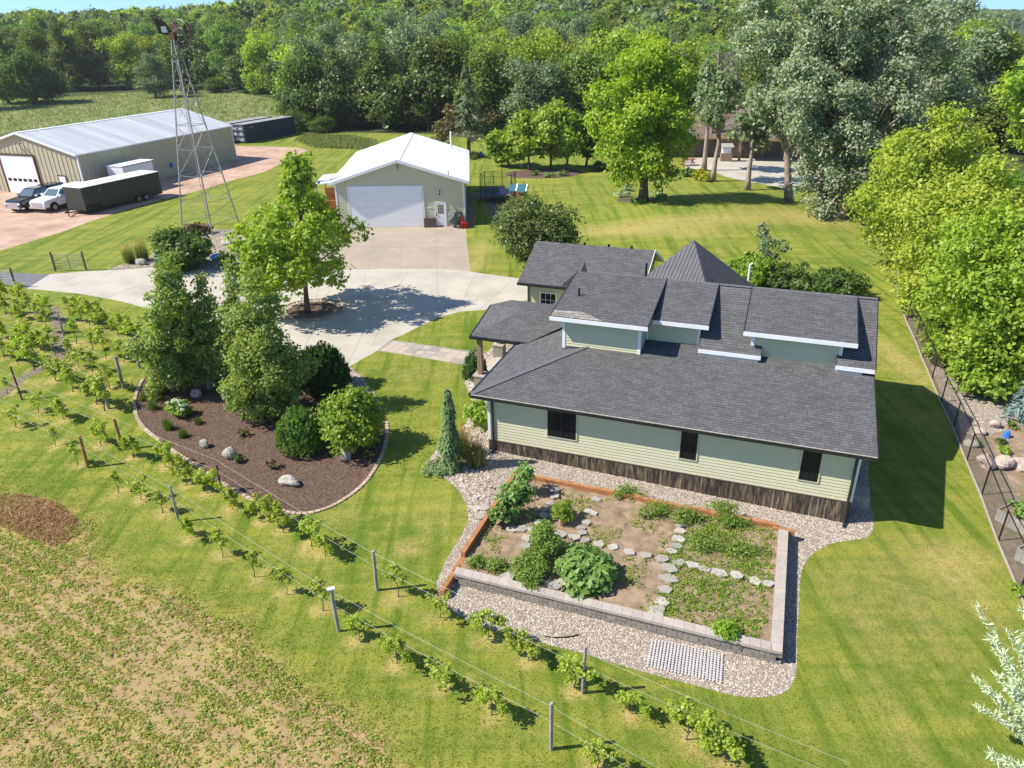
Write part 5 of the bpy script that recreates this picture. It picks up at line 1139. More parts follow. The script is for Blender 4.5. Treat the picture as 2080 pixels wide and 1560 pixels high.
def picnic():
    c = G(1397, 336); T = thing('picnic_table', 'reddish picnic table on the concrete pad of the brown roofed house', 'picnic table', c, R(10)); W_ = MAT['rust2']
    for i in range(5): p = MB(); p.box(-.9, .9, -.36+i*.15, -.36+i*.15+.135, .72, .76); p.build('plank', W_, T)
    for y in (-.72, .58): p = MB(); p.box(-.9, .9, y, y+.14, .42, .46); p.build('seat', W_, T)
    for x in (-.6, .6): p = MB(); p.beam((x, -.6, 0), (x, .3, .72), .07); p.beam((x, .6, 0), (x, -.3, .72), .07); p.beam((x, -.7, .4), (x, .7, .4), .06); p.build('trestle', W_, T)
MAT['rust2'] = mat('red stained wood', (.16, .05, .035), (.22, .08, .05), 4, .8)
picnic()
def farhouse():
    P = G(1392, 319); T = thing('brown_roofed_house', 'low tan brick house with wide brown hipped roof behind the poplars', 'house', P, R(-6)); W_ = MAT['brickfar']
    Ln, Dp, h = 17.5, 13, 2.5
    mb = MB(); mb.box(-3.5, Ln, 0, Dp, -.2, h); mb.build('wall', W_, T)
    mb = MB(); mb.box(Ln, Ln+6, 4, Dp, -.2, h+1); mb.build('side_wall', W_, T)
    e = .8; ez, rz = h, 5.2; T2 = MAT['shingle_tan']
    a, b, c_, d = (-4.3, -e, ez), (Ln+e, -e, ez), (Ln+e, Dp+e, ez), (-4.3, Dp+e, ez); r1, r2 = (2.4, Dp/2, rz), (Ln-6, Dp/2, rz)
    roofplane('roof', T2, T, a, b, r2, r1, t=.15, ch=.3); roofplane('roof', T2, T, c_, d, r1, r2, t=.15, ch=.3); roofplane('roof', T2, T, d, a, r1, (r1[0], r1[1]+.01, rz), t=.15, ch=.3); roofplane('roof', T2, T, b, c_, (r2[0], r2[1]+.01, rz), r2, t=.15, ch=.3)
    roofplane('entry_roof', T2, T, (6.2, -2.6, ez), (12.2, -2.6, ez), (9.3, 1.5, 3.9), (9.2, 1.5, 3.9), t=.15, ch=.3); roofplane('entry_roof', T2, T, (12.2, -2.6, ez), (12.2, 1.5, ez), (9.3, 1.6, 3.9), (9.3, 1.5, 3.9), t=.1, ch=.3); roofplane('entry_roof', T2, T, (6.2, 1.5, ez), (6.2, -2.6, ez), (9.2, 1.5, 3.9), (9.2, 1.6, 3.9), t=.1, ch=.3)
    p = MB(); p.box(-4.32, Ln+.8, -e-.04, -e, ez-.2, ez); p.build('fascia', MAT['fascia_tan'], T); p = MB(); p.box(6.2, 12.2, -2.65, -2.6, ez-.22, ez+.02); p.build('fascia', MAT['fascia_tan'], T)
    for x in (6.4, 12.0): p = MB(); p.box(x-.15, x+.15, -2.5, -2.2, 0, ez-.1); p.build('porch_pillar', W_, T)
    for (x0, x1) in ((-2.8, -.1),(1.2, 3.9), (7, 9.4), (9.9, 12)):
        p = MB(); p.box(x0, x1, -.05, .0, .02, 2.15); f = p.build('garage_door', MAT['door_brown'], T)
        for k in range(1, 4): q = MB(); q.box(x0, x1, -.06, -.05, k*.53, k*.53+.02); q.build('door_joint', MAT['black'], f)
    for x0 in (Ln+1, Ln+3.4): window(T, MAT['white'], (0, 3.97, 0), (1, 0, 0), (0, -1, 0), x0, x0+1.3, 1.0, 2.4, 2, 2, .08)
    p = MB(); p.box(5.6, 6.4, Dp/2-.4, Dp/2+.4, 4.8, 6.0); p.build('chimney', W_, T)
    q = G(1474, 327); t = thing('patio_bar', 'tan masonry grill stand with white cover against the far house', 'grill stand', q, R(-6)); p = MB(); p.box(-.7, .7, -.4, .4, 0, 1.0); p.build('base', W_, t); p = MB(); p.box(-.6, .5, -.35, .35, 1.0, 1.7); p.build('cover', MAT['white'], t); p = MB(); p.slab([(-.8, -.5, 1.75), (.8, -.5, 1.75), (.7, .4, 2.1), (-.7, .4, 2.1)], .05); p.build('lid', MAT['post_grey'], t)
MAT['fascia_tan'] = mat('ochre fascia', (.36, .25, .10)); MAT['door_brown'] = mat('brown garage door', (.11, .085, .065), (.13, .10, .08), 2, .7)
farhouse()

# ------------------------------------------------------------------ kitchen garden
def garden():
    r = np.random.default_rng(12)
    top = .40
    T = thing('kitchen_garden', 'rectangular raised kitchen garden edged with timber and grey block wall', 'garden bed', (HO[0], HO[1], 0), HAZ)
    # soil sheet (uneven)
    xs = np.linspace(-11.86, -1.95, 70); ys = np.linspace(-7.42, -1.45, 46); Xg, Yg = np.meshgrid(xs, ys)
    z = top-.04+.03*np.sin(Xg*2.1+1)*np.sin(Yg*1.7)+r.normal(0, .012, Xg.shape)
    V = np.stack([Xg.ravel(), Yg.ravel(), z.ravel()], 1); nx = len(xs); F = [(j*nx+i, j*nx+i+1, (j+1)*nx+i+1, (j+1)*nx+i) for j in range(len(ys)-1) for i in range(nx-1)]
    soil = npmesh('soil', V, np.array(F), MAT['soil'], T, smooth=True)
    # timbers
    def timber(a, b, zz, w_=.15, h=.2):
        p = MB(); p.beam((a[0], a[1], zz), (b[0], b[1], zz), w_, h); return p.build('timber', MAT['timber'], T)
    timber((-11.9, -1.42), (-11.9, -3.7), top+.10); timber((-11.9, -3.71), (-11.9, -6.6), top+.10)
    timber((-11.9, -5.3), (-11.9, -7.25), top-.1); timber((-11.92, -6.65), (-11.92, -8.2), top-.17)
    for i in range(4):
        a = -11.7+i*2.35; b = a+2.34; timber((a, -1.46-.05*i), (b, -1.46-.05*i), top+.03+.012*(i % 2))
    timber((-2.45, -1.72), (-1.75, -1.72), top-.02)
    # block walls: courses of split face block under cap stones
    blk = []; cap = []
    for k in range(4):
        p = MB(); j = r.uniform(-.006, .006, 4); p.add([(.004, -.01+j[0], 0), (.296, -.01+j[1], 0), (.296, .2, 0), (.004, .2, 0), (.008, -.012+j[2], .148), (.292, -.012+j[3], .148), (.296, .2, .148), (.004, .2, .148)], [(3, 2, 1, 0), (4, 5, 6, 7), (0, 1, 5, 4), (1, 2, 6, 5), (2, 3, 7, 6), (3, 0, 4, 7)]); blk.append(p)
    pb = [b.build('block', MAT['block'], T) for b in blk]
    pc = []
    for k in range(2):
        p = MB(); a = .02; p.add([(.0015+a*(k == 0), -.05, 0), (.2985+a*(k == 1), -.05, 0), (.2985-a*(k == 1), .27, 0), (.0015-a*(k == 0), .27, 0), (.003+a*(k == 0), -.045, .095), (.297+a*(k == 1), -.045, .095), (.297-a*(k == 1), .265, .095), (.003-a*(k == 0), .265, .095)], [(3, 2, 1, 0), (4, 5, 6, 7), (0, 1, 5, 4), (1, 2, 6, 5), (2, 3, 7, 6), (3, 0, 4, 7)]); pc.append(p.build('cap_stone', MAT['cap'], T))
    used = set()
    def put(src, loc, rz):
        o = src if src.name not in used else src.copy()
        if src.name in used: COL.objects.link(o)
        used.add(src.name); place(o, loc, rz); return o
    nf = 33
    for i in range(nf+1):
        for c_ in range(3):
            zz = top-.15-.15*c_; x = -11.83+i*.3+(.15 if c_ % 2 else 0)
            if x > -2.2: continue
            p = HW(x, -7.47); 
            if zz+.15 < float(gh(p[0], p[1]))-.02: continue
            put(pb[r.integers(4)], (x, -7.47, zz), 0)
        x = -11.83+i*.3
        if x < -2.3: put(pc[i % 2], (x, -7.47, top+.002), 0)
    for i in range(19):
        y = -7.47+i*.3
        for c_ in range(3):
            zz = top-.15-.15*c_; yy = y+(.15 if c_ % 2 else 0)
            if yy < -1.9: put(pb[r.integers(4)], (-2.0, yy, zz), R(90))
        put(pc[i % 2], (-2.0, y-.045, top+.002), R(90))
    # stepping stones read off the photograph
    ST = [(1210, 1014, .32), (1205, 1043, .26), (1196, 1039, .3), (1190, 1062, .3), (1182, 1082, .3), (1165, 1092, .4), (1139, 1085, .35), (1188, 1098, .28), (1216, 1105, .35), (1245, 1112, .3), (1278, 1121, .32), (1311, 1128, .36), (1345, 1136, .34), (1365, 1120, .3), (1379, 1142, .36),
          (1405, 1148, .34), (1430, 1155, .36), (1461, 1163, .4), (1496, 1168, .36), (1531, 1180, .36), (1560, 1186, .3), (1381, 1066, .3), (1381, 1080, .3), (1378, 1096, .34), (1374, 1110, .32), (1359, 1154, .44), (1358, 1176, .44), (1352, 1198, .4), (1344, 1221, .4), (1336, 1239, .42), (1328, 1250, .4),
          (1060, 1075, .4), (1082, 1077, .42), (1095, 1062, .34), (1104, 1047, .3), (1105, 1035, .3), (1116, 1022, .28), (1126, 1008, .28), (1126, 996, .3), (1072, 1093, .34), (1068, 1109, .3), (1030, 1172, .46), (1040, 1075, .4), (1122, 1188, .45), (1140, 1184, .34), (1180, 1072, .25)]
    for i, (px, py, s) in enumerate(ST):
        g = G(px, py, top-.0-float(gh(*G(px, py, top)[:2]))*1.0) if False else None
        d = cray(px, py); t = (top-CAM_H)/d[2]; X, Y = d[0]*t-HO[0], d[1]*t-HO[1]; u, v = X*HU[0]+Y*HU[1], X*HV[0]+Y*HV[1]
        k = r.integers(5, 7); a0 = r.uniform(0, TAU); pts = []
        for j in range(k):
            a = a0+j*TAU/k+r.uniform(-.25, .25); rr = s*.6*r.uniform(.8, 1.15); pts.append((math.cos(a)*rr*1.1, math.sin(a)*rr*.9))
        p = MB(); p.prism(pts, -.04, .035); o = p.build('stepping_stone', MAT['flag'], soil); place(o, (u, v, top-.0+r.uniform(-.005, .012)), 0); o.rotation_euler = (r.normal(0, .03), r.normal(0, .03), 0)
    return T
garden()
# flat stones in the gravel left of the garden
for i, (px, py, s) in enumerate([(967, 1033, .45), (984, 1034, .42), (975, 1050, .5), (966, 1012, .25), (995, 990, .2)]):
    r = np.random.default_rng(i+40); k = 5; p = MB(); pts = [(math.cos(j*TAU/k+r.uniform(-.3, .3))*s*.5, math.sin(j*TAU/k+r.uniform(-.3, .3))*s*.42) for j in range(k)]; p.prism(pts, -.03, .05); o = p.build('flat_stone', MAT['flag'], None); place(o, G(px, py)+[0, 0, .01]); tag(o, ['leftmost of three flagstones beside the garden timber', 'flagstone touching the garden timber, right one of three', 'dark pointed flagstone, lowest of three beside the garden timber', 'small brown stone in the gravel just above the three flagstones', 'small dark stone in the gravel nearest the timber corner'][i], 'flat stone', 'flat stones left of the garden timber')
# drainage grid of pale cups
def grid_panel():
    c = G(1392, 1342); T = thing('drain_grid', 'plastic grid of pale round cups lying on the gravel below the block wall', 'plastic grid', c, HAZ+R(3)); p = MB(); w_, h = 1.95, 1.0; mb = MB()
    for i in range(22):
        for j in range(13):
            x, y = -w_/2+i*w_/21, -h/2+j*h/12; mb.tube([(x, y, .0), (x, y, .05)], .036, 7)
    mb.build('cup', MAT['cup'], T, kind='stuff'); mb = MB()
    for i in range(22): x = -w_/2+i*w_/21; mb.beam((x, -h/2, .02), (x, h/2, .02), .012)
    for j in range(13): y = -h/2+j*h/12; mb.beam((-w_/2, y, .024), (w_/2, y, .024), .012)
    mb.build('web', MAT['post_brown'], T)
MAT['cup'] = mat('pale plastic', (.44, .42, .42), (.54, .52, .52), 5, .6)
grid_panel()
p = MB(); hp = [G(a, b)+[0, 0, .03] for a, b in ((1107, 1294), (1125, 1296.5), (1145, 1296), (1163, 1293.5), (1176, 1290))]; p.tube(hp, .02, 6); o = p.build('hose', MAT['rubber'], None); tag(o, 'short black hose lying on the gravel near the vines', 'hose')

# ------------------------------------------------------------------ brick edging of the mulch bed, paver walkway, kerbs
def resample(P, step):
    P = np.array(P); seg = np.hypot(*(P[1:]-P[:-1]).T); s = np.concatenate([[0], np.cumsum(seg)]); n = int(s[-1]/step); q = np.arange(n)*step+step/2
    return np.stack([np.interp(q, s, P[:, 0]), np.interp(q, s, P[:, 1])], 1), [math.atan2(*(np.array([np.interp(a+.01, s, P[:, 1])-np.interp(a-.01, s, P[:, 1]), np.interp(a+.01, s, P[:, 0])-np.interp(a-.01, s, P[:, 0])]))) for a in q]
def edging():
    r = np.random.default_rng(2); nb = 24
    path = smooth_poly(wpoly(BED_PX[0:20]), k=1); path = path[1:-2]
    pts, ang = resample(path, .225)
    T = thing('brick_edging', 'curved row of tan edging bricks round the mulch bed', 'edging', (pts[0][0], pts[0][1], 0), 0)
    p = MB(); p.add([(-.1, -.075, -.05), (.1, -.075, -.05), (.1, .075, -.05), (-.1, .075, -.05), (-.1, -.075, .04), (.1, -.075, .04), (.1, .075, .04), (-.1, .075, .04), (-.09, -.065, .05), (.09, -.065, .05), (.09, .065, .05), (-.09, .065, .05)],
                [(0, 1, 5, 4), (1, 2, 6, 5), (2, 3, 7, 6), (3, 0, 4, 7), (4, 5, 9, 8), (5, 6, 10, 9), (6, 7, 11, 10), (7, 4, 8, 11), (8, 9, 10, 11)])
    b0 = p.build('brick', MAT['edger'], T)
    for i, (q, a) in enumerate(zip(pts, ang)):
        o = b0 if i == 0 else b0.copy()
        if i: COL.objects.link(o)
        place(o, (q[0]-pts[0][0], q[1]-pts[0][1], float(gh(q[0], q[1]))+r.uniform(-.008, .008)), a+r.normal(0, .03))
    # stone ring kerb of the driveway tree
    path = ell(rc, 2.03, 60); T = thing('ring_kerb', 'round grey kerb of bricks about the driveway tree', 'kerb', (rc[0], rc[1], 0), 0)
    for i in range(56):
        a = i*TAU/56; o = b0.copy(); COL.objects.link(o); o.parent = T; q = np.array([math.cos(a), math.sin(a)])*2.03; place(o, (q[0], q[1], float(gh(rc[0], rc[1]))+.01), a+R(90)); o.scale = (1.1, .9, 1)
edging()
def walkway():
    r = np.random.default_rng(6); A = G(779, 701)[:2]; B = G(1000, 738)[:2]; d = (B-A)/np.linalg.norm(B-A); Ln = np.linalg.norm(B-A); n = np.array([-d[1], d[0]])
    T = thing('paver_walkway', 'straight walkway of grey rectangular pavers from driveway to porch', 'walkway', (A[0], A[1], 0), math.atan2(d[1], d[0])); T['kind'] = 'structure'; del T['category']
    W_ = 1.5; x = .25; protos = {}
    while x < Ln:
        cw = r.choice([.45, .6]); y = -W_/2
        while y < W_/2-.05:
            ch = min(r.choice([.3, .45, .6]), W_/2-y)
            if W_/2-y-ch < .12: ch = W_/2-y
            key = (round(cw, 2), round(ch, 2))
            if key not in protos:
                p = MB(); e = .008; p.box(e, cw-e, e, ch-e, -.05, .025); o = p.build('paver', MAT['paver' if len(protos) % 3 else 'paver2'], T); protos[key] = o
            else: o = protos[key].copy(); COL.objects.link(o)
            X = A+d*x+n*y; place(o, (x, y, float(gh(X[0], X[1]))+.002)); y += ch
        x += cw
MAT['paver2'] = mat('buff pavers', (.40, .34, .27), (.45, .39, .31), 2, .85, .2, 30)
walkway()
# control joints of the driveway
def joints():
    mb = MB()
    J = [((330, 560), (215, 606)), ((655, 560), (640, 608)), ((745, 548), (716, 660)), ((745, 660), (705, 742)), ((830, 547), (800, 600)), ((800, 600), (755, 705)), ((888, 547), (888, 640)), ((965, 556), (930, 634)), ((1040, 570), (975, 628)), ((560, 560), (520, 740)), ((440, 548), (400, 660)), ((640, 660), (600, 742)),
         ((760, 466), (748, 548)), ((820, 466), (812, 547)), ((886, 466), (888, 547)), ((700, 500), (948, 503)), ((640, 470), (944, 468)), ((550, 551), (952, 553)), ((690, 548), (640, 650))]
    for a, b in J:
        P = [G(a[0]+(b[0]-a[0])*t, a[1]+(b[1]-a[1])*t) for t in np.linspace(0, 1, 9)]
        for p, q in zip(P[:-1], P[1:]): mb.beam(p+[0, 0, .0], q+[0, 0, .0], .016, .01)
    o = mb.build('control_joint', MAT['joint'], None); tag(o, 'thin dark control joints cut in the driveway', kind='structure')
joints()
# ------------------------------------------------------------------ trees with an address of their own
def tree_px(name, label, base_px, top_py, cx_px, half_px, crown_bot_py, leafm, barkm='bark', nleaf=12000, size=.16, trunk_r=.2, seed=1, n=30, prof=None, lob=.34, nl=12, lean_extra=(0, 0), cat='tree', group=None, squash=1., **kw):
    B = G(*base_px); H_ = HT(B, top_py); m = mpp(B, H_*.5); R_ = half_px*m; zb = HT(B, crown_bot_py); lx = (cx_px-base_px[0])*m*.9
    # plumb line leans in the picture: subtract its drift
    qx, qy = PX(B[0], B[1], B[2]+H_*.6); lx = (cx_px-qx)*m; r = np.random.default_rng(seed)
    prof = prof or (lambda t: R_*math.sqrt(max(.08, 1-(2*t*.93-.86)**2)))
    pf = (lambda t: prof(t)*1.0) if prof.__name__ != 'rel' else (lambda t: R_*prof(t))
    L = lobes_layer(r, zb+R_*lob*.4, H_-R_*lob*.5, pf, n, lob, (lx*1.25+lean_extra[0], lean_extra[1]))
    return make_tree(name, label, cat, B, L, nleaf, size, leafm, barkm, trunk_r, H_*.86, (lx*1.0+lean_extra[0], lean_extra[1]), seed, nl, group, **kw)
def rel(t): return max(.16, math.sin(min(1, (1-t)*1.25+.02)*math.pi*.5)*(.55+.45*min(1, t/.22)))       # broad, pointed top
def mk(f):
    def rel(t): return f(t)
    return rel
cone_up = mk(lambda t: (1-t)**.7*.95+.12 if t > .25 else .6+t*1.4*.55)
dome = mk(lambda t: max(.2, math.sqrt(max(0, 1-(1.5*(t-.42))**2))))
tree_px('driveway_tree', 'light green oak in the mulched stone ring on the driveway', (625, 634), 303, 614, 156, 590, 'l_oak', nleaf=22000, size=.125, trunk_r=.17, seed=3, n=62, lob=.23, nl=36,
        prof=mk(lambda t: (.75+.3*min(1, t/.12)) if t < .42 else .07+.98*((1-t)/.58)**1.7), clump=.34, per=26, bottom=.7, shell=.6)
tree_px('maple_tree', 'big yellow green maple in a round mulch bed on the back lawn', (1306, 410), 72, 1318, 116, 372, 'l_maple', nleaf=40000, size=.17, trunk_r=.42, seed=8, n=60, lob=.27, nl=14, prof=dome, clump=.75, per=34)
shrub('round_tree', 'round dark leaved crab apple standing by the wing of the house', G(1093, 538), 3.45, 5.2, 27000, .105, 'l_dark', 5, n=22, zc=.53, clump=.45, bottom=.8)
# small fruit trees in the dark bed
for i, (bx, cx, hw, top, bot, s) in enumerate([(1076, 1068, 42, 228, 310, 21), (1118, 1122, 40, 212, 320, 22), (1150, 1160, 34, 232, 318, 23), (1035, 1018, 32, 268, 326, 24), (1190, 1205, 24, 236, 318, 25)]):
    tree_px('fruit_tree', ['wide light green fruit tree left in the dark bed beyond the trampoline', 'tallest light green fruit tree in the middle of the dark bed', 'light green fruit tree at the right end of the dark bed', 'low green fruit tree at the gravel edge right of the garage', 'slim dark green tree between fruit trees and maple'][i], (bx, 345-(i > 2)*6), top, cx, hw, bot, ['l_oak', 'l_oak', 'l_bright', 'l_bright', 'l_mid'][i], nleaf=5200, size=.26, trunk_r=.16, seed=s, n=22, lob=.33, nl=9, prof=dome, clump=.7)
# silver poplars
for i, (bx, by, cx, hw, top, bot, s, nlv) in enumerate([(1603, 410, 1575, 105, -30, 300, 31, 17000), (1668, 432, 1685, 125, -25, 415, 32, 26000), (1705, 442, 1800, 120, -35, 440, 33, 26000), (1790, 400, 1870, 125, 0, 380, 34, 20000)]):
    tree_px('poplar_tree', ['tall thin silver poplar whose leaning trunk crosses the concrete pad', 'big silver poplar hanging low over the lawn edge', 'broad silver leaved poplar with sweeping right limbs', 'silver poplar rising behind the yellow green trees'][i], (bx, by), top, cx, hw, bot, 'l_silver', 'bark_pale' if i != 1 else 'bark', nleaf=int(nlv*1.6), size=.145, trunk_r=.38, seed=s, n=64, lob=.19, nl=50, prof=mk(lambda t: .55+.45*math.sin(t*2.6)), clump=.75, per=24, tint_noise=.2, shell=.45)
for i, (bx, by, cx, hw, top, bot, s) in enumerate([(1447, 368, 1470, 34, 150, 262, 41), (1430, 346, 1440, 36, 120, 230, 42), (1518, 386, 1530, 44, 190, 300, 43)]):
    tree_px('bare_trunk_tree', ['pale forked trunk with a thin crown before the far brown roof', 'pale trunk beside the picnic table, its sparse crown high up', 'leaning pale trunk with sparse grey green crown over the concrete pad'][i], (bx, by), top, cx, hw, bot, 'l_greywood', 'bark_pale', nleaf=1500, size=.26, trunk_r=.3, seed=s, n=18, lob=.32, nl=14, prof=dome, clump=.7)
# dead and half dead trees
def dead_tree(label, bpx, top, hw_px, seed, green=0, name='dead_tree'):
    B = G(*bpx); H_ = HT(B, top); R_ = hw_px*mpp(B, H_/2); r = np.random.default_rng(seed); T = thing(name, label, 'tree', B); mb = MB(); mb.tube([(0, 0, -.1), (.1, 0, H_*.5), (0, .1, H_*.92)], [.28, .17, .05], 7)
    for i in range(34):
        z = H_*r.uniform(.25, .9); a = r.uniform(0, TAU); ln = R_*r.uniform(.5, 1)*(1.1-z/H_*.5); d = np.array([math.cos(a), math.sin(a), r.uniform(.1, .8)])
        p0 = np.array([0, 0, z]); p1 = p0+d*ln*.5; p2 = p0+d*ln+[0, 0, ln*.1]; mb.tube([p0, p1, p2], [.06, .04, .015], 4, cap=False)
        for j in range(9): q = p0+(p2-p0)*r.uniform(.25, 1); e = q+unit(r.normal(size=3)+d*.8+[0, 0, .3])*ln*r.uniform(.18, .4); mb.tube([q, e], [.03, .008], 3, cap=False)
    mb.build('trunk', MAT['twig'], T)
    if green:
        L = lobes_layer(r, H_*.3, H_*.95, lambda t: R_*.8, 16, .3); V, F, ti = crown(r, L, green, .2, clump=.6); npmesh('crown', V, F, MAT['l_greywood'], T, ti)
    return T
dead_tree('bare brown dead tree right behind the big maple', (1440, 318), 70, 48, 51); dead_tree('grey brown dying tree over the far brown roof', (1480, 300), 62, 50, 52, 500); dead_tree('bare twiggy dead tree in the wood above the maple', (1350, 262), 62, 55, 53, 400)
def conifer(name, label, B, H_, R_, leafm, seed, nb=120, droop=.25, size=.16, per=46, z0=.1, prof=None, barkm='bark', spread=.35, curve=0, aspect=.22):
    r = np.random.default_rng(seed); T = thing(name, label, 'tree', B); C = []; A = []; Nn = []; mb = MB(); mb.tube([(0, 0, -.05), (curve*.3, 0, H_*.5), (curve, 0, H_)], [H_*.022+.02, H_*.014+.01, .012], 6)
    prof = prof or (lambda t: (1-t)**.85)
    for i in range(nb):
        t = (i+.5)/nb; z = H_*(z0+(1-z0)*t); ln = R_*prof(t)*r.uniform(.75, 1.1)+.05; a = i*2.399+r.normal(0, .3); d = np.array([math.cos(a), math.sin(a), 0.]); c0 = np.array([curve*t*t, 0, z])
        s = r.uniform(.1, 1, per)**.7; pos = c0+d*ln*s[:, None]; pos[:, 2] -= droop*ln*s**1.7; side = np.array([-d[1], d[0], 0]); o = r.normal(0, 1, per)*spread*ln*(.3+.5*s); pos += side*o[:, None]*.6; pos[:, 2] -= np.abs(o)*droop*.6+r.uniform(0, .05, per)*R_
        ax = d[None]*.7+side[None]*np.sign(o)[:, None]*.5+np.array([0, 0, -droop])+r.normal(0, .25, (per, 3)); C.append(pos); A.append(ax); Nn.append(np.array([0, 0, 1.])+d*.5+r.normal(0, .35, (per, 3)))
        if i % 2 == 0: mb.tube([c0, c0+d*ln*.8-[0, 0, droop*ln*.6]], [.012+R_*.012, .005], 4, cap=False)
    C = np.concatenate(C); A = unit(np.concatenate(A)); Nn = np.concatenate(Nn); V, F = leaves(C, Nn, size, aspect, axis=A, r=r); npmesh('crown', V, F, MAT[leafm], T, r.uniform(0, 1, len(C))); mb.build('trunk', MAT[barkm], T); return T
B = G(953, 318); conifer('spruce_tree', 'half dead spruce with bare pale lower limbs behind the garage', B, HT(B, 130), 3.2, 'l_greywood', 61, 90, .35, .3, 40, .33)
mb = MB(); r = np.random.default_rng(62)
for i in range(46):
    a = r.uniform(0, TAU); z = r.uniform(1.5, 5.5); ln = r.uniform(1.8, 4.0); p1 = np.array([math.cos(a)*ln*.5, math.sin(a)*ln*.5, z+.2]); p2 = np.array([math.cos(a)*ln, math.sin(a)*ln, z-ln*.15]); mb.tube([(0, 0, z), p1, p2], [.07, .045, .015], 4, cap=False)
    for j in range(4): q = p1+(p2-p1)*r.uniform(0, 1); mb.tube([q, q+r.normal(0, .45, 3)], [.025, .008], 3, cap=False)
ob = mb.build('dead_limb', MAT['bark_pale'], bpy.data.objects['spruce_tree'])
L = [(-3.0, -.5, 3.4, 1.6, 1.4, 1.5), (2.6, .3, 4.4, 1.8, 1.5, 1.6), (-1.8, 0, 5.2, 1.5, 1.2, 1.2), (3.4, 0, 2.9, 1.2, 1.2, 1.2), (-3.6, 0, 2.2, 1.0, 1, 1)]; V, F, ti = crown(r, L, 2400, .2, clump=.55); npmesh('rusty_foliage', V, F, MAT['l_rusty'], bpy.data.objects['spruce_tree'], ti)
# birches in the mulch bed
for i, (bx, by, cx, hw, top, bot, s, nlv) in enumerate([(352, 795, 355, 78, 500, 790, 71, 15000), (425, 790, 420, 50, 545, 780, 72, 7500), (498, 792, 482, 52, 522, 780, 73, 8500), (545, 840, 532, 98, 540, 838, 74, 22000)]):
    tree_px('birch_tree', ['multi stemmed birch furthest left in the mulch bed', 'slimmer birch just right of the leftmost one', 'tall narrow birch in the middle of the mulch bed', 'broad birch nearest the boulders, furthest right of the birches'][i], (bx, by), top, cx, hw, bot, 'l_birch', 'bark_white', nleaf=int(nlv*1.35), size=.08, trunk_r=.09, seed=s, n=96, lob=.3, nl=24, prof=mk(lambda t: .72+.9*t if t < .3 else .1+.9*((1-t)/.7)**.8), clump=.26, per=24, shell=.45, bottom=.8)
# dwarf pines, round shrubs
def pine_ball(label, px, hw, top, leafm, seed, n=2600, size=.13, up=1.2, fullness=1.):
    B = G(*px); H_ = HT(B, top)*1.0; R_ = hw*mpp(B, H_/2); r = np.random.default_rng(seed); T = thing('dwarf_pine', label, 'shrub', B); nsh = n//14
    d = unit(r.normal(size=(nsh, 3))); d[:, 2] = np.abs(d[:, 2])*1.0-.1*r.uniform(0, 1, nsh); q = r.uniform(.5, 1.1, nsh)[:, None]; tip = d*q*np.array([R_, R_, H_*.78])+np.array([0, 0, H_*.22]); tip[:, 2] = np.maximum(tip[:, 2], .08)
    ax0 = unit(d*.55+np.array([0, 0, up])); idx = np.repeat(np.arange(nsh), 14); s = r.uniform(0, 1, len(idx)); C = tip[idx]-ax0[idx]*s[:, None]*.26+r.normal(0, .022, (len(idx), 3)); A = unit(ax0[idx]+r.normal(0, .5, (len(idx), 3))); Nn = r.normal(size=(len(idx), 3))+d[idx]
    V, F = leaves(C, Nn, size, .2, axis=A, r=r); V[:, 2] = np.maximum(V[:, 2], .01); npmesh('foliage', V, F, MAT[leafm], T, np.clip(r.uniform(0, 1, nsh)[idx]*.5+r.uniform(0, .5, len(idx)), 0, 1))
    mb = MB()
    for k in range(7): a = k*.9; mb.tube([(0, 0, -.05), (math.cos(a)*R_*.3, math.sin(a)*R_*.3, H_*.35), (math.cos(a)*R_*.6, math.sin(a)*R_*.6, H_*.65)], [.05, .035, .015], 5)
    mb.build('stem', MAT['bark'], T); return T
pine_ball('large dark dwarf pine with upright shoots at the driveway edge', (662, 790), 50, 698, 'l_pine', 81, 21000, .15)
pine_ball('rounder bright dwarf pine beside the light green shrub', (615, 912), 49, 826, 'l_pinelt', 82, 16000, .085)
B = G(724, 912); shrub('round_shrub', 'big round light green shrub at the right end of the mulch bed', B, 68*mpp(B, 1), HT(B, 786), 10500, .085, 'l_bright', 83, n=20, zc=.5, clump=.24, bottom=.8, per=18)
B = G(375, 546); shrub('round_shrub', 'large round dark green viburnum beside the windmill', B, 66*mpp(B, 1), HT(B, 466), 7500, .15, 'l_mid', 84, n=18, clump=.38, bottom=.8)
B = G(365, 846); shrub('hydrangea', 'small hydrangea covered in white blossom in the mulch bed', B, 24*mpp(B), .78, 1100, .075, 'l_bright', 85, clump=.14)
r = np.random.default_rng(86); L = [(math.cos(a)*.28, math.sin(a)*.28, .45+.25*r.uniform(), .12, .12, .1) for a in np.linspace(0, TAU, 12)]+[(0, 0, .72, .2, .2, .12)]; V, F, ti = crown(r, L, 900, .045, clump=.07, per=30, shell=.8, up=.9); npmesh('blossom', V, F, MAT['flower_white'], bpy.data.objects['hydrangea'], ti)
conifer('weeping_spruce', 'narrow weeping spruce at the gravel edge left of the house', G(916, 952), 3.5, .60, 'l_spruce', 87, 170, 1.0, .10, 60, .03, prof=lambda t: (1-t)**.75*(.82+.25*math.sin(t*17))+.03, spread=.5, curve=.05, aspect=.2)
B = G(890, 955); shrub('creeping_spruce', 'low grey green creeping conifer at the foot of the weeping spruce', B, .75, .28, 900, .09, 'l_spruce', 88, clump=.2, aspect=.25)
pine_ball('upright dark yew beside the porch pillar', (966, 770), 26, 713, 'l_pine', 89, 7000, .08, up=2.2)
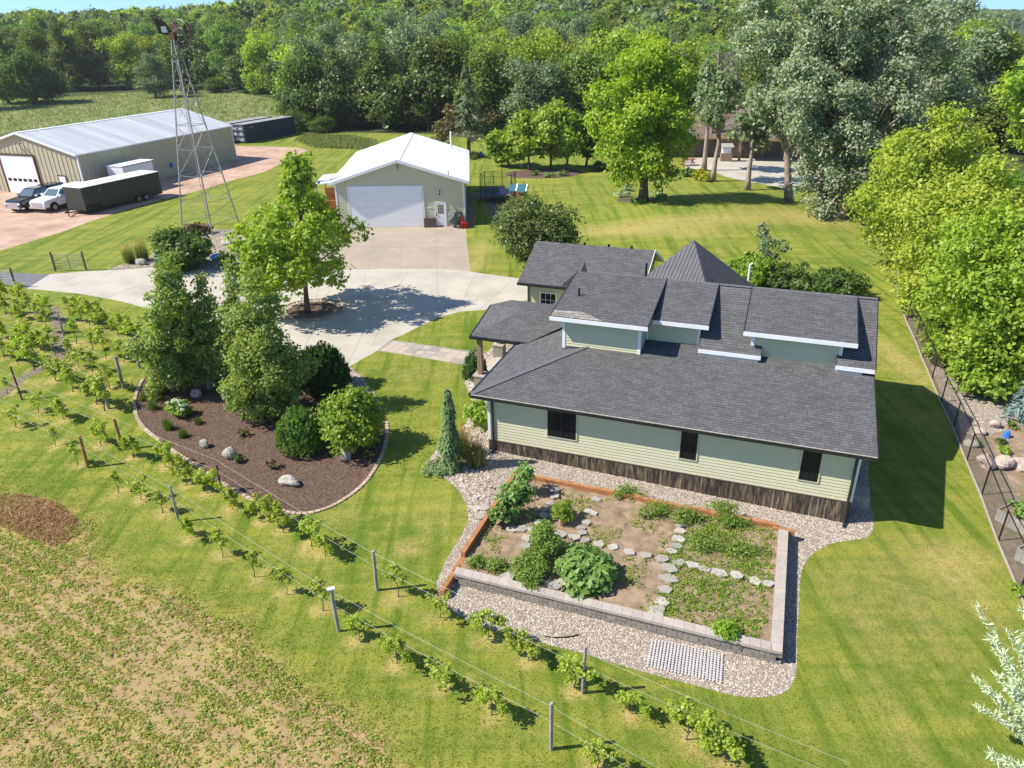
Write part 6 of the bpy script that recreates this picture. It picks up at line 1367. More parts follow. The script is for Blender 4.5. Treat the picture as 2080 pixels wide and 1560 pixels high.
for i, (px, py, rx, h, n, lm, lab, nm) in enumerate([(975, 862, .62, 1.15, 1500, 'l_bright', 'bright yellow green shrub against the left house wall', 'garden_shrub'), (1518, 590, 2.0, 2.3, 6500, 'l_bright', 'bright green shrub behind the house roof, left of the hedge', 'garden_shrub'), (1600, 594, 2.1, 1.9, 5500, 'l_mid', 'mid green hedge shrub in the middle behind the house roof', 'garden_shrub'), (1685, 600, 2.2, 1.85, 6000, 'l_mid', 'rightmost hedge shrub behind the house roof', 'garden_shrub'), (1425, 366, 1.1, 1.0, 700, 'l_honey', 'small golden shrub beneath the pale trunks', 'garden_shrub'), (1400, 358, 1.0, .7, 500, 'l_mid', 'low green shrub left of the golden one', 'garden_shrub'),
                                          (400, 476, 1.2, .9, 900, 'l_rusty', 'reddish brown shrub behind the viburnum under the windmill', 'garden_shrub'), (505, 520, 1.1, 1.2, 1200, 'l_mid', 'small green bush beside the blue tub', 'garden_shrub'), (460, 545, .8, 1.4, 900, 'l_mid', 'small bush on the driveway edge below the blue tub', 'garden_shrub'),
                                          (1220, 345, 1.2, .9, 500, 'l_mid', 'low bush at the right end of the fruit tree bed', 'garden_shrub'), (960, 322, 1.2, .8, 400, 'l_dark', 'low dark bush at the foot of the half dead spruce', 'garden_shrub')]):
    shrub(nm, lab, G(px, py), rx, h, n, (.09 if py > 700 else .11 if py > 480 else .2), lm, 100+i, clump=.26, bottom=.7)
# slim open shrub rising above the hedge
tree_px('open_shrub', 'slim reddish open shrub rising above the hedge behind the house', (1555, 570), 448, 1555, 46, 548, 'l_greywood', nleaf=1300, size=.11, trunk_r=.05, seed=120, n=26, lob=.22, nl=22, prof=dome, clump=.28, cat='shrub')
MAT['l_locust2'] = leafmat('fresh green leaves', (.17, .29, .025), (.37, .48, .055))
# right hand trees past the fence
for i, (bx, by, cx, hw, top, bot, lm, nlv, s) in enumerate([(1850, 560, 1900, 140, 205, 545, 'l_locust', 48000, 131), (1915, 640, 1975, 130, 310, 690, 'l_locust', 36000, 132), (2015, 760, 2040, 165, 400, 812, 'l_locust2', 38000, 133), (2150, 640, 2150, 140, 230, 600, 'l_bright', 14000, 134)]):
    tree_px('honey_locust', ['tall yellow green tree leaning over the lawn, furthest back along the fence', 'yellow green tree in the middle of the fence row', 'fresh green spreading tree nearest the gravel path', 'green tree cut by the right picture edge'][i], (bx, by), top, cx, hw, bot, lm, nleaf=nlv, size=.12, trunk_r=.25, seed=s, n=66, lob=.31, nl=26, bottom=.7, prof=mk(lambda t: .7+.3*math.sin(t*3) if t < .75 else max(.25, (1-t)*3)), clump=.6, per=30, tint_noise=.3)
    if i < 2:
        rr = np.random.default_rng(s+50)
for i, (px, py, rx, h, lm, lab) in enumerate([(1930, 745, 1.5, 1.5, 'l_bright', 'low bright green bush leaning over the fence'), (1990, 800, 1.6, 1.7, 'l_bright', 'bright green bush between fence path and blue spruce'), (1905, 690, 1.3, 1.8, 'l_bright', 'green bush at the fence under the yellow green trees'), (1868, 640, 1.2, 1.8, 'l_locust', 'yellow green bush at the fence below the leaning trunk')]):
    shrub('fence_bush', lab, G(px, py), rx, h, 3600, .12, lm, 140+i, clump=.3, bottom=.8)
conifer('blue_spruce', 'blue spruce cut by the right picture edge above the rock garden', G(2095, 850), 2.9, 1.35, 'l_blue', 151, 110, .2, .12, 50, .05)
for i, (px, top, hw, lm) in enumerate([((1960, 250), 88, 70, 'l_mid'), ((2040, 260), 60, 60, 'l_woodlt'), ((2110, 330), 90, 80, 'l_rust2')]):
    if lm == 'l_rust2': lm = 'l_woodlt'
    tree_px('broadleaf_tree', ['dark green round tree behind the silver poplars at the right', 'tall green tree near the top right corner', 'green tree at the right picture edge behind the locusts'][i], px, top, px[0], hw, px[1]-20, lm, nleaf=9000, size=.3, trunk_r=.3, seed=160+i, n=30, lob=.32, nl=6, prof=dome, clump=.9)

# ------------------------------------------------------------------ woodland: edge trees one by one, the hill behind as one mass
def wood_proto(seed, H_, R_, n, size, leafm, prof, bark='bark', z0=.02):
    r = np.random.default_rng(seed); L = lobes_layer(r, H_*z0+1.2, H_*.93, lambda t: R_*prof(t), 34, .34); V, F, ti = crown(r, L, n, size, per=24, clump=1.25, shell=.75)
    t = thing('woodland_tree', None, None); c = npmesh('crown', V, F, MAT[leafm], t, ti); mb = MB(); limbs(mb, r, .28, H_*.8, L, 5, (0, 0)); mb.build('trunk', MAT[bark], t, smooth=True); return t
WP = [wood_proto(200, 15, 5.2, 10500, .28, 'l_wood', dome), wood_proto(201, 17, 5.0, 10500, .28, 'l_wood', cone_up), wood_proto(202, 14, 5.6, 10500, .27, 'l_woodlt', dome), wood_proto(203, 16, 4.8, 10500, .26, 'l_greywood', dome), wood_proto(204, 9, 4.2, 8000, .23, 'l_mid', dome, z0=0), wood_proto(205, 15, 5.2, 10500, .29, 'l_dark', rel)]
WLAB = ['dark green broadleaf tree in the wood', 'tall pointed green tree in the wood', 'light yellow green tree in the wood', 'grey green silvery tree in the wood', 'low bushy tree at the edge of the wood', 'deep green glossy tree in the wood']
def zone(px):
    return 'behind the long shed' if px < 360 else 'beyond the containers' if px < 600 else 'behind the white garage' if px < 1000 else 'behind the fruit trees' if px < 1330 else 'behind the brown house' if px < 1750 else 'behind the locusts'
rw = np.random.default_rng(77); done = []; first = set(); WREC = []
ORD = ['first', 'second', 'third', 'fourth', 'fifth', 'sixth', 'seventh', 'eighth', 'ninth', 'tenth', 'eleventh', 'twelfth', 'thirteenth', 'fourteenth', 'fifteenth', 'sixteenth', 'seventeenth', 'eighteenth', 'nineteenth', 'twentieth', 'twenty first', 'twenty second', 'twenty third', 'twenty fourth']
def wplace(px, Y, k, s, zs=1.):
    X = (px-1040)/FPX*(Y*.898+7); z = float(gh(X, Y)); root = WP[k] if k not in first else copy_tree(WP[k])
    first.add(k); place(root, (X, Y, z-.2), rw.uniform(0, TAU), (s, s, s*zs)); rank = 'front rank' if Y < wedge(px)+16 else 'second rank' if Y < wedge(px)+42 else 'upper ranks'; root['label'] = '?'; WREC.append((('tall ' if s > 1.02 else 'small ' if s < .93 else '')+WLAB[k].split(' in the')[0].split(' at the')[0].replace('tall ', '').replace('low ', ''), rank, zone(px), px, root)); root['category'] = 'tree'; root['group'] = 'woodland trees '+zone(px)
    done.append((X, Y))
    return root
# edge row with the kinds seen in the photograph
for px, k, s, zs, dy in [(-60, 0, 1.1, 1, 6), (20, 0, 1, 1, 20), (50, 1, 1, 1.05, 12), (110, 0, 1.1, 1, 18), (165, 1, 1.1, 1.1, 10), (215, 0, 1.1, 1.1, 14), (275, 2, 1.05, 1, 6), (330, 3, .85, .8, -20), (390, 0, 1.05, 1.15, 4), (440, 5, 1, 1.1, 4), (485, 0, 1.1, 1.1, 3), (520, 5, 1, 1, 3), (560, 2, 1, 1.1, 8), (590, 5, .9, 1, 6),
                         (630, 4, 1.1, 1.2, 1), (650, 3, .95, 1, 7), (700, 5, .95, .95, 3), (745, 3, .95, 1.0, 6), (790, 5, 1, .95, 2), (835, 3, 1, 1.05, 7), (880, 5, 1, 1, 3), (920, 0, 1, 1, 8), (965, 5, .9, .9, 12), (1010, 0, .95, .95, 8), (1030, 2, .9, 1.05, 14), (1075, 3, .85, .85, 4), (1120, 3, .8, .85, 2), (1165, 0, .9, .9, 5), (1210, 0, .9, .95, 2), (1255, 5, .8, .9, 6), (1340, 0, .9, .9, 3), (1400, 0, .8, .8, 8), (1480, 5, .75, .8, 10), (1550, 0, .9, .9, 10), (1640, 5, .9, .9, 8), (1730, 0, 1, .9, 10), (1810, 5, .9, .9, 12), (1880, 0, .9, .8, 15), (1960, 5, .8, .7, 14), (2040, 0, .8, .6, 16), (2130, 5, .9, .6, 15),
                         (30, 4, 1.2, 1.1, -12), (80, 4, 1.2, 1.15, -18), (120, 4, 1.0, 1.0, -14), (-30, 4, 1.3, 1.2, -24), (450, 4, .7, .6, -6), (400, 4, .5, .5, -10), (620, 4, .6, .7, -3), (665, 4, .5, .6, -4)]:
    wplace(px, wedge(px)+dy+3, k, s, zs)
cnt = 0; tries = 0
while cnt < 190 and tries < 9000:
    tries += 1; px = rw.uniform(-250, 2000); Y = wedge(px)+rw.uniform(0, 1)**1.1*120+9; X = (px-1040)/FPX*(Y*.898+7)
    if any((X-a)**2+(Y-b)**2 < 36+.12*Y for a, b in done): continue
    p_ = np.array([.34, .14, .22, .1, 0, .2]); 
    if px > 850: p_ = np.array([.26, .1, .36, .12, 0, .16])
    wplace(px, Y, int(rw.choice(6, p=p_/p_.sum())), rw.uniform(.85, 1.15), rw.uniform(.85, 1.12)); cnt += 1
cntr = {}
for kl, rank, zn, px, root in sorted(WREC, key=lambda q: q[3]):
    k = (kl, rank, zn); cntr[k] = cntr.get(k, 0)+1; root['label'] = f'{kl}, {ORD[cntr[k]-1]} from left, {rank} {zn}'
# the wooded hill further back: instanced crowns in one object
def far_wood():
    P = []; r = np.random.default_rng(9)
    while len(P) < 5200:
        a = r.uniform(-.95, .95); Y = 200+r.uniform(0, 1)**1.5*1350; X = Y*a
        if Y < wedge(1040+a*FPX/.9)+115 or (a > .5 and Y < 900): continue
        P.append((X, Y, float(gh(X, Y))-1.0))
    me = bpy.data.meshes.new('hill_wood'); me.from_pydata(P, [], []); o = link(bpy.data.objects.new('hill_wood', me)); tag(o, 'distant wood covering the hill under the sky', kind='stuff')
    crowns = []
    for k, (lm, s) in enumerate([('l_wood', 210), ('l_woodlt', 211), ('l_greywood', 212), ('l_wood', 213)]):
        rr = np.random.default_rng(s); L = lobes_layer(rr, 2, 13, lambda t: 5.4*dome(t), 22, .36); V, F, ti = crown(rr, L, 1500, .8, per=16, clump=1.5); oo = npmesh('hill_crown', V, F, MAT[lm], None, ti); COL.objects.unlink(oo); crowns.append(oo); 
    ng = bpy.data.node_groups.new('scatter', 'GeometryNodeTree'); ng.interface.new_socket('Geometry', in_out='INPUT', socket_type='NodeSocketGeometry'); ng.interface.new_socket('Geometry', in_out='OUTPUT', socket_type='NodeSocketGeometry')
    N = ng.nodes; Lk = ng.links; gi = N.new('NodeGroupInput'); go = N.new('NodeGroupOutput'); j = N.new('GeometryNodeJoinGeometry')
    gti = N.new('GeometryNodeGeometryToInstance')
    for c_ in crowns[::-1]:
        oi = N.new('GeometryNodeObjectInfo'); oi.inputs['Object'].default_value = c_; oi.inputs['As Instance'].default_value = True; Lk.new(oi.outputs['Geometry'], j.inputs[0])
    # join keeps instances; pick one at random for each point
    iop = N.new('GeometryNodeInstanceOnPoints'); iop.inputs['Pick Instance'].default_value = True; rv = N.new('FunctionNodeRandomValue'); rv.data_type = 'INT'; rv.inputs[4].default_value = 0; rv.inputs[5].default_value = 3
    rs = N.new('FunctionNodeRandomValue'); rs.inputs[2].default_value = .75; rs.inputs[3].default_value = 1.25; rr_ = N.new('FunctionNodeRandomValue'); rr_.data_type = 'FLOAT_VECTOR'; rr_.inputs[0].default_value = (0, 0, 0); rr_.inputs[1].default_value = (0, 0, TAU)
    m2p = N.new('GeometryNodeMeshToPoints'); Lk.new(gi.outputs[0], m2p.inputs[0]); Lk.new(m2p.outputs[0], iop.inputs['Points']); Lk.new(j.outputs[0], iop.inputs['Instance']); Lk.new(rv.outputs[2], iop.inputs['Instance Index']); Lk.new(rs.outputs[1], iop.inputs['Scale']); Lk.new(rr_.outputs[0], iop.inputs['Rotation']); Lk.new(iop.outputs[0], go.inputs[0])
    md = o.modifiers.new('scatter', 'NODES'); md.node_group = ng
far_wood()

# ------------------------------------------------------------------ vineyard
def vine_proto(seed, Rx, H_, n, z0=.55):
    """a stem, two arms along the wire and shoots that stand up or hang down from them"""
    r = np.random.default_rng(seed); T = thing('grape_vine', None, None); L = []; off = r.uniform(-.25, .25)*Rx; mb = MB(); mb.tube([(0, 0, -.05), (.07, .04, z0*.6), (-.04, 0, .93)], [.026, .02, .014], 5)
    for sg in (-1, 1):
        reach = Rx*r.uniform(.6, 1.25); mb.tube([(-.04, 0, .93), (sg*reach*.5, r.normal(0, .05), 1.0), (sg*reach, 0, .98)], [.012, .009, .005], 4, cap=False)
        for k in range(max(2, int(reach/.16))):
            x = sg*reach*(k+.5)/max(2, int(reach/.16)); up = r.uniform(-.75, .45) if r.uniform() < .85 else .65; y = r.normal(0, .14)
            for q in (.35, .75, 1.): L.append((x+r.normal(0, .06)+off*.3, y*q, 1.0+up*q*H_*.75, .11, .11, .10))
            mb.tube([(x, 0, 1.), (x, y, 1.+up*H_*.75)], [.006, .003], 3, cap=False)
    V, F, ti = crown(r, L, n, .058, per=9, clump=.15, shell=.2, aspect=.85, up=.6, bottom=1); V[:, 2] = np.maximum(V[:, 2], .05); npmesh('foliage', V, F, MAT['l_vine'], T, ti); mb.build('stem', MAT['bark'], T); return T
VP = [vine_proto(300, .62, 1.0, 900), vine_proto(301, .38, 1.0, 560), vine_proto(302, .95, 1.0, 1500), vine_proto(303, .25, .8, 300), vine_proto(304, .5, .7, 520), vine_proto(305, .7, 1.1, 950), vine_proto(306, .9, .9, 1250)]
fi = set(); rv_ = np.random.default_rng(31)
def rowdir(L_, i):
    a = G(*L_[max(i-1, 0)]); b = G(*L_[min(i+1, len(L_)-1)]); return math.atan2(b[1]-a[1], b[0]-a[0])
def vrow(L_, rowname, kinds, sc_f):
    n = len(L_)
    for i, p in enumerate(L_):
        k = kinds[i % len(kinds)]; k = {0: (0, 5)[i % 2], 2: (2, 6)[i % 2]}.get(k, k); root = VP[k] if k not in fi else copy_tree(VP[k]); fi.add(k); s = sc_f*rv_.uniform(.85, 1.1); place(root, G(*p), rowdir(L_, i)+rv_.normal(0, .15), (s, s, s*rv_.uniform(.9, 1.1)))
        ordn = ['first', 'second', 'third', 'fourth', 'fifth', 'sixth', 'seventh', 'eighth', 'ninth', 'tenth', 'eleventh', 'twelfth', 'thirteenth', 'fourteenth', 'fifteenth', 'sixteenth', 'seventeenth', 'eighteenth', 'nineteenth', 'twentieth', 'twenty first'][i]
        big = {0: 'medium', 1: 'narrow', 2: 'wide leafy', 3: 'thin young', 4: 'low', 5: 'medium', 6: 'wide leafy'}[k]; root['label'] = f'{big} grape vine, {ordn} from left in the {rowname}'; root['category'] = 'vine'; root['group'] = f'grape vines in the {rowname}'
vrow(VINES_A, 'front row beside the field', [4, 3, 1, 3, 4, 1, 0, 1, 3, 1, 1, 0, 0, 4, 0, 0], .74)
vrow(VINES_B, 'second row passing the mulch bed', [3, 4, 0, 2, 0, 2, 2, 2, 0, 2, 2, 2, 0, 1, 4, 0, 2, 0, 0, 2, 2], .78)
vrow(VINES_C, 'third row ending at the grey post', [2, 2, 2, 0, 2, 2, 1], 1.0); vrow(VINES_D, 'fourth row behind the grey posts', [0, 2, 0, 1, 3, 4, 3, 0], .95); vrow(VINES_E, 'fifth row in the left vineyard', [2, 0, 1, 3, 3, 1, 1], .95); vrow(VINES_F, 'back row along the driveway', [2, 2, 2, 2, 2, 1, 2, 2, 2, 1], 1.0)
# posts: base, top y, width, material, label
POSTS = [((179, 950), 886, .13, 'post_orange', 'orange brown end post of the front vine row'), ((250, 913), 850, .13, 'post_orange', 'orange brown end post of the second vine row'), ((284, 748), 686, .15, 'post_grey', 'thick grey round post, highest of three at the mulch bed'), ((251, 789), 723, .15, 'post_grey', 'thick grey round post, middle one of three at the mulch bed'), ((221, 830), 766, .15, 'post_grey', 'thick grey round post, lowest of three at the mulch bed'),
         ((363, 1060), 987, .09, 'post_grey', 'thin grey post in the front vine row beside the straw field'), ((688, 1282), 1197, .11, 'post_grey', 'grey square post with white cap in the front vine row'), ((1119, 1522), 1426, .11, 'post_grey', 'weathered grey post nearest the bottom picture edge'), ((766, 1199), 1119, .11, 'post_grey', 'pale grey post standing on the lawn right of the mulch bed'), ((1183, 1408), 1311, .1, 'post_grey', 'grey post at the gravel edge below the black hose'), ((451, 1000), 945, .09, 'post_brown', 'dark post at the mulch bed edging'),
         ((131, 686), 633, .09, 'post_grey', 'thin grey post on the bare dirt path'), ((63, 707), 652, .09, 'post_brown', 'dark thin post at the left in the fourth row'), ((45, 812), 744, .09, 'post_brown', 'dark thin post at the left in the third row'), ((200, 664), 615, .09, 'post_grey', 'thin grey post in the back row by the driveway'), ((1725, 1680), 1560, .1, 'post_grey', 'post')]
for b_, ty, wd_, mm, lab in POSTS[:-1]:
    B = G(*b_); h = HT(B, ty); p = MB(); p.tube([(0, 0, -.2), (0, 0, h-.01), (0, 0, h)], [wd_/2, wd_/2*.96, wd_/2*.8], 10 if wd_ > .12 else 6)
    o = p.build('vineyard_post', MAT[mm], None); place(o, B, .3); o.rotation_euler = (rv_.normal(0, .02), rv_.normal(0, .02), .3); tag(o, lab, 'post', 'posts of the vineyard')
    if 'cap' in lab: q = MB(); q.box(-.11, .11, -.06, .06, h, h+.05); q.build('post_cap', MAT['white'], o)
def wires(name, label, P, ext0=None, ext1=None):
    mb = MB(); pts = [G(*p) for p in P]
    for z in (1.5, .98):
        for a, b in zip(pts[:-1], pts[1:]):
            q = [a+(b-a)*t+np.array([0, 0, z-.05*math.sin(math.pi*t)]) for t in np.linspace(0, 1, 7)]; mb.tube(q, .0035, 4, cap=False)
    o = mb.build(name, MAT['wire'], None); tag(o, label, 'wire', 'trellis wires of the vineyard')
wires('trellis_wire', 'pair of trellis wires along the front vine row', [(-120, 800), (179, 950), (363, 1060), (688, 1282), (1119, 1522), (1400, 1690)])
wires('trellis_wire', 'pair of trellis wires along the second vine row', [(-60, 770), (250, 913), (451, 1000), (766, 1199), (1183, 1408), (1700, 1640)])
wires('trellis_wire', 'pair of trellis wires ending at the lowest grey post', [(-60, 705), (45, 750), (221, 830)]); wires('trellis_wire', 'pair of trellis wires ending at the middle grey post', [(-60, 660), (63, 707), (251, 789)])
wires('trellis_wire', 'pair of trellis wires ending at the highest grey post', [(0, 632), (131, 686), (284, 748)]); wires('trellis_wire', 'pair of trellis wires along the driveway row', [(0, 596), (200, 664), (300, 712)])
for (px, py, ty) in ((272, 792, 775), (247, 836, 806)):
    B = G(px, py); p = MB(); p.tube([(0, 0, -.1), (0, 0, HT(B, ty))], .018, 5); o = p.build('metal_stake', MAT['post_brown'], None); place(o, B); tag(o, ['short dark metal stake beside the edging bricks', 'tall dark metal stake in the shade below the grey posts'][py > 800], 'stake')

# ------------------------------------------------------------------ boulders, small plants
def boulder(label, px, w_, d, h, seed, m='boulder', rz=0, cat='boulder', name='boulder'):
    r = np.random.default_rng(seed); B = G(*px) if len(px) == 2 else np.array(px); V = []; n, k = 14, 8; off = r.normal(size=(6, 3))
    for j in range(k+1):
        ph = math.pi*j/k
        for i in range(n):
            a = i*TAU/n; v = np.array([math.sin(ph)*math.cos(a), math.sin(ph)*math.sin(a), math.cos(ph)])
            s = 1.0
            for o in off: s -= max(0, v @ unit(o)-.62)*.75
            s += .05*math.sin(5*v[0]+seed)*math.sin(6*v[1]); v = v*s; V.append((v[0]*w_/2, v[1]*d/2, (v[2]*.62+.38)*h))
    F = [(j*n+i, (j+1)*n+i, (j+1)*n+(i+1) % n, j*n+(i+1) % n) for j in range(k) for i in range(n)]; mb = MB(); mb.add(V, F); o = mb.build(name, MAT[m], None); place(o, B, rz); tag(o, label, cat); return o
for i, (px, py, w_, d, h, lab, m) in enumerate([(589, 985, .98, .55, .42, 'long pale boulder at the front of the mulch bed', 'boulder'), (468, 928, .68, .55, .5, 'pale boulder in the middle of the mulch bed', 'boulder'), (416, 908, .48, .42, .36, 'smallest pale boulder at the left of the mulch bed', 'boulder'), (461, 812, .5, .5, .45, 'grey boulder at the foot of the birches', 'boulder'), (705, 932, .65, .4, .5, 'jagged dark grey rock at the foot of the round light shrub', 'boulder'), (1, 1, .1, .1, .1, '', ''), (628, 800, .7, .5, .45, 'grey rock in the shade of the large dwarf pine', 'boulder'), (400, 805, .55, .5, .4, 'brown shaded rock between the birches', 'boulder_pink'), (962, 778, .75, .55, .22, 'flat grey brown rock beneath the yew', 'boulder'),
                                          (2000, 948, .8, .7, .55, 'left rounded boulder of the wall in the rock garden', 'boulder_pink'), (2036, 950, .85, .7, .58, 'middle rounded boulder of the wall in the rock garden', 'boulder_pink'), (2072, 952, .85, .7, .6, 'right rounded boulder of the wall in the rock garden', 'boulder_pink'), (1970, 905, .75, .5, .3, 'pale flat rock just behind the fence', 'boulder'), (2020, 868, .5, .45, .35, 'pinkish rock at the end of the gravel path', 'boulder_pink'), (2062, 852, .8, .5, .35, 'grey slab rock below the blue spruce', 'boulder'), (288, 538, .95, .7, .5, 'grey rock by the plumed grasses at the lane', 'boulder'), (487, 530, 1.3, 1.0, .8, 'large grey rock beside the blue tub', 'boulder'), (460, 498, 1.2, .8, .5, 'grey rock under the windmill legs', 'boulder'), (500, 492, .9, .7, .4, 'small grey rock near the windmill leg', 'boulder'), (1988, 880, .6, .5, .3, 'round tan rock in the rock garden beside the fence', 'boulder_pink'), (2130, 955, .85, .7, .6, 'boulder past the right picture edge', 'boulder_pink')]):
    if w_ > .2: boulder(lab, (px, py), w_, d, h, 400+i, m, rz=-.3)
# blue tub with rocks: the little basin under the windmill
q = G(450, 530); t = thing('blue_tub', 'round blue plastic tub at the foot of the windmill', 'tub', q); p = MB(); n = 20; V = []; F = []
for z, r_ in ((0, .62), (.42, .78), (.42, .70), (.3, .66)): V += [(math.cos(a)*r_, math.sin(a)*r_, z) for a in np.linspace(0, TAU, n+1)[:-1]]
for j in range(3): F += [(j*n+i, j*n+(i+1) % n, (j+1)*n+(i+1) % n, (j+1)*n+i) for i in range(n)]
F.append(tuple(3*n+i for i in range(n))); p.add(V, F); p.build('basin', MAT['blue'], t); p = MB(); p.prism([(math.cos(a)*.2+.1, math.sin(a)*.2-.1) for a in np.linspace(0, TAU, 9)[:-1]], .301, .33); p.build('float', MAT['post_orange'], t)
r = np.random.default_rng(44)
QS = sorted([(456+r.uniform(-22, 24), 541+r.uniform(-9, 3)) for i in range(9)])
for i, p_ in enumerate(QS): boulder(f'flat grey stone by the blue tub, {ORD[i]} from the left', p_, r.uniform(.5, .9), r.uniform(.4, .6), .14, 440+i, 'flag', r.uniform(0, 3), 'flat stone', 'flat_stone')['group'] = 'flat stones stacked round the blue tub'
def grass_clump(label, px, h, r_, n, seed, plume=True, nm='ornamental_grass', lm='l_tallgrass'):
    r = np.random.default_rng(seed); T = thing(nm, label, 'ornamental grass', G(*px)); P = np.stack([r.normal(0, r_*.3, n//8), r.normal(0, r_*.3, n//8), np.zeros(n//8)], 1); V, F, ti = tufts(r, P, h, 8, .12, .008+h*.004, .45); npmesh('blades', V, F, MAT[lm], T, ti)
    if plume:
        k = n//7; P = np.stack([r.normal(0, r_*.42, k), r.normal(0, r_*.42, k), h*r.uniform(.8, 1.25, k)], 1); A = unit(np.stack([P[:, 0], P[:, 1], np.full(k, r_*2.2)], 1)); V, F = leaves(P, r.normal(size=(k, 3)), .12, .16, axis=A, r=r); npmesh('plumes', V, F, MAT['l_plume'], T, r.uniform(0, 1, k))
    return T
grass_clump('tan plumed grass right behind the weeping spruce', (940, 925), 1.1, .45, 700, 501); grass_clump('plumed grass clump nearest the house corner', (968, 945), 1.0, .42, 700, 502)
grass_clump('left golden plumed grass by the lane', (265, 535), 1.3, .5, 500, 503); grass_clump('right golden plumed grass by the lane', (292, 530), 1.4, .6, 600, 504)
for i, (px, py, h, r_, lab) in enumerate([(312, 832, .5, .4, 'feathery green plant at the left edge of the mulch bed'), (342, 872, .55, .25, 'small upright green plant by the edging bricks'), (374, 888, .4, .22, 'thin green plant near the small boulder'), (403, 860, .35, .22, 'small pale flowering plant right of the hydrangea'), (330, 800, .5, .6, 'fine leaved plants under the left birch'), (300, 812, .45, .5, 'loose green plant beside the brick edging')]): grass_clump(lab, (px, py), h, r_, 260, 510+i, False, 'perennial', 'l_mid')
for i, (px, py, s, lab) in enumerate([(492, 886, .28, 'small reddish shrub in the middle of the mulch bed'), (487, 938, .24, 'tiny shrub just right of the middle boulder'), (552, 952, .32, 'small bronze shrub above the long boulder')]): shrub('small_shrub', lab, G(px, py), s, s*1.3, 220, .05, 'l_rusty' if i != 1 else 'l_mid', 520+i, clump=.1)
# hostas round the maple and along the bed
for i, (px, py, s, lab) in enumerate([(1262, 400, .8, 'white edged hosta left of the maple trunk'), (1275, 388, .7, 'hosta behind the maple trunk at the left'), (1335, 398, .8, 'hosta right of the maple trunk'), (1345, 406, .6, 'small hosta at the right rim of the maple bed'), (1288, 410, .45, 'yellow green hosta at the front of the maple bed'), (1300, 414, .4, 'small pale hosta in front of the maple trunk'), (1068, 342, .9, 'pale flowering hosta at the left of the fruit tree bed'), (1085, 356, .8, 'hosta at the front of the fruit tree bed'), (1115, 360, .8, 'green hosta midway along the fruit tree bed'), (1145, 356, .8, 'hosta at the right of the fruit tree bed')]): shrub('hosta', lab, G(px, py), s, s*.75, 200, .14, 'l_hosta' if i in (0, 1, 2, 6) else 'l_veg', 530+i, clump=.25, aspect=.55)

# ------------------------------------------------------------------ vegetables
MAT['l_bean'] = leafmat('fine garden leaves', (.13, .22, .035), (.27, .36, .075))
def veg(label, px, rx, h, n, size, lm, seed, z=.38, ry=None, nm='vegetable_plant', aspect=.6, cat='plant', **kw):
    d = cray(*px); t = (z-CAM_H)/d[2]; return shrub(nm, label, (d[0]*t, d[1]*t, z), rx, h, n, size, lm, seed, ry=ry, aspect=aspect, cat=cat, **kw)
veg('tall climbing bean teepee in the back left garden corner', (1046, 1050), .62, 1.55, 2600, .075, 'l_veg', 601, zc=.45, clump=.16)
veg('lower bean vines left of the teepee', (1022, 1062), .45, .7, 900, .075, 'l_veg', 602, clump=.16); veg('leafy vines climbing the teepee at the right', (1066, 1000), .35, 1.5, 1100, .07, 'l_veg', 603, clump=.16)
veg('round bushy green plant behind the stepping stones', (1145, 1058), .46, .85, 2200, .055, 'l_bright', 604, clump=.13, aspect=.3)
veg('tall fine leaved plant in the middle left of the garden', (1110, 1122), .55, 1.05, 4600, .055, 'l_bean', 605, clump=.16, aspect=.4)
veg('broad fine leaved plant spilling over the block wall', (1078, 1160), .78, .62, 5200, .055, 'l_bean', 606, clump=.18, aspect=.4); veg('tuft of feathery foliage hanging over the caps', (1080, 1195), .32, .4, 700, .05, 'l_bean', 607, clump=.16, aspect=.3)
veg('large dark leaved squash plant in the garden', (1190, 1168), .95, .6, 2300, .15, 'l_veg', 608, clump=.24, aspect=.42, up=.8, per=8); veg('dark squash leaves at the front of the big plant', (1188, 1185), .7, .42, 700, .15, 'l_veg', 609, clump=.22, up=.8, per=8)
veg('small green bush near the right block wall', (1467, 1290), .42, .42, 1100, .05, 'l_bright', 610, clump=.12)
for i, (px, py, rx, ry, h, lab) in enumerate([(1275, 1008, .75, .35, .3, 'trailing vine over the back timber at the left'), (1335, 1045, .7, .4, .35, 'leafy patch under the back timber'), (1395, 1055, .8, .45, .4, 'low leafy patch in the middle of the back timber'), (1460, 1045, .8, .45, .45, 'grey green patch at the back timber'), (1490, 1065, .7, .35, .3, 'leafy patch at the right of the back timber'), (1440, 1110, .8, .45, .3, 'grey green low plants right of the stone path'), (1510, 1120, .6, .4, .2, 'low green plants near the right wall'), (968, 1146, .3, .2, .2, 'small plant in the front left garden corner'), (1012, 1150, .36, .2, .2, 'low plant inside the front block wall')]): veg(lab, (px, py), rx, h, 900, .055, 'l_bean', 620+i, ry=ry, clump=.2, aspect=.35)
for (a, b, h, lab) in (((1054, 1052), 0, 1.9, 'tall thin garden stake by the bean teepee'), ((1086, 1032), 0, 1.3, 'thin wooden stake right of the bean teepee'), ((1020, 1058), 0, 1.5, 'thin stake left of the bean teepee')):
    d = cray(*a); t = (.38-CAM_H)/d[2]; p = MB(); p.tube([(0, 0, 0), (.02, 0, h)], .012, 5); o = p.build('garden_stake', MAT['post_grey'], None); place(o, (d[0]*t, d[1]*t, .38)); tag(o, lab, 'stake')
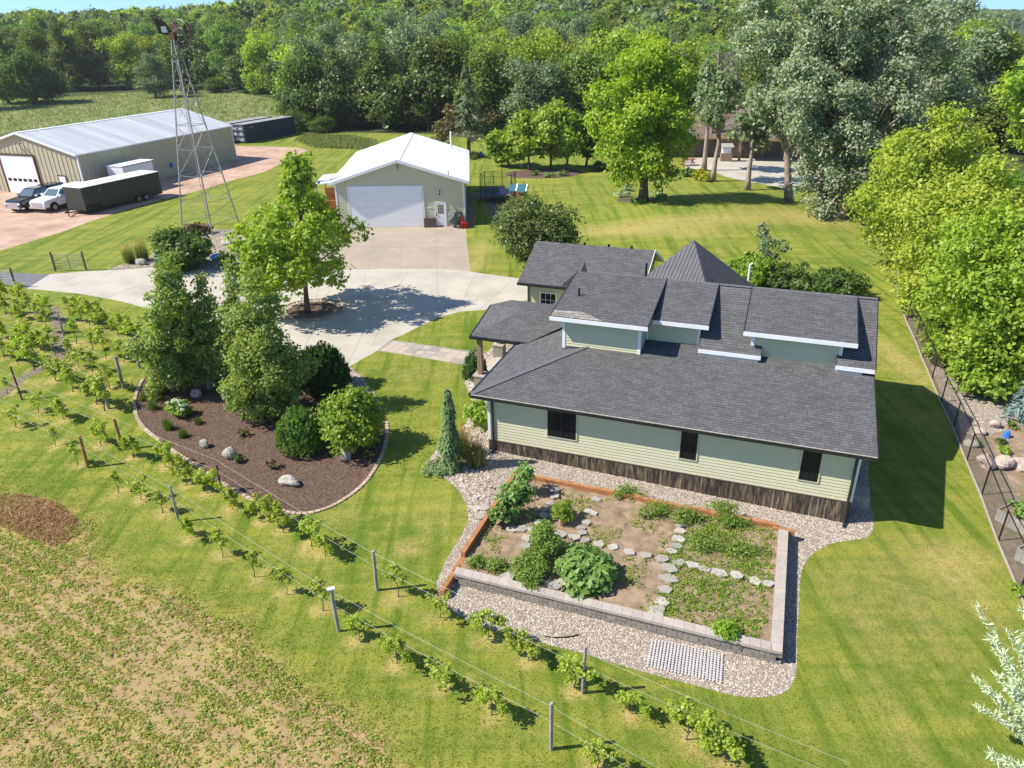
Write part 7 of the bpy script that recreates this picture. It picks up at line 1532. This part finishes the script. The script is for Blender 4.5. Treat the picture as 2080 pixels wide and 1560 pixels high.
# ------------------------------------------------------------------ wire fence at the right and raised boxes behind it
def fence():
    P = resample(np.array(FENCE_EDGE)[1:], .5)[0]; T = thing('wire_fence', 'black wire fence on slim posts along the dirt strip', 'fence', (P[0][0], P[0][1], 0)); o0 = np.array([P[0][0], P[0][1], 0]); posts = [G(a, b) for a, b in [(1824, 600), (1842, 652), (1860, 690), (1874, 726), (1893, 769), (1912, 816), (1937, 868), (1964, 935), (1994, 1005), (2028, 1098), (2072, 1200), (2125, 1330)]]
    h = 1.25
    for q in posts: p = MB(); p.beam(q-o0, q-o0+[0, 0, h], .04); p.build('fence_post', MAT['black'], T)
    m = MB(); s = MB()
    for a, b in zip(posts[:-1], posts[1:]):
        a = a-o0; b = b-o0; m.beam(a+[0, 0, h], b+[0, 0, h], .03)
        for k in range(1, 12): z = k*h/12; s.beam(a+[0, 0, z], b+[0, 0, z], .004)
        n = max(4, int(np.hypot(*(b-a)[:2])/.12))
        for k in range(n): c = a+(b-a)*k/n; s.beam(c, c+[0, 0, h], .004)
    m.build('top_rail', MAT['black'], T); s.build('wire_mesh', MAT['post_brown'], T)
    P2 = [q-o0 for q in posts]; e = MB()
    for a, b in zip(P2[:-1], P2[1:]): a = a-[.06, 0, 0]; b = b-[.06, 0, 0]; e.beam(a+[0, 0, .02], b+[0, 0, .02], .05, .08)
    e.build('edging_strip', MAT['cap'], T)
fence()
def raised_box(label, px, az, Ln, Wd, h, seed):
    B = G(*px); T = thing('raised_bed', label, 'raised bed', B, az); W_ = MAT['post_grey']
    for k in range(3): p = MB(); z = k*h/3; p.box(0, Ln, -.04, 0, z, z+h/3-.008); p.box(0, Ln, Wd, Wd+.04, z, z+h/3-.008); p.box(-.04, 0, 0, Wd, z, z+h/3-.008); p.box(Ln, Ln+.04, 0, Wd, z, z+h/3-.008); p.build('board', W_, T)
    p = MB(); p.box(0, Ln, 0, Wd, 0, h-.07); p.build('bed_soil', MAT['soil'], T)
    q = shrub('vegetable_row', label.replace('grey board bed', 'leafy vegetables in the bed'), B+[math.cos(az)*Ln/2-math.sin(az)*Wd/2, math.sin(az)*Ln/2+math.cos(az)*Wd/2, h-.1], Ln*.48, .55, 2600, .08, 'l_veg', seed, ry=Wd*.48, clump=.2); q.rotation_euler = (0, 0, az); q['category'] = 'plant'
raised_box('grey board bed nearest the boulder wall by the fence', (2022, 1055), R(-63), 1.9, 1.1, .45, 701) ; raised_box('grey board bed lower down at the right picture edge', (2062, 1135), R(-63), 2.2, 1.1, .45, 702)
for i, (px, py, s, lm, lab) in enumerate([(2045, 922, .3, 'l_bright', 'yellow green plant in the rock garden'), (2055, 870, .3, 'l_veg', 'dark plant behind the pinkish rock'), (1985, 905, .25, 'l_veg', 'small plant behind the flat rock at the fence'), (2030, 900, .22, 'l_mid', 'small dark plant in the rock garden'), (2078, 1210, .5, 'l_bright', 'green clump at the right edge beyond the fence')]): shrub('rock_garden_plant', lab, G(px, py), s, s*.9, 220, .06, lm, 720+i, clump=.12)
q = G(2043, 888); p = MB(); p.tube([(0, 0, 0), (0, 0, .25), (.05, 0, .32)], [.16, .12, .05], 8); o = p.build('garden_ornament', MAT['blue'], None); place(o, q); tag(o, 'small dark blue garden ornament among the rocks', 'ornament')
# pale willow at the lower right: long shoots with whorls of white green leaves
def white_willow(label, px, tops, seed):
    r = np.random.default_rng(seed); B = G(*px); T = thing('white_leaf_shrub', label, 'shrub', B); C = []; A = []; Nn = []; mb = MB()
    for (tx, ty), h in tops:
        d = cray(tx, ty); t = (h+B[2]-CAM_H)/d[2]; top = np.array([d[0]*t-B[0], d[1]*t-B[1], h]); mid = top*np.array([.35, .35, .62]); P = [np.zeros(3), mid, top]; pts = []
        for t in np.linspace(.0, 1, 34): pts.append((1-t)**2*P[0]+2*t*(1-t)*mid+t*t*top)
        mb.tube(pts[::4]+[pts[-1]], .009, 5)
        for i, c in enumerate(pts[7:]):
            dd = unit(pts[min(i+8, 33)]-pts[i+6]); 
            for j in range(11): aa = r.uniform(0, TAU); s_ = np.array([math.cos(aa), math.sin(aa), r.uniform(-.3, .5)]); ax = unit(dd*.8+s_*r.uniform(.5, 1.1)); C.append(c+ax*r.uniform(.07, .16)); A.append(ax); Nn.append(r.normal(size=3)+[0, 0, .6])
    V, F = leaves(np.array(C), np.array(Nn), .085, .2, axis=np.array(A), r=r); npmesh('foliage', V, F, MAT['l_whitish'], T, r.uniform(0, 1, len(C))**1.6); mb.build('stem', MAT['bark'], T)
white_willow('tall white leaved willow shrub at the lower right picture edge', (2110, 1540), [((1988, 1236), 2.3), ((2012, 1300), 2.1), ((2040, 1330), 2.1), ((1985, 1385), 1.6), ((2010, 1410), 1.7), ((2050, 1400), 1.9), ((1995, 1440), 1.3), ((2075, 1440), 1.6), ((2055, 1290), 2.3), ((2030, 1375), 2.0), ((2090, 1350), 2.2)], 801)
white_willow('white leaved willow shrub cut by the right picture edge', (2160, 1420), [((2076, 1240), 2.2), ((2085, 1290), 2.0), ((2100, 1330), 1.8), ((2072, 1310), 1.8)], 802)
white_willow('small white leaved willow in the lower right picture corner', (2090, 1650), [((2015, 1535), 1.1), ((2050, 1550), 1.1), ((2040, 1575), .9), ((2080, 1560), 1.2)], 803)

# ------------------------------------------------------------------ loose ground cover
def sample_poly(r, P, n, excl=()):
    lo, hi = P.min(0), P.max(0); out = np.zeros((0, 2))
    while len(out) < n:
        q = r.uniform(lo, hi, (n*2, 2)); q = q[inpoly(q, P)]
        for e in excl: q = q[~inpoly(q, e)]
        out = np.concatenate([out, q])
    return out[:n]
def pebbles(name, label, P2, smin, smax, seed, m='pebble', flat=.55, lift=.5):
    r = np.random.default_rng(seed); n = len(P2); s = r.uniform(smin, smax, n); z = gh(P2[:, 0], P2[:, 1]); base = np.array([(1, 0, 0), (0, 1, 0), (-1, 0, 0), (0, -1, 0), (0, 0, 1), (0, 0, -1)], float); a = r.uniform(0, TAU, n); el = r.uniform(.6, 1, n)
    V = base[None]*s[:, None, None]; V = V*np.stack([np.ones(n), el, np.full(n, flat)], 1)[:, None, :]; V = V*(1+r.uniform(-.25, .25, V.shape)); x = V[:, :, 0]*np.cos(a)[:, None]-V[:, :, 1]*np.sin(a)[:, None]; y = V[:, :, 0]*np.sin(a)[:, None]+V[:, :, 1]*np.cos(a)[:, None]
    V = np.stack([x+P2[:, :1], y+P2[:, 1:], V[:, :, 2]+(z+s*flat*lift*r.uniform(.4, 1.2, n))[:, None]], 2); f = np.array([(0, 1, 4), (1, 2, 4), (2, 3, 4), (3, 0, 4)]); F = (f[None]+(np.arange(n)*6)[:, None, None]).reshape(-1, 3)
    o = npmesh(name, V.reshape(-1, 3), F, MAT[m], None, np.repeat(r.uniform(0, 1, n)**1.0, 4)); tag(o, label, kind='stuff'); return o
rp = np.random.default_rng(90)
pebbles('river_gravel', 'pale river gravel lying round the kitchen garden and house', sample_poly(rp, gravel_s, 62000, (HG([(-13.6, 0), (0, 0), (0, 10.6), (-13.6, 10.6)]), soilp)), .016, .038, 91)
gb = sample_poly(rp, wpoly([(800, 740), (1000, 700), (1000, 860), (1000, 1060), (960, 1060), (860, 960)]), 4000); gb = gb[inpoly(gb, gravel_s)][:1400]; pebbles('cobble', 'larger river cobbles left of the house', gb, .045, .09, 92)
ringm = sample_poly(rp, ring_out, 900, (ring_in,)); pebbles('ring_gravel', 'river stones in the ring round the driveway tree', ringm, .03, .07, 93)
wm = sample_poly(rp, windbed, 6000); pebbles('windmill_gravel', 'river stones under the windmill', wm, .03, .09, 94)
bs = wpoly([(708, 743), (735, 765), (758, 795), (775, 830), (765, 850), (740, 822), (715, 790), (700, 765)]); pebbles('bed_gravel', 'band of river stones at the driveway end of the mulch bed', sample_poly(rp, bs, 1600), .03, .06, 95)
gr = sample_poly(rp, pathR, 5000); pebbles('path_gravel', 'pale gravel of the path beyond the fence', gr, .02, .04, 96)
pebbles('mulch_chips', 'loose bark chips of the mulch bed', sample_poly(rp, bed_s, 22000), .015, .042, 97, 'chip', .3)
# field weeds in rough rows running down to the right
def field_weeds():
    r = np.random.default_rng(98); n = 26000; P = sample_poly(r, np.array([(-22, 9), (4, 9), (-4, 16), (-10, 23), (-24, 30), (-30, 24)]), n*5); P = P[inpoly(P, fieldp)]; d = unit(G(800, 1500)[:2]-G(150, 1100)[:2]); nrm = np.array([-d[1], d[0]]); v = P @ nrm
    keep = (np.abs(((v/.5+.25*np.sin(P @ d*.12)) % 1)-.5+r.normal(0, .07, len(P))) > .24) | (r.uniform(size=len(P)) < .3)
    f = np.sin(P[:, 0]*.9+1)*np.sin(P[:, 1]*.8+2)+.6*np.sin(P[:, 0]*2.3)*np.sin(P[:, 1]*2.9+1)
    keep &= r.uniform(size=len(P)) < np.clip(.6+.4*f, .1, 1); P = P[keep][:n]
    dead = r.uniform(size=len(P)) < .32
    for nm, Q, lm, lab in (('field_weeds', P[~dead], 'l_weed', 'green weeds sprouting in rows over the tan field'), ('dry_stubble', P[dead], 'l_dryweed', 'dry straw coloured stubble in the tan field')):
        k = 7; idx = np.repeat(np.arange(len(Q)), k); s = r.uniform(.5, 1.5, len(Q))**1.3; sp = r.normal(0, .05, (len(idx), 2))*s[idx][:, None]; C = np.stack([Q[idx, 0]+sp[:, 0], Q[idx, 1]+sp[:, 1], gh(Q[idx, 0], Q[idx, 1])+np.abs(r.normal(0, .032, len(idx)))*s[idx]+.012], 1)
        V, F = leaves(C, r.normal(size=(len(idx), 3))*.6+[0, 0, .8], .038 if 'green' in lab else .05, .5 if 'green' in lab else .12, r=r); o = npmesh(nm, V, F, MAT[lm], None, np.clip(r.uniform(0, 1, len(Q))[idx]*.6+r.uniform(0, .4, len(idx)), 0, 1)); tag(o, lab, kind='stuff')
field_weeds()
def feather():
    r = np.random.default_rng(120); e = fieldp; out = []
    q = e[r.integers(0, len(e), 30000)]; q = q+r.normal(0, .55, q.shape); q = q[(np.abs(q[:, 0]) < 24) & (q[:, 1] > 9) & (q[:, 1] < 32)][:3200]
    Q = np.stack([q[:, 0], q[:, 1], gh(q[:, 0], q[:, 1])], 1); V, F, t = tufts(r, Q, .05, 6, .12, .012, 1.2); o = npmesh('rough_grass', V, F, MAT['l_roughgrass'], None, t); tag(o, 'rough grass fraying the edge between field and lawn', kind='stuff')
MAT['l_roughgrass'] = leafmat('rough grass', (.24, .30, .04), (.58, .50, .19), .45)
feather()
def straw_heap():
    r = np.random.default_rng(99); Q = sample_poly(r, strawp, 6000); c = strawp.mean(0); d = np.clip(1-np.hypot(*(Q-c).T)/2.6, 0, 1); z = gh(Q[:, 0], Q[:, 1])+d*.22*r.uniform(.2, 1, len(Q)); C = np.stack([Q[:, 0], Q[:, 1], z+.01], 1); V, F = leaves(C, r.normal(size=(len(Q), 3))*.5+[0, 0, 1], .11, .1, r=r); o = npmesh('straw_heap', V, F, MAT['straw_leaf'], None, r.uniform(0, 1, len(Q))); tag(o, 'heap of brown dead straw at the left picture edge', 'straw heap', kind='stuff')
MAT['straw_leaf'] = leafmat('straw', (.52, .33, .17), (.27, .14, .07), .3)
straw_heap()
def garden_weeds():
    r = np.random.default_rng(100); z = .385; n = 2400; P = np.stack([r.uniform(-11.7, -2.4, n*3), r.uniform(-7.15, -1.75, n*3)], 1); w_ = np.clip(.06+.62*(P[:, 0] > -5.6)+.42*np.sin(P[:, 0]*2.6)*np.sin(P[:, 1]*2.2+1), 0, 1); P = P[r.uniform(size=len(P)) < w_][:n]; X = HO[0]+P[:, 0]*HU[0]+P[:, 1]*HV[0]; Y = HO[1]+P[:, 0]*HU[1]+P[:, 1]*HV[1]; k = 7; idx = np.repeat(np.arange(len(P)), k)
    C = np.stack([X[idx]+r.normal(0, .06, len(idx)), Y[idx]+r.normal(0, .06, len(idx)), z+np.abs(r.normal(0, .03, len(idx)))], 1); V, F = leaves(C, r.normal(size=(len(idx), 3))*.5+[0, 0, .9], .035, .5, r=r); o = npmesh('garden_weeds', V, F, MAT['l_bright'], None, r.uniform(0, 1, len(idx))); tag(o, 'small weeds creeping over the garden soil', kind='stuff')
garden_weeds()
# grass blades standing on the near lawn
def lawn_blades():
    r = np.random.default_rng(101); out = []
    for (n, y0, y1, h, w_) in ((45000, 10.5, 24, .03, .010), (30000, 24, 44, .035, .016)):
        P = np.stack([r.uniform(-.75, .75, n*2)*1, r.uniform(0, 1, n*2)**1.2*(y1-y0)+y0], 1); P[:, 0] *= (P[:, 1]*.9+7); 
        for e in (fieldp, bed_s, gravel_s, driveway, ring_out, walk, rightbed, np.array(FENCE_EDGE+strip_in[::-1]), asphalt, windbed, pathR): P = P[~inpoly(P, e)]
        P = P[:n]; Q = np.stack([P[:, 0], P[:, 1], gh(P[:, 0], P[:, 1])], 1); out.append(tufts(r, Q, h, 2, .05, w_, .8))
    V = np.concatenate([o[0] for o in out]); k = len(out[0][0]); F = np.concatenate([out[0][1], out[1][1]+k]); t = np.concatenate([o[2] for o in out]); o = npmesh('grass_blades', V, F, MAT['l_grass'], None, t); tag(o, 'short grass blades standing over the near lawn', kind='stuff')
lawn_blades()
def tall_grass():
    r = np.random.default_rng(102); P = sample_poly(r, meadp, 26000, (woodp, lot)); Q2 = sample_poly(r, wpoly([(600, 285), (620, 275), (700, 276), (760, 285), (765, 303), (720, 303), (640, 300)]), 3000); P = np.concatenate([P, Q2]); z = gh(P[:, 0], P[:, 1]); h = .45*r.uniform(.6, 1.3, len(P)); V, F, t = tufts(r, np.stack([P[:, 0], P[:, 1], z], 1), h, 3, .8, .06, .7); o = npmesh('tall_grass', V, F, MAT['l_tallgrass'], None, t); tag(o, 'tall unmown grass of the meadow behind the shed and containers', kind='stuff')
tall_grass()
# small litter behind the garage: blue barrels on the gravel strip
for px, lab in ((977, 'left blue barrel lying behind the garage'), (1022, 'blue barrel behind the low fruit tree')):
    p = MB(); p.tube([(0, -.45, .3), (0, .45, .3)], .3, 12); o = p.build('blue_barrel', MAT['blue'], None); place(o, G(px, 318)); tag(o, lab, 'barrel')

def haze():
    m = bpy.data.materials.new('thin summer haze'); m.use_nodes = True; N = m.node_tree.nodes; N.remove(N['Principled BSDF']); v = N.new('ShaderNodeVolumePrincipled'); v.inputs['Color'].default_value = (.86, .92, 1, 1); v.inputs['Density'].default_value = HAZE_D; v.inputs['Anisotropy'].default_value = .2
    m.node_tree.links.new(v.outputs[0], N['Material Output'].inputs['Volume']); mb = MB(); mb.box(-1750, 1750, -330, 1950, -2, 96); o = mb.build('haze', m, None, kind='stuff'); o['label'] = 'thin pale summer haze over the far wood'
HAZE_D = .00014
haze()
